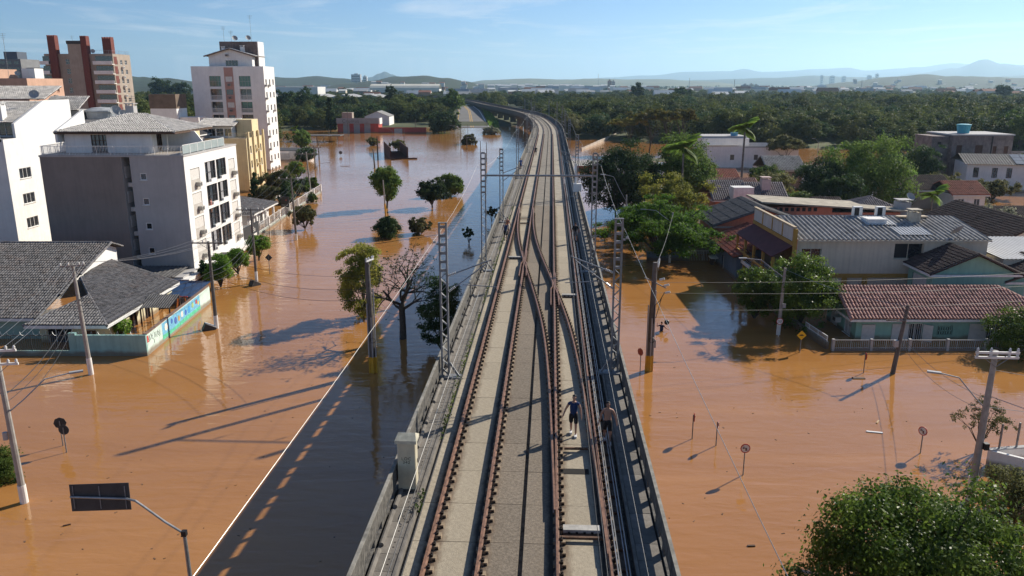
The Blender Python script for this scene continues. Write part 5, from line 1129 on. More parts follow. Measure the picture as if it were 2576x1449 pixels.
# bare tree
def bare_tree(label, px, py, top, wpx, seed=4):
    p = G(px, py); h = Zat(top, p.y); d = p.y * _c + CAM_H * _s; W_ = wpx / FPX * d / 2; o = thing('bare_tree', label, 'tree', (p.x, p.y, 0), group=GF); r = random.Random(seed); tips = []; m = MB()
    def grow(a, d_, L, rad, lev):
        pts = [a]; rr_ = [rad]; q = a
        for k in range(4):
            d_ = (d_ + Vector((r.gauss(0, .17), r.gauss(0, .17), r.gauss(.03, .1)))).normalized(); q = q + d_ * L / 4; pts.append(q); rr_.append(rad * (1 - .09 * (k + 1)))
        m.tube(pts, rr_, 7 if lev == 0 else 5 if lev < 3 else 3, False)
        if lev >= 5: tips.append(q); return
        for k in range(3 if lev < 2 else 2 + (r.random() < .55)):
            b = pts[r.randint(2, 4)]; sd = Vector((r.gauss(0, 1), r.gauss(0, 1), r.gauss(.25, .5))).normalized()
            grow(b, (d_ * .55 + sd * .75).normalized(), L * r.uniform(.6, .82), max(.014, rr_[-1] * r.uniform(.6, .82)), lev + 1)
    m.tube([(0, 0, -1.3), (.05, 0, 1.2), (0, .05, h * .36)], [.34, .28, .25], 9)
    for a in range(6):
        t = a * 1.05 + r.uniform(-.3, .3); grow(Vector((0, .05, h * (.30 + .05 * (a % 3)))), Vector((math.cos(t) * .85, math.sin(t) * .85, .55 + .3 * (a % 2))).normalized(), W_ * .62, .13, 1)
    grow(Vector((0, .05, h * .34)), Vector((.05, 0, 1)), h * .3, .16, 1)
    m.build('branches', BARK, o); sd = MB()
    for t in tips:
        for _ in range(2): leaves(sd, [(t + Vector((r.gauss(0, .1), r.gauss(0, .1), -.05)), 1)], .07, 3, .13, r.randint(0, 9999))
    sd.build('seed_pods', LF['dark'], o); return o
bare_tree('leafless spreading tree standing beside the viaduct shadow', 1013, 852, 606, 215)
def fringe_tree(label, px, py, top, wpx, **kw): return tree_px(label, px, py, top, wpx, group=GS, **kw)
fringe_tree('clipped ball shaped street tree nearest the corner pole', 556, 722, 650, 62, leafm='bright', z0=.3, nl=7000, cr=.42, leaf=.2)
fringe_tree('clipped round street tree in front of the white block', 600, 690, 628, 58, leafm='bright', z0=.3, nl=7000, cr=.4, leaf=.2)
fringe_tree('small round street tree by the shop sign', 652, 655, 592, 50, leafm='bright', z0=.34, nl=6000, cr=.42, leaf=.22)
fringe_tree('dark shaded bush against the podium of the white block', 522, 706, 660, 40, leafm='dark', z0=.1, nl=3500)
fringe_tree('dark conical conifer in the bungalow garden', 645, 500, 436, 36, shape='cone', leafm='dark', z0=.05, nl=4000, cr=.2)
fringe_tree('broad olive tree behind the bungalow garden', 702, 490, 424, 72, leafm='olive', z0=.2, nl=6000)
fringe_tree('dark cone shaped conifer at the garden fence', 722, 512, 440, 50, shape='cone', leafm='dark', z0=.05, nl=4500, cr=.22)
fringe_tree('green tree leaning over the garden fence', 752, 490, 447, 56, leafm='green', z0=.15, nl=4500)
fringe_tree('low olive garden trees below the yellow block', 676, 510, 470, 70, leafm='olive', z0=.2, nl=5000)
fringe_tree('small bush at the foot of the far street pole', 788, 475, 447, 28, leafm='green', z0=.0, nl=1800)
fringe_tree('little shrub in the water beside the street sign', 786, 508, 487, 22, leafm='green', z0=.0, nl=900)
fringe_tree('tree at the foot of the tall white tower', 742, 452, 408, 46, leafm='green', z0=.2, nl=3000)
fringe_tree('dark tree beside the white kiosk', 770, 405, 372, 46, leafm='dark', z0=.05, nl=3500)
fringe_tree('round shrub behind the corner house wall', 140, 843, 790, 46, leafm='green', z0=.1, nl=1500)
fringe_tree('dense dark hedge at the lower left edge', 5, 1215, 1112, 70, leafm='green', z0=-.3, nl=9000, cr=.4, leaf=.1)
fringe_tree('fern like shrub behind the mural wall', 310, 850, 803, 50, leafm='bright', z0=.2, nl=1500)
tree_px('weeping green palm like tree in the far left flood', 757, 376, 326, 42, leafm='green', z0=.12, nl=3500, droop=1.5, group='trees across the left flood')
# palms
def frond_mesh(L, m_, n=15, droop=1.1, wid=.46):
    b = MB(); pts = []
    for k in range(n + 1):
        t = k / n; pts.append(Vector((L * (t - .18 * t * t * droop), 0, L * (.42 * t - .62 * t * t * droop))))
    b.tube(pts, [.035 * (1 - .8 * k / n) for k in range(n + 1)], 4, False)
    for k in range(2, n + 1):
        t = k / n; w_ = L * wid * .5 * math.sin(math.pi * min(1, .12 + t * .88)) ** .6 + .05
        for s_ in (-1, 1):
            p = pts[k]; e = p + Vector((L * .09, s_ * w_, -w_ * .55)); q = Vector((L / n * .58, 0, 0)); b.add([p - q, p + q, e + q * .5, e - q * .5], [(0, 1, 2, 3)])
    return b.mesh('frond', m_)
def palm(label, x, y, h, L, n=15, leafm='green', trunk=.17, group=GR, lean=.0):
    o = thing('palm_tree', label, 'palm tree', (x, y, 0), group=group); t = MB(); t.tube([(0, 0, -1.2), (lean * .4, 0, h * .5), (lean, 0, h)], [trunk * 1.25, trunk, trunk * .8], 8); t.build('trunk', BARKG, o); me = frond_mesh(L, LF[leafm])
    MB().tube([(lean, 0, h - .1), (lean, 0, h + L * .22)], [trunk * .8, trunk * .5], 7).build('crownshaft', LF['bright'], o)
    for k in range(n):
        f = link('frond', me, o); f.location = (lean, 0, h + L * .18); f.rotation_euler = (rnd.uniform(-.15, .15), R(-62 + 95 * ((k * .618) % 1)), k * 2.399)
    return o
def palm_px(label, px, py, top, Lpx, **kw):
    p = G(px, py); d = p.y * _c + CAM_H * _s; L = Lpx / FPX * d; return palm(label, p.x, p.y, Zat(top, p.y) - L * .3, L, **kw)
palm_px('slender palm beside the dark sheds in the far left flood', 746, 372, 322, 16, group='trees across the left flood', n=12)
# right bank
tree_px('huge flat topped bright green tree overhanging the flooded street', 1662, 652, 474, 318, shape='flat', leafm='flat', z0=-.32, nl=36000, clumps=120, cr=.17, trunk=.4, flat=.45, leaf=.26, group=GR)
tree_px('yellow green bamboo like tree behind the flat topped tree', 1690, 590, 434, 172, leafm='yellow', z0=.1, nl=14000, cr=.24, group=GR)
tree_px('tall dark tree closest to the viaduct on the right bank', 1548, 545, 358, 150, leafm='dark', z0=.0, nl=17000, clumps=70, group=GR)
tree_px('dark tree between the tall dark tree and the palm', 1612, 520, 385, 104, leafm='dark', z0=.0, nl=11000, group=GR)
tree_px('dense dark tree crowned by a palm', 1716, 530, 340, 150, leafm='green', z0=.05, nl=15000, clumps=70, group=GR)
palm_px('tall palm rising through the dense dark tree', 1710, 560, 366, 60, leafm='bright', n=24)
palm_px('tall palm standing in front of the low white building', 1861, 508, 318, 46, leafm='bright', n=24, trunk=.2)
for k, (px, w_, tp) in enumerate(((1585, 90, 284), (1632, 110, 268), (1680, 96, 266), (1718, 60, 262))):
    tree_px(['left most tree', 'second tree', 'third tree', 'right most tree'][k] + ' of the olive umbrella topped row in the far right flood', px, 388, tp, w_, shape='umbrella', leafm='acacia', z0=.5, nl=3500, cr=.24, trunk=.25, flat=.45, group=GR, clumps=40)
tree_px('wide olive tree right of the white building', 1968, 425, 334, 118, shape='flat', leafm='olive', z0=.25, nl=6000, cr=.2, flat=.5, group=GR)
tree_px('largest round dark tree among the right hand roofs', 2180, 520, 350, 196, leafm='green', z0=.0, nl=20000, clumps=80, group=GR)
tree_px('dark green garden tree left of the largest round tree', 2052, 520, 398, 132, leafm='dark', z0=.0, nl=12000, group=GR)
tree_px('dense garden tree beyond the pink walled house', 1945, 500, 430, 90, leafm='olive', z0=.1, nl=5000, group=GR)
tree_px('wispy olive tree in front of the bare brick building', 2352, 500, 434, 118, leafm='olive', z0=.1, nl=5000, cr=.22, group=GR)
tree_px('dark climbing tree against the bare brick building', 2318, 468, 362, 78, leafm='dark', z0=.05, nl=5500, group=GR)
tree_px('small olive tree below the solar panel house', 2500, 500, 452, 110, leafm='olive', z0=.2, nl=3500, cr=.22, group=GR)
for lab, px, py, tp, w_, lm in (('leafy garden tree right of the tall palm', 1925, 478, 415, 80, 'green'), ('dark tree behind the large grey tiled roof', 2120, 545, 440, 96, 'dark'), ('bright garden tree left of the wispy olive tree', 2265, 510, 425, 84, 'bright'), ('olive tree between the dark brown roofs', 2430, 520, 462, 90, 'olive'), ('round green tree beside the white flat building', 1760, 470, 392, 70, 'green'), ('low dark tree at the river bank behind the roofs', 2250, 440, 385, 100, 'dark'), ('green tree behind the slanting slab roof', 2010, 545, 478, 80, 'green'), ('hedge like tree right of the brick building', 2560, 455, 380, 90, 'green')):
    tree_px(lab, px, py, tp, w_, leafm=lm, z0=.05, nl=7500, group=GR)
tree_px('pale grey leaved shrub behind the cream warehouse', 2512, 602, 522, 104, leafm='grey', z0=.0, nl=7000, group=GR)
tree_px('dark bush at the right edge beyond the warehouse', 2560, 640, 575, 70, leafm='dark', z0=-.1, nl=3000, group=GR)
palm_px('banana like palm behind the warehouse roof', 2335, 590, 486, 46, leafm='bright', n=14, trunk=.14)
palm_px('bright low palm among the back gardens', 2210, 520, 430, 36, leafm='bright', n=14, trunk=.12)
tree_px('bright green street tree left of the speed limit pole', 1895, 800, 666, 126, leafm='glossy', z0=.15, nl=13000, clumps=60, cr=.27, trunk=.12, group=GR)
tree_px('large dark street tree with hanging branches at the teal house corner', 2008, 820, 632, 182, leafm='glossy', z0=.02, nl=22000, clumps=80, cr=.26, trunk=.2, group=GR, off=(0, -.3))
tree_px('dark bush overhanging the fence at the right edge', 2560, 890, 780, 150, leafm='glossy', z0=-.1, nl=8000, clumps=50, group=GR)
tree('big glossy leaved tree filling the lower right corner', 15.9, 26.9, 5.55, 4.35, leafm='glossy', z0=-.05, nl=52000, leaf=.17, clumps=110, cr=.30, trunk=.22, seed=12, group=GR)
tree_px('sparse twiggy shrub behind the lower right pole', 2462, 1135, 1008, 150, leafm='olive', z0=.35, nl=1700, leaf=.12, cr=.2, trunk=.07, group=GR, clumps=40)
tree_px('dark overgrown bush below the white wall at the right edge', 2545, 1290, 1150, 150, leafm='olive', z0=-.25, nl=7000, leaf=.13, group=GR)
for k, (px, py, tp, w_) in enumerate(((1440, 428, 388, 60), (1480, 372, 342, 50))): pass
# ---------------------------------------------------------------- woods: one mass of instanced crowns, and the trees that stand out of it
def proto(name, seed, shape, leafm, nl, leaf, rz=1.0):
    m = MB(); cl = crown_pts(shape, 1, 1, rz, seed, 48); leaves(m, cl, .30, nl, leaf, seed, aspect=.85); return bpy.data.objects.new(name, m.mesh(name, LF[leafm]))
protos = [proto('wood_crown', 41, 'round', 'forest', 2600, .11, .8), proto('wood_crown', 43, 'round', 'forest2', 2400, .11, 1.15), proto('wood_crown', 47, 'round', 'dark', 2600, .11, .8), proto('wood_crown', 53, 'flat', 'forest', 2400, .11, .7), proto('wood_crown', 59, 'round', 'forest2', 2200, .11, .8)]
pcol = bpy.data.collections.new('wood_kinds')
for p_ in protos: pcol.objects.link(p_)
def gn_scatter(name, pts, label):
    me = bpy.data.meshes.new(name); me.from_pydata([p[0] for p in pts], [], [])
    for an, tp, ix in (('rad', 'FLOAT', 1), ('kind', 'INT', 2), ('turn', 'FLOAT', 3)):
        a = me.attributes.new(an, tp, 'POINT'); a.data.foreach_set('value', [p[ix] for p in pts])
    o = link(name, me); tag(o, label, kind='stuff')
    ng = bpy.data.node_groups.new(name, 'GeometryNodeTree'); ng.interface.new_socket('Geometry', in_out='INPUT', socket_type='NodeSocketGeometry'); ng.interface.new_socket('Geometry', in_out='OUTPUT', socket_type='NodeSocketGeometry')
    gi, go = ng.nodes.new('NodeGroupInput'), ng.nodes.new('NodeGroupOutput'); ci = ng.nodes.new('GeometryNodeCollectionInfo'); ci.inputs[0].default_value = pcol; ci.inputs['Separate Children'].default_value = True; ci.inputs['Reset Children'].default_value = True
    ip = ng.nodes.new('GeometryNodeInstanceOnPoints'); ip.inputs['Pick Instance'].default_value = True
    def attr(n_, t):
        a = ng.nodes.new('GeometryNodeInputNamedAttribute'); a.data_type = t; a.inputs[0].default_value = n_; return a.outputs[0]
    cx = ng.nodes.new('ShaderNodeCombineXYZ'); ng.links.new(attr('turn', 'FLOAT'), cx.inputs[2])
    ng.links.new(gi.outputs[0], ip.inputs['Points']); ng.links.new(ci.outputs[0], ip.inputs['Instance']); ng.links.new(attr('kind', 'INT'), ip.inputs['Instance Index']); ng.links.new(attr('rad', 'FLOAT'), ip.inputs['Scale']); ng.links.new(cx.outputs[0], ip.inputs['Rotation'])
    ng.links.new(ip.outputs[0], go.inputs[0]); md = o.modifiers.new('scatter', 'NODES'); md.node_group = ng; return o
r_ = random.Random(21)
def wood_points(n, xf, y0, y1, keep, r0, r1, pw=1.0, zk=.75):
    L = []
    for _ in range(n):
        y = y0 + (y1 - y0) * r_.random() ** pw; x = xf(y)
        if not keep(x, y): continue
        rad = (r0 + (r1 - r0) * r_.random() ** 1.7) * (1 + .6 * (noise2(x * .02, y * .02, 8) - .5)); L.append(((x, y, land(x, y) + rad * zk + r_.uniform(0, 1.5)), rad, r_.randint(0, 4), r_.uniform(0, 6.28)))
    return L
def via_d(x, y):
    return min(math.hypot(x - p[0], y - p[1]) for p in _poly[::4])
def right_keep(x, y): return y > shore(x) + 3 and via_d(x, y) > 11 and (x > 10 or y > 470)
def left_keep(x, y):
    d, t = seg_d(x, y, -21, 398, -33, 600); d2, _ = seg_d(x, y, -33, 600, -60, 690)
    return y > shore(x) + 2 and via_d(x, y) > 12 and d > 15 and d2 > 14 and not (-74 < x < -50 and 385 < y < 428) and not (-82 < x < -53 and 345 < y < 372)
pts = wood_points(3400, lambda y: r_.uniform(12, .72 * y + 20), 245, 760, right_keep, 2.6, 6.4, 1.15) + wood_points(900, lambda y: r_.uniform(-.02 * y, .70 * y), 740, 1000, lambda x, y: via_d(x, y) > 14 and y < 760 + 230 * x / (.7 * y), 3.5, 6.0, 1.0, .55)
gn_scatter('wood', pts, 'dense dark green wood stretching behind the right bank')
pts = wood_points(900, lambda y: r_.uniform(-.34 * y, -.01 * y), 345, 700, left_keep, 3.6, 6.5, 1.1) + wood_points(500, lambda y: r_.uniform(-.62 * y, -.3 * y), 300, 900, lambda x, y: y > 300, 4, 7, 1)
gn_scatter('wood', pts, 'dark wood behind the red shop and the road ramp')
pts = wood_points(7500, lambda y: r_.uniform(-.66 * y, .68 * y), 950, 5200, lambda x, y: via_d(x, y) > 16 and fbm(x * .0022, y * .0016, 31) > .42, 3.0, 6.5, 1.5, .35)
gn_scatter('wood', pts, 'scattered trees through the distant town')
GW = 'single trees rising out of the woods'
for lab, px, py, tp, w_, lm, sh in (('tall dark eucalyptus standing above the right hand wood', 1603, 268, 212, 42, 'dark', 'vase'), ('round dark tree standing above the right hand wood', 1712, 268, 220, 54, 'dark', 'round'), ('dark pointed conifer in front of the left wood', 833, 333, 248, 30, 'dark', 'cone'), ('dark layered pine left of the conifer', 773, 300, 222, 60, 'dark', 'round'),
    ('broad dark pine next to the tall white tower', 722, 305, 232, 62, 'dark', 'round'), ('dark round pine behind the red shop', 875, 300, 240, 50, 'dark', 'round'), ('tall pine on the rise left of the road ramp', 985, 290, 224, 44, 'dark', 'vase'), ('big leafy tree at the top of the road embankment', 1135, 300, 226, 66, 'green', 'round'), ('tree beside the tall pine on the rise', 1040, 300, 240, 60, 'green', 'round'),
    ('large tree between the brown tower and the white tower', 405, 262, 198, 56, 'dark', 'round'), ('second large tree right of the brown tower', 455, 262, 204, 50, 'dark', 'round'), ('pale green tree in the wood behind the white building', 1905, 330, 268, 60, 'green', 'round'), ('bright tree at the near edge of the right hand wood', 2165, 345, 290, 70, 'yellow', 'round'), ('dark tree above the wood at the right edge', 2520, 262, 214, 44, 'dark', 'vase'), ('tall green trees at the right end of the wood', 2560, 380, 270, 80, 'green', 'round'),
    ('silvery bush at the wood edge beside the viaduct', 1440, 345, 290, 80, 'olive', 'round'), ('reedy green bank below the wood beside the viaduct', 1500, 345, 318, 70, 'yellow', 'flat')):
    tree_px(lab, px, py, tp, w_, shape=sh, leafm=lm, z0=.12, nl=3000, clumps=44, cr=.3, trunk=.3, group=GW)
# grass on the road embankment
gr = MB(); r_ = random.Random(77)
for _ in range(5000):
    y = r_.uniform(398, 560); t = (y - 398) / 202; cx_ = -21 - 12 * t; x = cx_ + r_.choice((-1, 1)) * r_.uniform(10, 15); z = land(x, y)
    a = r_.uniform(0, 6.3); l = r_.uniform(.5, 1.4); d = Vector((math.cos(a) * .5, math.sin(a) * .5, 1)) * l; e = Vector((-math.sin(a), math.cos(a), 0)) * .5; c = Vector((x, y, z)); gr.add([c - e, c + e, c + d], [(0, 1, 2)])
tag(gr.build('grass', LF['bright']), 'bright green grass on the road embankment slopes', kind='stuff')
# ================================================================ right bank
TEALW = mat('wall_sea_green', (.29, .50, .40), .88, .10, .7, stain=(.20, .30, .27), stain_amt=.45, streak=.15, wet=True)
CRW = mat('wall_warehouse', (.60, .54, .42), .88, .10, .5, stain=(.38, .33, .25), stain_amt=.45, streak=.22, wet=True)
OCHRE = mat('paint_ochre', (.42, .25, .06), .85, .12, .8); MAROON = mat('maroon', (.13, .035, .035), .8, .2, 1)
SALM = mat('wall_salmon', (.58, .22, .14), .88, .12, .6, streak=.15); BLUEG = mat('wall_blue_grey', (.12, .16, .22), .88, .12, .6, streak=.15, wet=True)
BRKG = mat('wall_bare_brick', (.22, .175, .16), .95, .3, 1.2, stain=(.45, .42, .40), stain_amt=.4, streak=.25)
# ---- teal front house, terracotta roof
B = thing('teal_house', 'long sea green house with a ribbed terracotta roof behind a low fence', 'house', (28.9, 63.5, 0))
hl = {'f': [(.5, -1.2, 1.6, 1.45), (3.1, -.4, 5.6, 1.5), (6.9, .45, 8.1, 1.3), (9.6, -.3, 12.4, 1.45)], 'l': [(.8, -.3, 2.4, 1.4), (3.8, .1, 5.2, 1.3)]}
walls(B, 16.2, 6.2, 2.05, TEALW, hl)
MB().box(.5, -.05, -1.2, 1.6, .02, 1.42).build('door', SHUT_W, B)
for x0, x1 in ((3.1, 5.6), (9.6, 12.4)):
    window(B, (0, 0, 0), (1, 0, 0), x0, -.4 if x0 < 9 else -.3, x1, 1.5 if x0 < 9 else 1.45, nx=4, ny=1, fr=WHITE, gl=GL_D); MB().box(x0 - .1, -.10, -.4, x0 + 1.3, -.03, 1.5).build('shutter', SHUT_W, B); MB().cbox((x1 + .3, -.3, .55), .75, .05, 1.8, R(-40)).build('shutter', SHUT_W, B)
    b = MB()
    for k in range(7): b.box(x0 + 1.4 + k * .17, -.03, -.38, x0 + 1.425 + k * .17, -.005, 1.45)
    b.build('window_bars', WHITE, B)
for x0, x1 in ((6.9, 8.1),):
    b = MB()
    for k in range(7): b.box(x0 + k * (x1 - x0) / 6 - .04, .0, .45, x0 + k * (x1 - x0) / 6 + .04, .1, 1.3)
    for k in range(3): b.box(x0, .0, .45 + k * .36, x1, .1, .53 + k * .36)
    b.build('vent_block', TEALW, B); MB().box(x0, .12, .45, x1, .13, 1.3).build('vent_dark', BLACK, B)
for q in hl['l']: window(B, (0, 6.2, 0), (0, -1, 0), *q, nx=2, fr=WHITE, gl=SHUT_W)
ac_unit(B, (0, 3.4, .9), (-1, 0, 0), WHITE); 
for z in (0, .35, .7): MB().box(-.03, .8, .9 + z * .8, -.005, 1.3, 1.1 + z * .8).build('vent_slot', GREYPT, B)
hip_roof(B, -.1, 0, 16.4, 6.2, 2.05, 3.95, TILE_T, cw=.29, single=290, oh=.7, hips=(0, 1), rl=.5)
MB().add([(-.001, 0, 2.05), (-.001, 6.2, 2.05), (-.001, 3.1, 3.6), (.15, 0, 2.05), (.15, 6.2, 2.05), (.15, 3.1, 3.6)], [(1, 0, 2), (3, 4, 5), (0, 3, 5, 2), (4, 1, 2, 5)]).build('gable', TEALW, B)
# ---- fence and low wall round it
F = thing('railing_fence', 'white bar fence on a low wall in front of the sea green house', 'fence', (25.9, 60.8, 0)); MB().box(0, 0, -1.6, 25, .18, .15).build('low_wall', W_LGREY, F); railing(F, [(.1, .09, .15), (25, .09, .15)], .75, GREYPT, .16, 'bars')
for k in range(9): MB().box(k * 3.1, -.02, -1.6, k * 3.1 + .2, .2, 1.0).build('post', GREYPT, F)
F = thing('low_wall', 'low grey concrete garden wall running back from the fence corner', 'wall', (25.75, 61.0, 0), R(5)); MB().box(-.12, .3, -1.6, .12, 12, .62).build('wall', mat('wall_mossy', (.19, .18, .155), .95, .3, 1.2, stain=(.10, .10, .08), stain_amt=.6, wet=True), F); railing(F, [(0, .4, .62), (0, 4.4, .62)], .45, WHITE, .18, 'bars')
# ---- gabled teal house behind
B = thing('gabled_house', 'sea green gabled house with dark brown roof between the front house and the warehouse', 'house', (38.3, 70.0, 0))
walls(B, 7.4, 4.4, 4.3, TEALW, {'f': [(1.0, 2.2, 1.9, 3.0)], 'l': [(.8, 1.4, 3.2, 3.6)]}); gable_wall(B, 0, 7.4, 0, 4.3, 6.0, TEALW)
ac_unit(B, (1.45, 0, 2.6), (0, -1, 0), mat('ac_dark', (.12, .07, .06), .7, .2, 3)); MB().box(-.05, .9, 1.4, -.02, 3.3, 3.6).build('shutter', SHUT_W, B); window(B, (0, 0, 0), (1, 0, 0), 1.0, 2.2, 1.9, 3.0, nx=1)
hip_roof(B, 0, 0, 7.4, 4.4, 4.25, 6.1, TILE_B, cw=.28, oh=.5, axis='y', hips=(0, 0)); dish(B, (4.4, 4.6, 7.3), (-.3, .5, .6), .7)
B = thing('gabled_house', 'smaller sea green gable with a lower brown roof at the right edge', 'house', (45.5, 70.4, 0))
hl = {'f': [(1.6, 1.0, 2.9, 2.7), (5.0, 2.2, 6.2, 3.0)]}
walls(B, 8, 4.4, 3.5, TEALW, hl); gable_wall(B, 0, 8, 0, 3.5, 5.0, TEALW); windows(B, 8, 4.4, hl, nx=2, gl=[SHUT_W, GL_D]); hip_roof(B, 0, 0, 8, 4.4, 3.45, 5.1, TILE_B, cw=.28, oh=.5, axis='y', hips=(0, 0)); dish(B, (2.6, -.3, 4.6), (-.5, -.6, .5), .45)
# ---- cream warehouse with restaurant front
B = thing('warehouse', 'cream walled warehouse with a ribbed grey roof and panelled false front', 'warehouse', (27.4, 74.6, 0), 0)
zE, zR, yR, WW, FL = 6.5, 7.62, 7.0, 18.3, 12.8
m = MB(); facade(m, (0, 0, -1.6), (1, 0, 0), WW, zE + 1.58, [(9.4, 6.2, 12.2, 7.7), (.5, 5.6, 2.4, 7.2)], .3); facade(m, (WW, 0, -1.6), (0, 1, 0), 14, zE + 1.58, []); m.build('wall', CRW, B)
window(B, (0, 0, -1.6), (1, 0, 0), 9.4, 6.2, 12.2, 7.7, nx=2, fr=CRW, gl=[BLACK, GL_D], depth=.3); window(B, (0, 0, -1.6), (1, 0, 0), .5, 5.6, 2.4, 7.2, nx=2, fr=CRW, gl=GL_D, depth=.3)
MB().box(3.2, -.06, 2.75, WW, -.012, 3.15).build('ochre_band', OCHRE, B)
for x in (4.6, 6.6, 11.0): MB().box(x, -.07, -1.5, x + .5, -.013, 2.75).build('ochre_pillar', OCHRE, B)
corrugated(B, [(-.1, -.25, zE), (WW + .2, -.25, zE), (WW + .2, yR, zR), (-.1, yR, zR)], .46, .10, SHEET); corrugated(B, [(WW + .2, 14.4, zE), (-.1, 14.4, zE), (-.1, yR, zR), (WW + .2, yR, zR)], .33, .06, SHEET, 'rear_roof_sheet')
sl_ = (zR - zE) / (yR + .25)
for k, (x0, y0, x1, y1) in enumerate(((10.2, .9, 13.4, 3.2), (8.2, 3.9, 11.3, 6.6))): corrugated(B, [(x0, y0, zE + .13 + (y0 + .25) * sl_), (x1, y0, zE + .13 + (y0 + .25) * sl_), (x1, y1, zE + .13 + (y1 + .25) * sl_), (x0, y1, zE + .13 + (y1 + .25) * sl_)], .33, .05, mat('sheet_new', (.55, .55, .54), .6, .1, 1), 'roof_patch')
MB().box(8.5, 4.3, 7.3, 10.4, 6.0, 7.75).build('skylight', WHITE, B); chimney(B, 13.6, 5.4, 7.2, 8.3, 1.0); MB().box(12.4, 6.1, 7.62, 15.4, 6.8, 7.75).build('roof_board', mat('board_tan', (.55, .45, .32), .8, .1, 1), B); fascia(B, [(-.1, -.3, zE - .02), (WW + .2, -.3, zE - .02)], CRW, .14)
zb, zt = 6.0, 7.75
MB().box(-.5, -.1, zb - .1, -.2, FL, zb + .28).build('front_beam', OCHRE, B); MB().box(-.5, -.1, zt - .18, -.2, FL, zt).build('top_rail', mat('rail_tan', (.45, .36, .24), .8, .1, 1), B)
for k in range(4): MB().box(-.42, .15 + k * FL / 4, zb + .3, -.3, (k + 1) * FL / 4 - .1, zt - .2).build('sign_panel', mat('panel_offwhite', (.58, .56, .50), .8, .08, 1, streak=.15), B); MB().box(-.47, -.09 + k * FL / 4, zb + .29, -.28, .13 + k * FL / 4, zt - .19).build('panel_post', OCHRE, B)
MB().box(-.5, -.3, -1.5, -.15, -.12, zt - .2).build('corner_post', OCHRE, B)
za, zc = zb - .12, zb - 1.15
MB().add([(-.45, 0, za), (-.45, FL - .2, za), (-2.4, FL - .2, zc), (-2.4, 0, zc), (-.45, 0, za - .08), (-.45, FL - .2, za - .08), (-2.4, FL - .2, zc - .08), (-2.4, 0, zc - .08)], [(0, 1, 2, 3), (7, 6, 5, 4), (0, 3, 7, 4), (1, 5, 6, 2), (3, 2, 6, 7)]).build('awning', MAROON, B)
for k in range(5): MB().box(-2.3, k * 3.05, -1.5, -2.05, k * 3.05 + .25, zc - .085).build('awning_post', OCHRE, B)
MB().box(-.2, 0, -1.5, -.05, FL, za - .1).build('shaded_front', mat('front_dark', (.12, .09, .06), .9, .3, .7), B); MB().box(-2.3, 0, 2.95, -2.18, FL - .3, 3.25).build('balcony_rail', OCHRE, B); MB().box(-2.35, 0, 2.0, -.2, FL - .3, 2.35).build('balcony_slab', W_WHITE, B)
for k in range(4):
    for z in (2.45, 2.65, 3.4, 3.7): MB().box(-2.26, .4 + k * 3.05, z, -2.20, 2.9 + k * 3.05, z + .07).build('rail_bar', WOODB, B)
for x in (8.6, 11.0):
    A_ = thing('roof_air_conditioner', 'white outdoor unit on the warehouse roof, %s of two' % ('left' if x < 10 else 'right'), 'air conditioner', (27.4 + x, 74.6 + 7.3, 7.6)); MB().box(-.45, -.28, 0, .45, .28, 1.0).build('case', WHITE, A_); MB().box(-.38, -.3, .1, .1, -.281, .9).build('grille', BLACK, A_)
# ---- red tiled blue house in front of the restaurant
B = thing('blue_house', 'blue grey house with a low red tiled roof beside the restaurant front', 'house', (24.6, 84.6, 0))
walls(B, 4.6, 11.4, 2.6, BLUEG, {'l': [(1.2, -.5, 2.6, 1.6), (5, -.5, 6.2, 1.6)], 'f': [(.8, -1.4, 2.3, 1.3)]}); windows(B, 4.6, 11.4, {'l': [(1.2, -.5, 2.6, 1.6), (5, -.5, 6.2, 1.6)], 'f': [(.8, -1.4, 2.3, 1.3)]}, nx=2, fr=BLUEG, gl=[GL_D, SHUT_W], sill=False)
tiled(B, [(-.5, 11.9, 2.6), (-.5, -.5, 2.6), (4.4, -.5, 4.3), (4.4, 11.9, 4.3)], .3, .5, TILE_R); ridge(B, [(4.4, -.5, 4.35), (4.4, 11.9, 4.35)], TILE_R); MB().add([(0, 0, 2.6), (4.6, 0, 2.6), (4.6, 0, 4.2)], [(0, 1, 2)]).build('gable', BLUEG, B); dish(B, (3.7, 6.2, 4.7), (-.8, -.4, .5), .5)
Gt = thing('gate_pillars', 'blue grey gate pillars and bar gate flooded in front of the blue house', 'gate', tuple(G(1770, 655))); MB().box(-2.6, -.3, -1.5, -1.9, .3, 1.7).build('pillar', BLUEG, Gt); MB().box(1.9, -.3, -1.5, 2.5, .3, 1.7).build('pillar', BLUEG, Gt); railing(Gt, [(-1.9, 0, -.3), (1.9, 0, -.3)], 1.5, WHITE, .2, 'gate_bars'); MB().box(-7, -.1, -1.5, -2.6, .1, 1.1).build('wall', BLUEG, Gt)
tiled(Gt, [(1.6, -.9, 1.75), (3.1, -.9, 1.75), (3.1, .2, 2.3), (1.6, .2, 2.3)], .25, .4, TILE_R, name='pillar_roof')
P = thing('street_kiosk', 'white topped counter standing in the water before the blue house', 'counter', tuple(G(1818, 664))); MB().box(-1.6, -.6, .75, 1.6, .6, .9).build('top', WHITE, P); MB().box(-1.5, -.5, -1.5, -1.2, .5, .75).box(1.2, -.5, -1.5, 1.5, .5, .75).build('leg', WOODB, P)
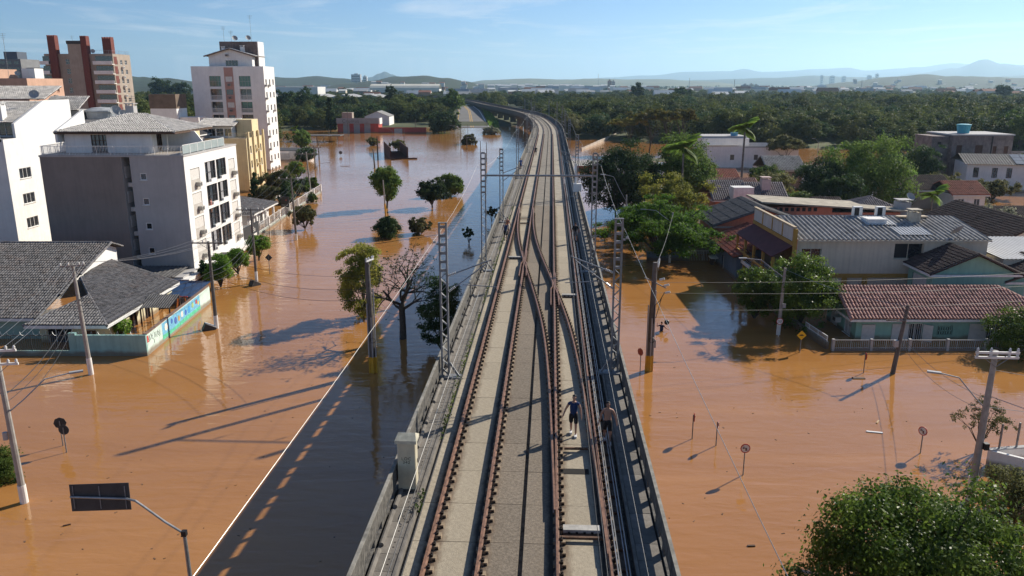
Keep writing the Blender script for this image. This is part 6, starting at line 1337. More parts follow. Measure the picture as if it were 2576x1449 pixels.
# ---- assorted houses (front eave line measured in the photograph)
def rhouse(label, px0, px1, py, ze, depth, zr, wallm, roofm, axis='x', hips=(0, 0), cw=.32, dy=0, wins=2, oh=.5, single=0, rl=.5):
    a = G(px0, py, ze); w_ = Xat(px1, a.y, ze) - a.x; B = thing('house', label, 'house', (a.x, a.y, 0)); hl = {'f': [(w_ * (k + .5) / wins - .5, ze - 1.9, w_ * (k + .5) / wins + .5, ze - .7) for k in range(wins)]} if wins else {}
    walls(B, w_, depth, ze, wallm, hl); windows(B, w_, depth, hl, nx=2, gl=GL_D, sill=False); hip_roof(B, 0, 0, w_, depth, ze - .02, zr, roofm, cw=cw, oh=oh, axis=axis, hips=hips, rl=rl, single=single)
    if axis == 'y': gable_wall(B, 0, w_, .01, ze, zr - .12, wallm)
    return B, w_
B, w_ = rhouse('salmon house with a wide greyish tiled roof left of the chimney house', 1800, 1876, 503, 4.0, 8.5, 6.4, SALM, TILE_P, hips=(0, 0))
B, w_ = rhouse('house with a grey tiled roof and a square white chimney', 1890, 1974, 503, 4.0, 7.0, 6.2, SALM, TILE_P); chimney(B, 2.6, 2.2, 4.6, 6.9, 1.3, mat('chimney_pink', (.55, .42, .38), .9, .15, 1.5))
B = thing('house', 'salmon house with a weathered dark roof behind the panelled front', 'house', (25.6, 97.5, 0)); walls(B, 11, 9, 3.9, SALM, {'f': [(4.8, 1.4, 6.6, 3.2)]}); windows(B, 11, 9, {'f': [(4.8, 1.4, 6.6, 3.2)]}, nx=2, gl=SHUT_W); gable_wall(B, 0, 11, 0, 3.9, 5.9, SALM); hip_roof(B, 0, 0, 11, 9, 3.85, 6.0, SHEETD, cw=.5, oh=.7, axis='y', hips=(0, 0), rl=1.2, fas=mat('fascia_grey', (.35, .32, .28), .8, .1, 2))
B = thing('house', 'low house with an old brown tiled roof under the flat topped tree', 'house', (20.6, 98.5, 0)); walls(B, 5, 9, 2.2, BRKG); hip_roof(B, 0, 0, 5, 9, 2.15, 3.3, TILE_R if False else mat('tile_old', (.20, .12, .08), .9, .35, 1.2, stain=(.10, .08, .05), stain_amt=.7), cw=.32, oh=.5, axis='y', hips=(0, 0))
B = thing('shed', 'salmon shed with a slanting pale slab roof and a row of vent holes', 'shed', (34, 103, 0)); walls(B, 17, 6, 4.6, SALM); MB().add([(-1.5, -.6, 5.9), (17.8, -.6, 4.7), (17.8, 6.6, 4.7), (-1.5, 6.6, 5.9), (-1.5, -.6, 6.1), (17.8, -.6, 4.9), (17.8, 6.6, 4.9), (-1.5, 6.6, 6.1)], [(3, 2, 1, 0), (4, 5, 6, 7), (0, 1, 5, 4), (1, 2, 6, 5), (2, 3, 7, 6), (3, 0, 4, 7)]).build('slab_roof', mat('slab_old', (.36, .32, .25), .92, .3, 1, stain=(.18, .15, .12), stain_amt=.6), B); MB().box(0, .01, 4.61, 8, 6, 5.3).build('attic_wall', SALM, B)
for k in range(8): MB().box(.3 + k * .75, -.02, 4.75, .75 + k * .75, .005, 5.25).build('vent_hole', BLACK, B)
B, w_ = rhouse('house with a large dark grey tiled hip roof beyond the warehouse', 2130, 2318, 552, 3.6, 10, 6.0, W_TAN, TILE_P, hips=(1, 1), cw=.3); chimney(B, w_ * .78, 1.2, 4, 5.8, 1.6, W_LGREY); dish(B, (w_ * .8, -.2, 6.6), (.2, -.7, .6), .6)
B, w_ = rhouse('house with a dark violet roof left of the large grey roof', 2072, 2128, 535, 3.2, 8, 4.8, W_TAN, TILE_B, cw=.32)
B = thing('house', 'white gabled house with a long blackish brown roof at right', 'house', (55.5, 89.0, 0)); walls(B, 9, 17, 3.2, W_WHITE); gable_wall(B, 0, 9, 0, 3.2, 5.6, W_WHITE); hip_roof(B, 0, 0, 9, 17, 3.15, 5.7, TILE_B, cw=.3, oh=.6, axis='y', hips=(0, 0))
for lab, a in (('small house with an orange brown roof below the white building', (1795, 1855, 452, 3.0, 8, 4.6, W_WHITE, TILE_R)), ('low house with a faded pink roof beside the water cube', (1815, 1905, 474, 3.0, 7, 4.4, W_TAN, mat('tile_pinkish', (.26, .15, .125), .9, .3, 1.2, stain=(.16, .10, .09), stain_amt=.6))),
    ('grey roofed gabled house left of the garden trees', (1935, 2020, 428, 4.0, 9, 6.4, BRKG, SHEET)), ('brown roofed house behind the wispy olive tree', (2270, 2395, 478, 3.2, 9, 5.2, W_TAN, TILE_B)), ('red brown roofed house below the solar panel house', (2400, 2480, 490, 3.0, 8, 4.8, W_WHITE, TILE_R)),
    ('grey roofed house at the right edge above the solar panels', (2528, 2640, 412, 4.2, 9, 6.4, W_LGREY, TILE_P)), ('white walled house end at the right edge behind the shrub', (2470, 2640, 545, 2.6, 6, 3.6, W_WHITE, TILE_B))):
    rhouse(lab, *a)
T = thing('water_cube', 'white square water tank on a roof by the tall palm', 'water tank', (Xat(1865, 118, 5), 118, 0)); MB().box(-1.5, -1.2, 4.2, 1.5, 1.2, 6.1).build('tank', WHITE, T); MB().box(-1, -.8, -1, 1, .8, 4.2).build('support', BRKG, T)
# flat white building
p = G(1772, 425); B = thing('white_building', 'flat roofed white building with small square windows across the flood', 'building', (p.x, p.y, 0)); hl = {'f': [(x, 2.2, x + 1.1, 3.6) for x in (6.3, 12.3, 18.8)]}
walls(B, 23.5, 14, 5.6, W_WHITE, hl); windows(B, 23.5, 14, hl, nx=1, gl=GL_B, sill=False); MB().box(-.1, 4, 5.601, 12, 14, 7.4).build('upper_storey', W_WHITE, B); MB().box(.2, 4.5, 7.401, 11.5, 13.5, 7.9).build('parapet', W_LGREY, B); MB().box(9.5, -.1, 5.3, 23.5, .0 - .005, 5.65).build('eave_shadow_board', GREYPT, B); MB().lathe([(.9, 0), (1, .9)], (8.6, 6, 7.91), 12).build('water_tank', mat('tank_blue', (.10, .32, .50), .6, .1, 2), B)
# bare brick building with blue tank
p = G(2382, 462); B = thing('brick_building', 'bare unplastered brick building with patched walls at the right', 'building', (p.x, p.y, 0)); hl = {'f': [(1.0, 6.3, 2.2, 8.2), (5.0, 6.3, 6.6, 8.2), (.9, 2.6, 1.8, 4.4), (2.8, 2.6, 3.7, 4.4), (8.8, 6.4, 9.6, 8.0), (11.2, 6.4, 12.1, 8.0)]}
walls(B, 12.9, 11, 10.2, BRKG, hl); windows(B, 12.9, 11, hl, nx=1, fr=WOODB, gl=SHUT_B, sill=False); MB().box(-.2, -.2, 10.201, 13.1, 11.2, 10.5).build('roof_slab', W_LGREY, B); MB().box(-3.7, 1.4, -1.5, -.05, 9, 10.0).build('left_wing', BRKG, B); MB().box(-2.4, 1.35, 8.2, -1.7, 1.39, 8.8).build('window', BLACK, B); MB().add([(-3.9, 1.2, 10.02), (.2, 1.2, 9.3), (.2, 6, 9.3), (-3.9, 6, 10.02)], [(0, 1, 2, 3)]).build('blue_sheet', mat('sheet_blue', (.10, .22, .42), .5, .3, 1), B); MB().box(8.3, -.04, -1, 8.6, -.005, 10.1).build('drain_pipe', BLACK, B)
T = thing('blue_tank', 'turquoise round water tank on top of the bare brick building', 'water tank', (p.x + 4.2, p.y + 4, 10.5)); MB().lathe([(1.15, 0), (1.45, 1.75), (1.52, 1.78), (1.52, 1.88), (.8, 2.0), (.1, 2.02)], n=18).build('tank', mat('tank_turquoise', (.07, .34, .42), .6, .12, 1), T)
# solar house
p = G(2425, 478); B = thing('solar_house', 'white two storey house with solar panels on its grey roof', 'house', (p.x, p.y, 0), R(-14)); hl = {'f': [(x, 2.6, x + 1.0, 4.6) for x in (1.2, 4.6, 7.2, 11.2)] + [(14.4, 2.4, 16.6, 4.8)]}
walls(B, 19, 9, 5.4, W_WHITE, hl); windows(B, 19, 9, hl, nx=2, fr=SHUT_B, gl=GL_D, sill=False); corrugated(B, [(-.7, -.8, 5.35), (19.8, -.8, 5.35), (19.8, 5, 7.0), (-.7, 5, 7.0)], .5, .04, SHEETD); corrugated(B, [(19.8, 10, 5.4), (-.7, 10, 5.4), (-.7, 5, 7.0), (19.8, 5, 7.0)], .5, .04, SHEETD)
SOL = mat('solar_cell', (.10, .11, .125), .25, .15, 2, spec=.6)
for i in range(6):
    for j in range(3): x, y = 8.6 + i * 1.75, -.5 + j * 1.75; s_ = (7.0 - 5.35) / 5.8; MB().add([(x, y, 5.46 + (y + .8) * s_), (x + 1.66, y, 5.46 + (y + .8) * s_), (x + 1.66, y + 1.66, 5.46 + (y + 2.46) * s_), (x, y + 1.66, 5.46 + (y + 2.46) * s_), (x, y, 5.42 + (y + .8) * s_), (x + 1.66, y, 5.42 + (y + .8) * s_), (x + 1.66, y + 1.66, 5.42 + (y + 2.46) * s_), (x, y + 1.66, 5.42 + (y + 2.46) * s_)], [(0, 1, 2, 3), (4, 0, 3, 7), (0, 4, 5, 1), (1, 5, 6, 2), (2, 6, 7, 3)]).build('solar_panel', SOL, B)
# pale flat roofed annex right of the warehouse, wall corner lower right
B = thing('annex', 'low annex with a pale corrugated roof right of the warehouse', 'annex', (46.4, 73.0, 0)); walls(B, 12, 9, 4.9, CRW); corrugated(B, [(-.2, -.2, 5.0), (12, -.2, 5.0), (12, 9, 5.4), (-.2, 9, 5.4)], .4, .04, mat('sheet_new', (.55, .55, .54), .6, .1, 1)); MB().box(7, -.8, 0, 12, -.02, 5.3).build('tank_wall', W_LGREY, B)
p = G(2492, 1134, .95); Wl = thing('white_wall_corner', 'white garden wall corner rising from the water at the lower right edge', 'wall', (p.x, p.y, 0), R(9)); MB().box(0, 0, -1.5, 7, .2, .95).build('rear_wall', W_WHITE, Wl); MB().box(0, -6, -1.5, .2, -.001, .95).build('side_wall', W_WHITE, Wl).rotation_euler = (0, 0, R(42)); MB().box(-.04, -.04, .951, 7, .24, 1.02).build('coping', W_LGREY, Wl)
for x in (.6, 1.7): MB().box(x - .04, .06, .95, x + .04, .14, 2.5).build('fence_post', STEELD, Wl)
# dyke wall of pale blocks far right, flooded hut
Dk = thing('dyke_wall', 'long pale block wall standing in the water before the right hand wood', 'wall'); q0, q1 = G(1462, 378), G(1590, 326)
bm = MB().box(-.5, -.2, -1.2, .5, .2, 1.6).mesh('wall_block', mat('block_pale', (.50, .44, .36), .9, .2, 1, rand=.12))
L = (q1 - q0).length; ang = math.atan2(q1.y - q0.y, q1.x - q0.x); n_ = int(L / 2.1)
for k in range(n_): o = link('wall_block', bm, Dk); o.location = q0.lerp(q1, (k + .5) / n_) + Vector((0, 0, -.9 + .9 * k / n_ + rnd.uniform(-.08, .08))); o.rotation_euler = (0, 0, ang); o.scale = (2.0, 1, 1)
p = G(1468, 428); B = thing('flooded_hut', 'nearly sunken hut with a pale tin roof and red front beside the viaduct', 'hut', (p.x - 1.5, p.y, 0)); MB().box(0, 0, -1, 7.5, 5, 1.0).build('wall', RED, B); corrugated(B, [(-1.2, -.6, 1.1), (8, -.6, 1.1), (8, 5.6, 1.9), (-1.2, 5.6, 1.9)], .5, .04, SHEET); MB().box(-5, -3.2, -.5, 7.5, -2.9, .25).build('wall_stub', CONC_L, B)
# ================================================================ poles, lamps, signs
POLE = mat('pole_concrete', (.34, .325, .30), .9, .2, 2.5, stain=(.19, .18, .165), stain_amt=.6, streak=.2); POLED = mat('pole_dark', (.13, .12, .11), .9, .25, 2.5, streak=.3); YELP = mat('pole_yellow', (.62, .35, .03), .8, .15, 2, stain=(.30, .18, .05), stain_amt=.5); LAMPG = mat('lamp_grey', (.36, .37, .38), .5, .1, 2)
POLES = {}
def pole(key, label, px, py, topy, r=.16, lean=(0, 0), arms=(), base=None, m_=None, lamp=None, extra=None, group='utility poles in the flooded streets'):
    """tapered pole; arms: (height below top, half length, angle, two-sided); lamp: (height fraction, dx, dy, dz)"""
    p = G(px, py); h = Zat(topy, p.y); o = thing('utility_pole', label, 'pole', tuple(p), group=group); m_ = m_ or POLE; tip = Vector((lean[0], lean[1], h)); P = lambda t: tip * t
    MB().tube([(-lean[0] * .13, -lean[1] * .13, -1.3), P(.5), tip], [r * 1.12, r * .9, r * .68], 10).build('shaft', m_, o)
    if base: MB().tube([P(-.02) + Vector((0, 0, -.6)), P(base[1] / h)], r * 1.16, 12).build('painted_base', base[0], o)
    ends = []
    for dz, L, a, m2 in arms:
        c = P(1 - dz / h); d = Vector((math.cos(a), math.sin(a), 0)); q = Vector((-d.y, d.x, 0)) * r
        x = MB().bar(c - d * L - q, c + d * L - q, .09, .11).build('crossarm', m2, o); b = MB(); b.bar(c + Vector((0, 0, -.5)) - q, c - d * L * .6 - q, .03); b.bar(c + Vector((0, 0, -.5)) - q, c + d * L * .6 - q, .03); b.build('brace', STEELD, o)
        for t in (-.92, -.3, .55, .92):
            e = c + d * L * t - q; i = MB().lathe([(.035, .05), (.07, .07), (.05, .13), (.075, .15), (.05, .21), (.03, .25)], tuple(e), 7); i.build('insulator', INS, x); ends.append(p + e + Vector((0, 0, .24)))
    if lamp:
        f, dx, dy, dz = lamp; a = P(f); e = a + Vector((dx, dy, dz)); b = MB(); b.tube([a, a + Vector((dx * .25, dy * .25, dz * .35)), a + Vector((dx * .6, dy * .6, dz * .92)), e], .035, 6); l = b.build('lamp_arm', LAMPG, o)
        d = Vector((dx, dy, 0)).normalized(); MB().bar(e - d * .1, e + d * .55, .2, .09).build('lamp_head', LAMPG, l)
    if extra: extra(o, h, P)
    POLES[key] = (p + tip, p, h, ends); return o
def conduits(o, h, P):
    for x, y, t in ((-.24, -.2, .62), (.26, -.16, .75), (.05, -.3, .5)): MB().tube([(x, y, 1.25), (x, y, h * t)], .055, 6).build('conduit', LAMPG if x else POLED, o); MB().tube([(x, y, -1.2), (x, y, 1.249)], .06, 6).build('conduit_foot', YELP, o)
    b = MB().tube([(.1 + .2 * math.cos(t), -.32, h * .30 + .2 * math.sin(t)) for t in [k * .7 for k in range(10)]], .03, 5); b.build('cable_coil', BLACK, o)
def gear(o, h, P):
    conduits(o, h, P)
    for k, (x, z) in enumerate(((.5, h - 1.3), (.85, h - 1.75), (.95, h - 2.3))): i = MB().tube([(x, -.1, z), (x + .35, -.2, z + .12)], .09, 7); i.build('fuse_switch', INS, o)
    MB().bar((-.6, -.1, h - 1.1), (1.0, -.15, h - 1.9), .08).build('gear_bracket', STEELD, o); b = MB(); b.tube([(.9, -.2, h - 2.2), (.55, -.2, h - 2.9), (.22, -.2, h - 3.2), (.2, -.25, h - 4.6)], .03, 5); b.tube([(.7, -.2, h - 2.6), (.35, -.1, h - 4.2)], .025, 5); b.build('loop_cable', BLACK, o)
    MB().box(.22, -.3, 1.9, .42, -.25, 2.5).build('plate', LAMPG, o)
pole('L1', 'white based concrete pole with double crossarms at the left edge', 62, 1264, 868, .17, (-.15, 0), ((.25, 1.0, .15, WHITE), (.95, 1.0, .15, WHITE)), (WHITE, 1.0), lamp=(.58, 2.6, 1.5, 1.6), extra=lambda o, h, P: MB().lathe([(.12, 0), (.12, .4)], (-.3, -.15, h * .42), 10).build('meter_can', LAMPG, o))
pole('L2', 'grey pole with a short pale crossarm before the corner house roof', 230, 942, 664, .16, (-.25, 0), ((.1, .8, .35, POLE),), (WHITE, 1.3))
pole('L3', 'pole with a long dark crossarm in front of the white block', 545, 826, 607, .16, (0, 0), ((.12, 1.35, 0, POLED),), (WHITE, 1.2), POLED)
pole('L4', 'slim dark pole with a wide crossarm beside the round street trees', 646, 712, 524, .14, (0, 0), ((.15, 1.5, 0, POLED),), (WHITE, 1.3), POLED)
pole('L5', 'pole with a T crossarm beside the olive tree', 746, 604, 446, .15, (-.2, 0), ((.2, 1.7, 0, POLED),), (WHITE, .9), POLED, lamp=(.42, 3.0, -.6, 1.6))
pole('L6', 'pale pole with a crossarm further up the left street', 782, 490, 382, .17, (-.4, 0), ((.4, 2.4, 0, POLE),), (WHITE, 1.2), lamp=(.45, 4.2, -1, 2.6))
pole('L7', 'far street pole with a lamp arm beyond the white kiosk', 793, 425, 366, .17, (0, 0), ((.5, 2.2, 0, POLED),), None, POLED, lamp=(.8, 3.4, -1, 2.0))
pole('L8', 'last of the left street poles near the flooded sheds', 803, 402, 352, .17, (0, 0), ((.5, 2.0, 0, POLED),), None, POLED, lamp=(.8, 3.6, -1, 2.4))
pole('L9', 'thick concrete pole with a yellow base beside the viaduct on the left', 940, 936, 652, .24, (-.12, 0), ((.05, .5, 1.2, WHITE),), (YELP, 1.25), POLED, extra=conduits)
pole('L10', 'slim grey pole with a yellow foot in front of the tall leafy tree', 971, 546, 453, .13, (-.25, 0), (), (YELP, 2.2), POLE)
pole('L11', 'dark pole left of the rust brown steel trough', 951, 404, 343, .2, (0, 0), (), None, BLACK)
pole('L12', 'shorter dark pole with a small lamp beside it', 943, 422, 375, .2, (-.3, 0), (), None, POLED)
for k, (a, t, b) in enumerate(((1657, 585, 737), (1711, 640, 783), (1152, 590, 680), (1833, 700, 862), (1887, 715, 888), (655, 420, 660), (187, 415, 560), (1720, 550, 645), (1053, 610, 715), (485, 590, 705), (1253, 505, 588), (612, 560, 665))):
    pole('F%d' % k, ['thin lamp post in mid flood right of the far bush', 'thin bare post beside the small round bush', 'thin post in front of the broad dark evergreen', 'thin lamp post near the viaduct shade', 'stout post right of the lamp post near the viaduct shade', 'tall thin post before the red shop', 'tall thin post by the pines at far left', 'thin post at the foot of the road ramp', 'lamp post behind the rust brown steel trough', 'thin post among the flooded sheds', 'thin post beside the broad dark evergreen', 'short post left of the red shop'][k], (1100 + a / 2.229) / 1.5901, (250 + b / 2.229) / 1.5901, (250 + t / 2.229) / 1.5901, .12, m_=POLED, lamp=(.97, -3.2, -.8, 1.2) if k in (0, 3, 8) else None, group='thin posts in the far flood')
pole('R1', 'thick concrete pole with switch gear and a yellow base right of the viaduct', 1631, 932, 660, .25, (.15, 0), ((.1, .9, 1.35, WHITE),), (YELP, 1.25), POLED, extra=gear)
pole('R2', 'lamp pole at the foot of the flat topped tree', 1684, 660, 534, .14, (.1, 0), lamp=(.80, -3.2, .5, 1.5), base=(WHITE, .9))
pole('R3', 'lamp pole carrying the round speed limit sign', 1957, 842, 674, .15, (.12, 0), lamp=(.86, -3.3, .3, 1.6), base=(WHITE, 1.0), extra=lambda o, h, P: MB().box(.1, -.3, h * .42, .35, -.12, h * .42 + .35).build('meter_box', LAMPG, o))
pole('R4', 'leaning dark stub pole in front of the sea green house', 2244, 940, 772, .17, (.8, .5), (), None, POLED, extra=lambda o, h, P: (MB().cbox(P(.45) + Vector((-.3, -.1, 0)), .3, .3, .5).build('meter_box', LAMPG, o), MB().bar(P(.78) + Vector((0, -.2, 0)), P(.78) + Vector((-1.5, -.3, .1)), .08).build('side_arm', POLED, o)))
pole('R5', 'tall grey pole with a white double crossarm at the lower right', 2440, 1256, 882, .19, (.1, 0), ((.05, 1.05, -.05, WHITE), (.3, 1.05, -.05, WHITE)), (WHITE, 1.3), lamp=(.62, -2.1, .9, 1.6), extra=lambda o, h, P: MB().box(.12, -.35, h * .36, .35, -.1, h * .36 + .35).build('meter_box', BLACK, o))
pole('R6', 'lamp pole among the back gardens', 2112, 520, 443, .13, (.1, 0), lamp=(.96, -1.6, .2, .9))
pole('R7', 'distant lamp post by the far right water', 2056, 392, 358, .12, (0, 0), lamp=(.97, -1.4, .2, 1.2))
pole('R8', 'lamp pole behind the tall dark tree beside the viaduct', 1572, 610, 490, .13, (0, 0), lamp=(.86, -3.0, .3, 3.6))
# ---------------------------------------------------------------- wires
def span(a, b, d, label, r=.012, m_=None, ia=None, ib=None, off=(0, 0, 0)):
    pa = POLES[a][3][ia] if ia is not None else POLES[a][0] + Vector(off); pb = (POLES[b][3][ib] if ib is not None else POLES[b][0] + Vector(off)) if isinstance(b, str) else Vector(b)
    return wire_thing(sag(pa, pb, d, 12), r, m_ or WIRE, label, 'power_line', 'power lines over the streets', 3)
SP = [('L1', 'L2', 'between the left edge pole and the corner house pole', .011, WIREL), ('L2', 'L3', 'from the corner house pole to the white block pole', .011, WIREL), ('L3', 'L4', 'from the white block pole to the slim dark pole', .012, WIRE), ('L4', 'L5', 'from the slim dark pole to the olive tree pole', .013, WIRE), ('L5', 'L6', 'from the olive tree pole up the left street', .016, WIRE), ('L6', 'L7', 'beyond the kiosk, far up the left street', .02, WIRE)]
for a, b, lab, r, m_ in SP:
    for i in range(4): span(a, b, .5, '%s power line %s' % (('leftmost', 'second', 'third', 'rightmost')[i], lab), r, m_, i, i)
    if b == 'L7': continue
    for k, dz in enumerate((-2.6, -3.0, -3.5)): span(a, b, .7 + .1 * k, '%s telephone cable %s' % (('upper', 'middle', 'lower')[k], lab), .018 if k else .026, WIRE, off=(.15, -.2, dz))
e = POLES['R5'][0]
span('L3', 'L9', .8, 'cable from the white block pole over the street to the thick left pole', .016, WIRE, off=(0, 0, -2.2)); span('L3', 'L9', .9, 'lower cable from the white block pole to the thick left pole', .014, WIRE, off=(0, 0, -3.0)); span('L3', 'L9', .7, 'upper cable from the white block pole to the thick left pole', .012, WIRE, off=(0, 0, -1.2))
span('R1', (70, 72, 6.0), .9, 'cable from the thick right pole across the sea green roof to the right', .014, WIRE, off=(0, 0, -1.5)); span('R1', (70, 70.5, 5.2), 1.0, 'lower cable from the thick right pole to the right edge', .014, WIRE, off=(0, 0, -2.3)); span('R1', (70, 71.5, 3.6), 1.0, 'third cable from the thick right pole to the right edge', .014, WIRE, off=(0, 0, -3.6))
span('R3', 'R4', .4, 'thick service cable from the speed limit pole down to the leaning stub', .02, WIREL, off=(0, 0, -.1)); span('R4', 'R5', .5, 'cable from the leaning stub to the lower right pole', .016, WIRE, off=(0, 0, -2.6)); span('R4', 'R5', .7, 'second cable from the leaning stub to the lower right pole', .014, WIRE, off=(0, 0, -3.2)); span('R5', (36, 14, 6.5), .3, 'thick bundled cable leaving the lower right pole', .022, WIREL, off=(0, 0, -2.4)); span('R5', (40, 30, 7), .3, 'cable leaving the lower right pole to the right', .014, WIREL, off=(0, 0, -1.0)); span('R5', (40, 33, 5.5), .3, 'lower cable leaving the lower right pole to the right', .014, WIREL, off=(0, 0, -3.0)); span('R2', 'R3', .6, 'cable between the two right hand lamp poles', .016, WIRE, off=(0, 0, -.4)); span('R1', 'R2', .6, 'cable from the thick right pole to the flat topped tree', .016, WIRE, off=(0, 0, -.3)); span('L1', (-26, 14, 7), .3, 'cable leaving the left edge pole toward the viewer', .014, WIREL, off=(0, 0, -1.5)); span('L1', 'L9', 1.2, 'long low cable from the left edge pole across the street', .012, WIREL, off=(0, 0, -3.2)) if False else None
# ---------------------------------------------------------------- signs
SRED = mat('sign_red_paint', (.45, .03, .03), .5, .1, 3); SWH = mat('sign_white', (.75, .75, .73), .5, .05, 3); SYEL = mat('sign_yellow', (.72, .46, .02), .5, .08, 3); SBK = mat('sign_back', (.05, .05, .052), .6, .2, 3)
def sign(label, px, py, cy, kind, rz=0.0, r=.27, post=STEELD, name='traffic_sign'):
    p = G(px, py); z = Zat(cy, p.y); o = thing(name, label, 'sign', tuple(p), rz, 'traffic signs in the water'); MB().tube([(0, 0, -1.2), (0, 0, z + .15)], .035, 7).build('post', post, o); n = (0, -1, 0)
    if kind == 'diamond': f = MB().cbox((0, -.05, z), r * 1.55, .02, r * 1.55, M=Matrix.Rotation(R(45), 3, 'Y')).build('plate', SYEL, o); MB().cbox((0, -.063, z - .02), r * 1.0, .006, .05).cbox((0, -.063, z + .03), r * .6, .006, .08).build('symbol', BLACK, o)
    elif kind == 'diamond_back': MB().cbox((0, .03, z), r * 1.55, .02, r * 1.55, M=Matrix.Rotation(R(45), 3, 'Y')).build('plate', SBK, o)
    elif kind == 'octagon': MB().disc((0, -.05, z), n, r, .02, 8).build('plate', mat('sign_faded_red', (.30, .07, .05), .6, .15, 3), o)
    elif kind == 'back': MB().disc((0, .045, z), n, r, .02, 8 if r > .33 else 20).build('plate', SBK, o)
    else:
        f = MB().disc((0, -.05, z), n, r, .02, 24).build('plate', SRED, o); MB().disc((0, -.062, z), n, r * .8, .006, 24).build('face', SWH, f)
        if kind == '30': text('30', r * 1.05, (0, -.067, z - r * .38), (R(90), 0, 0), BLACK, f)
        else:
            MB().bar((r * .15, -.068, z - r * .5), (r * .15, -.068, z + r * .1), .07, .006).bar((r * .2, -.068, z + r * .1), (-r * .35, -.068, z + r * .1), .07, .006).add([(-r * .3, -.069, z + r * .32), (-r * .62, -.069, z + r * .1), (-r * .3, -.069, z - r * .12)], [(0, 1, 2)]).build('arrow', BLACK, f); MB().bar((-r * .58, -.072, z + r * .58), (r * .58, -.072, z - r * .58), .055, .006).build('slash', SRED, f)
    return o
sign('no left turn sign with red ring in the right foreground water', 1869, 1195, 1127, 'noturn')
sign('round sign seen edge on, leftmost of three in the right foreground', 1741, 1104, 1050, 'noturn', R(84)); sign('round sign seen edge on, middle of three in the right foreground', 1801, 1121, 1068, 'noturn', R(72)); sign('round no turn sign turned aside near the lower right pole', 2315, 1140, 1084, 'noturn', R(-58)); sign('round sign seen edge on below the leaning stub pole', 2172, 938, 896, 'noturn', R(80))
sign('faded octagonal stop sign turned aside by the thick right pole', 1610, 938, 885, 'octagon', R(-55), .3); sign('yellow diamond speed bump sign before the low garden wall', 2012, 886, 843, 'diamond', 0, .36); sign('yellow diamond sign at the lamp pole by the flat topped tree', 1681, 662, 632, 'diamond', 0, .34)
sign('round speed limit sign showing 30 on the lamp pole', 1958, 846, 808, '30', 0, .3, WHITE)
sign('octagonal sign seen from behind, left of a pair in the left foreground', 158.8, 1121, 1065, 'back', R(12), .36); sign('round sign seen from behind, right of a pair in the left foreground', 167.8, 1138, 1082, 'back', 0, .31); sign('black diamond sign seen from behind before the white block', 679, 690, 648, 'diamond_back', 0, .38)
sign('small round sign far out in the left flood', 857 / 1.0 * 1.0, 392, 384, 'back', 0, .5)
# direction panel on a bent arm
o = thing('direction_sign', 'black backed direction panel on a bent steel arm in the left foreground', 'sign', (-13.7, 29.6, 0)); z0 = 2.62; MB().tube([(0, 0, -1.4), (-.12, .1, z0)], [.10, .075], 10).build('post', STEEL, o); MB().box(-.22, 0, z0 - .1, -.02, .2, z0 + .14).build('clamp', BLACK, o)
MB().tube([(-.12, .1, z0), (-.9, .15, 3.15), (-1.75, .2, 3.85), (-2.05, .2, 4.1), (-2.4, .2, 4.2), (-4.75, .2, 4.28)], .05, 8).build('arm', STEEL, o); M_ = Matrix.Rotation(R(-2), 3, 'Y') @ Matrix.Rotation(R(-6), 3, 'X')
MB().cbox((-3.55, .3, 4.22), 2.5, .03, 1.18, M=M_).build('panel', SBK, o)
for x in (-4.65, -3.55, -2.48): MB().cbox((x, .27, 4.22), .035, .03, 1.0, M=M_).build('stiffener', STEELD, o)
# ---------------------------------------------------------------- floating things
def float_box(label, px, py, s, rz): p = G(px, py); o = thing('litter_bin', label, 'bin', tuple(p), rz, 'tilted bins floating by the poles'); MB().cbox((0, 0, .1), s, s * .7, s * .6, M=Matrix.Rotation(R(28), 3, 'Y')).build('bin_body', SBK, o); MB().cbox((.17 * s, 0, .1 + .31 * s), s * .98, s * .68, .04, M=Matrix.Rotation(R(28), 3, 'Y')).build('lid', GREYPT, o)
float_box('dark box with a pale lid floating at the white block pole', 526, 829, 1.0, .5); float_box('dark box with a pale lid floating at the slim dark pole', 641, 718, 1.0, .9); float_box('small dark box floating at the olive tree street', 783, 500, 1.2, .2)
for lab, px, py, l, w_, rz, m_ in (('white plank floating in the right foreground', 2200, 1088, .95, .14, -.25, SWH), ('small pale stick floating above the white plank', 2208, 1062, .5, .09, .9, mat('wood_pale', (.5, .36, .2), .8, .1, 3)), ('short brown log floating near the viaduct at right', 1890, 1374, .35, .1, .05, WOODB), ('dark twig floating at the lower left', 168, 1322, .35, .06, .5, WOODB), ('dark plank floating far out in the left flood', 868, 418, 2.4, .6, 0, WOODB), ('grass clump floating near the leaning stub pole', 2160, 952, .9, .3, 0, WOODB)):
    p = G(px, py); o = thing('floating_debris', lab, 'debris', tuple(p), rz, 'debris floating on the water'); MB().cbox((0, 0, .02), l, w_, .07).build('piece', m_, o)
dm = MB(); r_ = random.Random(15)
for _ in range(170):
    px, py = r_.uniform(20, 2560), r_.uniform(760, 1445); p = G(px, py); a = r_.uniform(0, 3.14)
    if via_d(p.x, p.y) < 4.6: continue
    dm.cbox((p.x, p.y, .008), r_.uniform(.05, .16), r_.uniform(.03, .07), .02, a)
tag(dm.build('flotsam', mat('flotsam', (.17, .10, .055), .9, .6, .5)), 'tiny scattered leaves and twigs floating on the flood', kind='stuff')
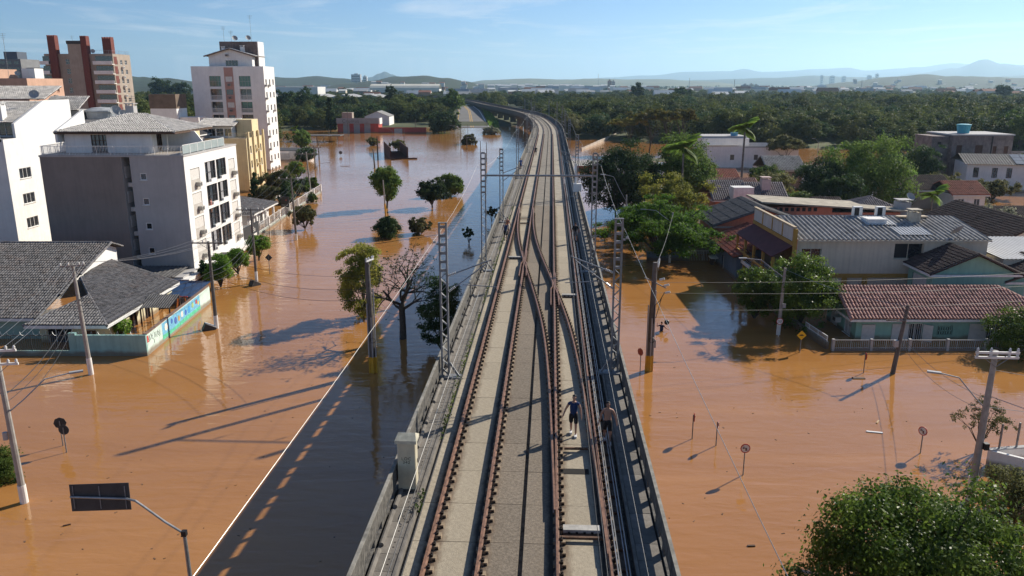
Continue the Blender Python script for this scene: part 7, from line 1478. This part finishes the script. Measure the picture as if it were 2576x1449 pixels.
# ================================================================ people
def skinned(name, J, E_, m_, parent, sub=2):
    """J: {joint: (pos, radius)}, E_: joint pairs; grown with the Skin modifier and stored as one mesh"""
    k = list(J); me = bpy.data.meshes.new(name); me.from_pydata([J[j][0] for j in k], [(k.index(a), k.index(b)) for a, b in E_], []); o = bpy.data.objects.new(name, me); col.objects.link(o)
    o.modifiers.new('skin', 'SKIN').use_smooth_shade = True
    for i, j in enumerate(k):
        r = J[j][1]; me.skin_vertices[0].data[i].radius = r if isinstance(r, tuple) else (r, r); me.skin_vertices[0].data[i].use_root = i == 0
    s_ = o.modifiers.new('sub', 'SUBSURF'); s_.levels = sub; s_.render_levels = sub
    bpy.context.view_layer.update(); m2 = bpy.data.meshes.new_from_object(o.evaluated_get(bpy.context.evaluated_depsgraph_get())); bpy.data.objects.remove(o)
    m2.materials.clear(); m2.materials.append(m_); m2.polygons.foreach_set('use_smooth', [True] * len(m2.polygons)); return link(name, m2, parent)
SKIN = mat('skin', (.42, .235, .16), .6, .1, 6); SKIN2 = mat('skin_tan', (.34, .18, .12), .6, .1, 6); HAIR = mat('hair_dark', (.02, .015, .012), .7, .3, 30)
def person(label, loc, rz, top, bottom, skin=SKIN, step=.16, arms=((.30, .06, 1.13, .33, -.02, .88), (.29, .03, 1.13, .32, -.10, .90)), fine=True, h=1.0, shirt=True, long_=False, lean=0.0, headturn=0.0, cut=None, hold=None):
    o = thing('person', label, 'person', loc, rz, 'people on foot'); o.scale = (h,) * 3; L = lean
    J = {'pelvis': ((0, 0, .96), (.15, .11)), 'waist': ((0, -.02 * L, 1.10), (.135, .10)), 'chest': ((0, -.06 * L, 1.32), (.17, .115)), 'collar': ((0, -.09 * L, 1.45), (.09, .075)), 'neck': ((0, -.11 * L - .01, 1.52), .055), 'jaw': ((headturn * .02, -.13 * L - .03, 1.60), (.062, .075)), 'skull': ((headturn * .02, -.13 * L - .015, 1.69), (.078, .092)), 'top': ((0, -.13 * L - .005, 1.755), (.05, .06))}
    E_ = [('pelvis', 'waist'), ('waist', 'chest'), ('chest', 'collar'), ('collar', 'neck'), ('neck', 'jaw'), ('jaw', 'skull'), ('skull', 'top')]
    for i, (s_, (ex, ey, ez, wx, wy, wz)) in enumerate(zip((-1, 1), arms)):
        S_ = 'lr'[i]; J['sh' + S_] = ((s_ * .19, -.07 * L, 1.41), .07); J['el' + S_] = ((s_ * ex, ey, ez), .046); J['wr' + S_] = ((s_ * wx, wy, wz), .032); d = (Vector((s_ * wx, wy, wz)) - Vector((s_ * ex, ey, ez))).normalized(); w_ = Vector((s_ * wx, wy, wz)); J['pa' + S_] = (tuple(w_ + d * .075), (.022, .038)); E_ += [('collar', 'sh' + S_), ('sh' + S_, 'el' + S_), ('el' + S_, 'wr' + S_), ('wr' + S_, 'pa' + S_)]
        if fine:
            side = Vector((0, 1, 0)); c = w_ + d * .085
            for q in range(4):
                b = c + side * (q - 1.5) * .021; l = (.062, .074, .070, .055)[q]; k1, k2 = 'f%d%s' % (q, S_), 'g%d%s' % (q, S_); J[k1] = (tuple(b + d * l * .55 - Vector((s_ * .006, 0, 0))), .0095); J[k2] = (tuple(b + d * l - Vector((s_ * .022, 0, 0))), .008); E_ += [('pa' + S_, k1), (k1, k2)]
            J['th' + S_] = (tuple(w_ + d * .05 - side * .045), .011); J['ti' + S_] = (tuple(w_ + d * .095 - side * .052), .009); E_ += [('wr' + S_, 'th' + S_), ('th' + S_, 'ti' + S_)]
        f = step * (1 if i else -1); J['hip' + S_] = ((s_ * .095, 0, .90), .10); J['kn' + S_] = ((s_ * .10, -f * .55 - .03, .50), .06); lift = .05 if f < 0 else 0; J['an' + S_] = ((s_ * .10, -f + .02, .10 + lift), .04); J['he' + S_] = ((s_ * .10, -f + .05, .045 + lift), .038); J['to' + S_] = ((s_ * .105, -f - .13, .03 + lift * .3), (.035, .028)); E_ += [('pelvis', 'hip' + S_), ('hip' + S_, 'kn' + S_), ('kn' + S_, 'an' + S_), ('an' + S_, 'he' + S_), ('he' + S_, 'to' + S_)]
    skinned('body', J, E_, skin, o, 2)
    g = lambda n, r: (J[n][0], r)
    if shirt:
        T = {'hem': ((0, 0, .84), (.17, .13)), 'waist0': ((0, 0, .95), (.168, .128)), 'waist': g('waist', (.16, .125)), 'chest': g('chest', (.195, .14)), 'collar': g('collar', (.10, .085))}; TE = [('hem', 'waist0'), ('waist0', 'waist'), ('waist', 'chest'), ('chest', 'collar')]
        for i, s_ in enumerate((-1, 1)):
            S_ = 'lr'[i]; a = Vector(J['sh' + S_][0]); b = Vector(J['el' + S_][0]); T['s' + S_] = (tuple(a), .085); T['e' + S_] = (tuple(a.lerp(b, .9 if long_ else .30)), .065); TE += [('collar', 's' + S_), ('s' + S_, 'e' + S_)]
        skinned('shirt', T, TE, top, o, 1)
    S = {'w': ((0, 0, 1.06), (.15, .115)), 'p': ((0, 0, .94), (.175, .135))}; SE = [('w', 'p')]
    for i, s_ in enumerate((-1, 1)):
        S_ = 'lr'[i]; a = Vector(J['hip' + S_][0]); b = Vector(J['kn' + S_][0]); S['h' + S_] = (tuple(a + Vector((s_ * .01, 0, -.03))), .118); S['k' + S_] = (tuple(a.lerp(b, .98)), .092); SE += [('p', 'h' + S_), ('h' + S_, 'k' + S_)]
    skinned('shorts', S, SE, bottom, o, 1)
    hj = Vector(J['skull'][0]); m = MB()
    prof = [(.074, .03), (.084, .06), (.08, .09), (.055, .118), (.02, .13)]; m.lathe([(r, z) for r, z in prof], (hj.x, hj.y + .036, hj.z - .03), 14); m.build('hair', HAIR, o, smooth=True)
    if fine:
        y = hj.y - .092
        for s_ in (-1, 1): MB().disc((hj.x + s_ * .031, y + .006, hj.z - .005), (0, -1, .1), .012, .01, 8).build('eye', HAIR, o); MB().cbox((hj.x + s_ * .08, hj.y + .01, hj.z - .03), .02, .035, .06).build('ear', skin, o)
        MB().add([(hj.x - .014, y + .004, hj.z - .055), (hj.x + .014, y + .004, hj.z - .055), (hj.x, y - .026, hj.z - .05), (hj.x, y + .006, hj.z)], [(0, 1, 2), (0, 2, 3), (2, 1, 3)]).build('nose', skin, o); MB().cbox((hj.x, y + .018, hj.z - .088), .05, .012, .012).build('mouth', mat('lips', (.25, .09, .07), .6, .1, 5), o)
    for i, S_ in enumerate('lr'):
        a, t = Vector(J['he' + S_][0]), Vector(J['to' + S_][0]); s_ = MB().cbox((a.lerp(t, .5)) + Vector((0, 0, .004)), .10, .30, .085).build('shoe', SWH if fine else BLACK, o)
    return o
NAVY = mat('cloth_navy', (.012, .03, .095), .85, .2, 8); BLK = mat('cloth_black', (.012, .012, .014), .85, .2, 8); BLU = mat('cloth_blue', (.03, .09, .28), .85, .2, 8); ORC = mat('cloth_coral', (.42, .14, .07), .85, .2, 8); GRC = mat('cloth_grey', (.10, .10, .11), .85, .2, 8)
def on_deck(px, py, z=DZ): return tuple(G(px, py, z))
person('man in a navy sleeveless shirt and black shorts walking on the right track', on_deck(1442, 1094, DZ + .01), R(-6), NAVY, BLK, headturn=1.0, step=.15, arms=((.33, .05, 1.13, .42, -.02, .90), (.29, .02, 1.12, .32, -.06, .87)))
person('shirtless man in black shorts walking in the shade right of the tracks', on_deck(1527, 1112, DZ + .0), R(-4), None, BLK, skin=SKIN2, shirt=False, step=.2, h=.99, arms=((.29, .06, 1.13, .36, -.06, .90), (.31, .04, 1.13, .36, -.02, .88)))
person('person in a dark blue top walking away on the left walkway', on_deck(1272, 606, WZ), R(176), NAVY, BLK, fine=False)
person('person in a coral shirt just ahead of the dark blue one on the left walkway', on_deck(1276, 592, WZ), R(176), ORC, BLK, fine=False)
person('person dressed in black walking along the left track far ahead', on_deck(1348, 390, DZ), R(178), BLK, GRC, fine=False, long_=True)
person('person in blue clothes on the left walkway far ahead', on_deck(1310, 425, WZ), R(170), BLU, BLU, fine=False, long_=True)
person('person in dark clothes on the shaded right walkway', on_deck(1447, 608, WZ), R(180), BLK, GRC, fine=False, long_=True, skin=SKIN2)
person('tiny far person standing on the curve of the viaduct', on_deck(1371, 300, WZ), R(180), BLK, BLK, fine=False, long_=True)
wd_ = person('person wading waist deep in a navy shirt holding a black bag', tuple(Vector(G(1664, 833)) + Vector((0, 0, -.92))), R(150), NAVY, BLK, step=.08, arms=((.36, -.10, 1.22, .50, -.22, 1.10), (.42, .02, 1.30, .40, .06, 1.52)))
p = G(1664, 833); bg_ = thing('black_bag', 'black bag held on the shoulder of the wading person', 'bag', (p.x + .42, p.y - .05, .62)); MB().lathe([(.10, 0), (.20, .08), (.23, .22), (.17, .36), (.05, .42)], n=12).build('sack', BLACK, bg_, smooth=True); MB().tube([(-.05, 0, .40), (-.12, 0, .48), (-.18, 0, .40)], .02, 5).build('strap', BLACK, bg_)
person('woman in a pink top leaning at an open bay of the white block', (-35.32, 92.3, 6.2), R(90), mat('cloth_pink', (.55, .25, .22), .85, .2, 8), BLK, fine=False, step=.02)
# ================================================================ distant town
r_ = random.Random(5)
FARW = [mat('far_white', (.66, .65, .62), .9, .1, .05), mat('far_cream', (.55, .48, .38), .9, .1, .05), mat('far_brick', (.36, .20, .14), .9, .1, .05), mat('far_grey', (.36, .37, .38), .9, .1, .05)]; FARR = [mat('far_roof_red', (.24, .10, .06), .9, .2, .05), mat('far_roof_grey', (.34, .34, .34), .9, .2, .05), mat('far_roof_white', (.62, .62, .60), .9, .1, .05)]
def far_house(x, y, w_, d, h, wm, rm, label, group='houses of the distant town', z=0.0):
    o = thing('distant_house', label, 'house', (x, y, z + land(x, y) if z == 0 else z), 0, group); MB().box(-w_ / 2, 0, -3, w_ / 2, d, h).build('wall', wm, o); t = h + w_ * .16
    MB().add([(-w_ / 2 - .5, -.5, h), (w_ / 2 + .5, -.5, h), (w_ / 2 + .5, d + .5, h), (-w_ / 2 - .5, d + .5, h), (-w_ / 2, d / 2, t), (w_ / 2, d / 2, t)], [(0, 1, 5, 4), (2, 3, 4, 5), (1, 2, 5), (3, 0, 4)]).build('roof', rm, o)
WN = ('white', 'cream', 'brick red', 'grey'); RN = ('red', 'grey', 'white')
def sector(px): return 'left of the viaduct' if px < 1180 else 'straight beyond the viaduct' if px < 1500 else 'right of the viaduct' if px < 2000 else 'at the right'
for k in range(210):
    px = r_.uniform(700, 2560); Y = r_.uniform(1050, 3200); x = (px - 1288) / FPX * Y
    if via_d(x, Y) < 25: continue
    w_ = r_.choice((12, 16, 22, 34)); a, b = r_.choice((0, 0, 0, 1, 1, 2)), r_.choice((0, 1, 2, 2)); far_house(x, Y, w_, r_.uniform(9, 16), r_.uniform(5, 9), FARW[a], FARR[b], 'distant %s house with a %s roof in the town %s' % (WN[a], RN[b], sector(px)))
for k in range(34):
    px, Y = r_.uniform(1120, 1560), r_.uniform(2300, 2900); w_ = r_.uniform(14, 22); far_house((px - 1288) / FPX * Y, Y, w_, 12, r_.uniform(12, 16), FARW[0], FARR[2], 'white low apartment slab in the distant town', 'white slabs of the distant town')
def far_block(label, px, base, top, wpx, Y, m_, fl=3.2):
    w_ = wpx / FPX * Y; x = (px - 1288) / FPX * Y; h = Zat(top, Y); zb = min(0, Zat(base, Y)); o = thing('distant_tower', label, 'tower block', (x, Y, 0), 0, 'tower blocks of the distant town'); MB().box(-w_ / 2, 0, -5, w_ / 2, w_ * .8, h).build('wall', m_, o); MB().box(-w_ * .2, w_ * .2, h, w_ * .2, w_ * .6, h + 4).build('roof_tank', m_, o)
    for z in range(4): MB().box(-w_ * .42, -.4, h * (.3 + .17 * z), w_ * .42, -.1, h * (.3 + .17 * z) + h * .07).build('window_band', GL_B, o)
for a in (('wide pale twin tower block on the far left hill', 908, 212, 187, 22, 3600, FARW[3]), ('white tower block right of the twin block', 930, 212, 192, 10, 3600, FARW[0]), ('white tower block in the town left of the viaduct', 946, 226, 206, 15, 2700, FARW[0]), ('slim white tower block above the town roofs', 986, 226, 210, 9, 2700, FARW[0]), ('brown tower block in mid town', 1526, 226, 203, 9, 2600, FARW[2]), ('grey tower block next to the brown one', 1535, 226, 205, 8, 2620, FARW[3]),
          ('leftmost of the hazy tower group at right', 1857, 226, 213, 14, 3000, FARW[3]), ('middle of the hazy tower group at right', 1872, 226, 212, 10, 3020, FARW[1]), ('rightmost of the hazy tower group at right', 1884, 226, 214, 12, 3040, FARW[3]), ('pale tower at the foot of the blue ridge', 2042, 205, 190, 6, 7200, FARW[3]), ('second pale tower at the foot of the blue ridge', 2068, 205, 191, 10, 7200, FARW[3]), ('third pale tower at the foot of the blue ridge', 2096, 205, 192, 8, 7300, FARW[3]), ('tallest pale tower near the suburb hill', 2176, 205, 186, 6, 7300, FARW[3]), ('broad pale tower near the suburb hill', 2158, 205, 190, 9, 7300, FARW[3])): far_block(*a)
for k in range(40):
    px = r_.uniform(900, 1220) if k < 22 else r_.uniform(2120, 2560); Y = 2150 if k < 22 else 3050; x = (px - 1288) / FPX * Y; hz_ = r_.uniform(4, 22) if k < 22 else r_.uniform(6, 30)
    far_house(x, Y, r_.uniform(10, 17), 9, r_.uniform(4, 7), FARW[0], FARR[k % 3], 'small white house with a %s roof on the %s wooded hill' % (RN[k % 3], 'central' if k < 22 else 'right hand'), 'houses on the distant hills', hz_)
o = thing('factory_hall', 'long pale vaulted hall in the distant town left of the viaduct', 'factory', (-200, 1500, 0)); MB().box(-45, 0, -3, 66, 50, 11).build('wall', FARW[0], o)
b = MB()
for k in range(9): t = math.pi * k / 8; b.v += [(-62 + 0 * k, 25 - 26 * math.cos(t), 9 + 11 * math.sin(t)), (66, 25 - 26 * math.cos(t), 9 + 11 * math.sin(t))]
for k in range(8): b.f.append((2 * k, 2 * k + 1, 2 * k + 3, 2 * k + 2))
b.build('vault', mat('vault_cream', (.58, .56, .47), .8, .1, .05), o)
o = thing('factory_hall', 'large white factory behind the dark pines at left', 'factory', (-330, 980, 0)); MB().box(-70, 0, -3, 40, 40, 13).build('wall', FARW[0], o); MB().box(41, -15, -3, 100, 25, 17).build('white_block', FARW[0], o); MB().box(-70, -1, 10, 40, -.1, 12).build('band', FARW[3], o)
o = thing('factory_hall', 'long low grey sheds behind the left wood', 'factory', (-190, 760, 0)); MB().box(-60, 0, -3, 70, 60, 8).build('wall', FARW[3], o)
for k in range(5): MB().add([(-60 + k * 26, -.5, 8), (-34 + k * 26, -.5, 8), (-47 + k * 26, -.5, 11), (-60 + k * 26, 60, 8), (-34 + k * 26, 60, 8), (-47 + k * 26, 60, 11)], [(0, 1, 2), (1, 4, 5, 2), (3, 0, 2, 5)]).build('roof_bay', FARR[1], o)
for lab, px, tp, Y in (('radio mast on the horizon at right', 1830, 200, 2600), ('tall pylon right of the viaduct on the horizon', 1720, 196, 2800), ('radio mast on the far wooded hill', 1498, 186, 4200), ('slim mast above the right hand town', 2140, 202, 2400)):
    o = thing('radio_mast', lab, 'mast', ((px - 1288) / FPX * Y, Y, 0)); h = Zat(tp, Y)
    for i in (-1, 1): MB().bar((i * 2.0, 0, 0), (i * .5, 0, h), .7).build('leg', GREYPT, o)
    for k in range(6): MB().bar((-2 + .25 * k, 0, h * k / 6), (2 - .25 * (k + 1), 0, h * (k + 1) / 6), .5).build('brace', GREYPT, o)
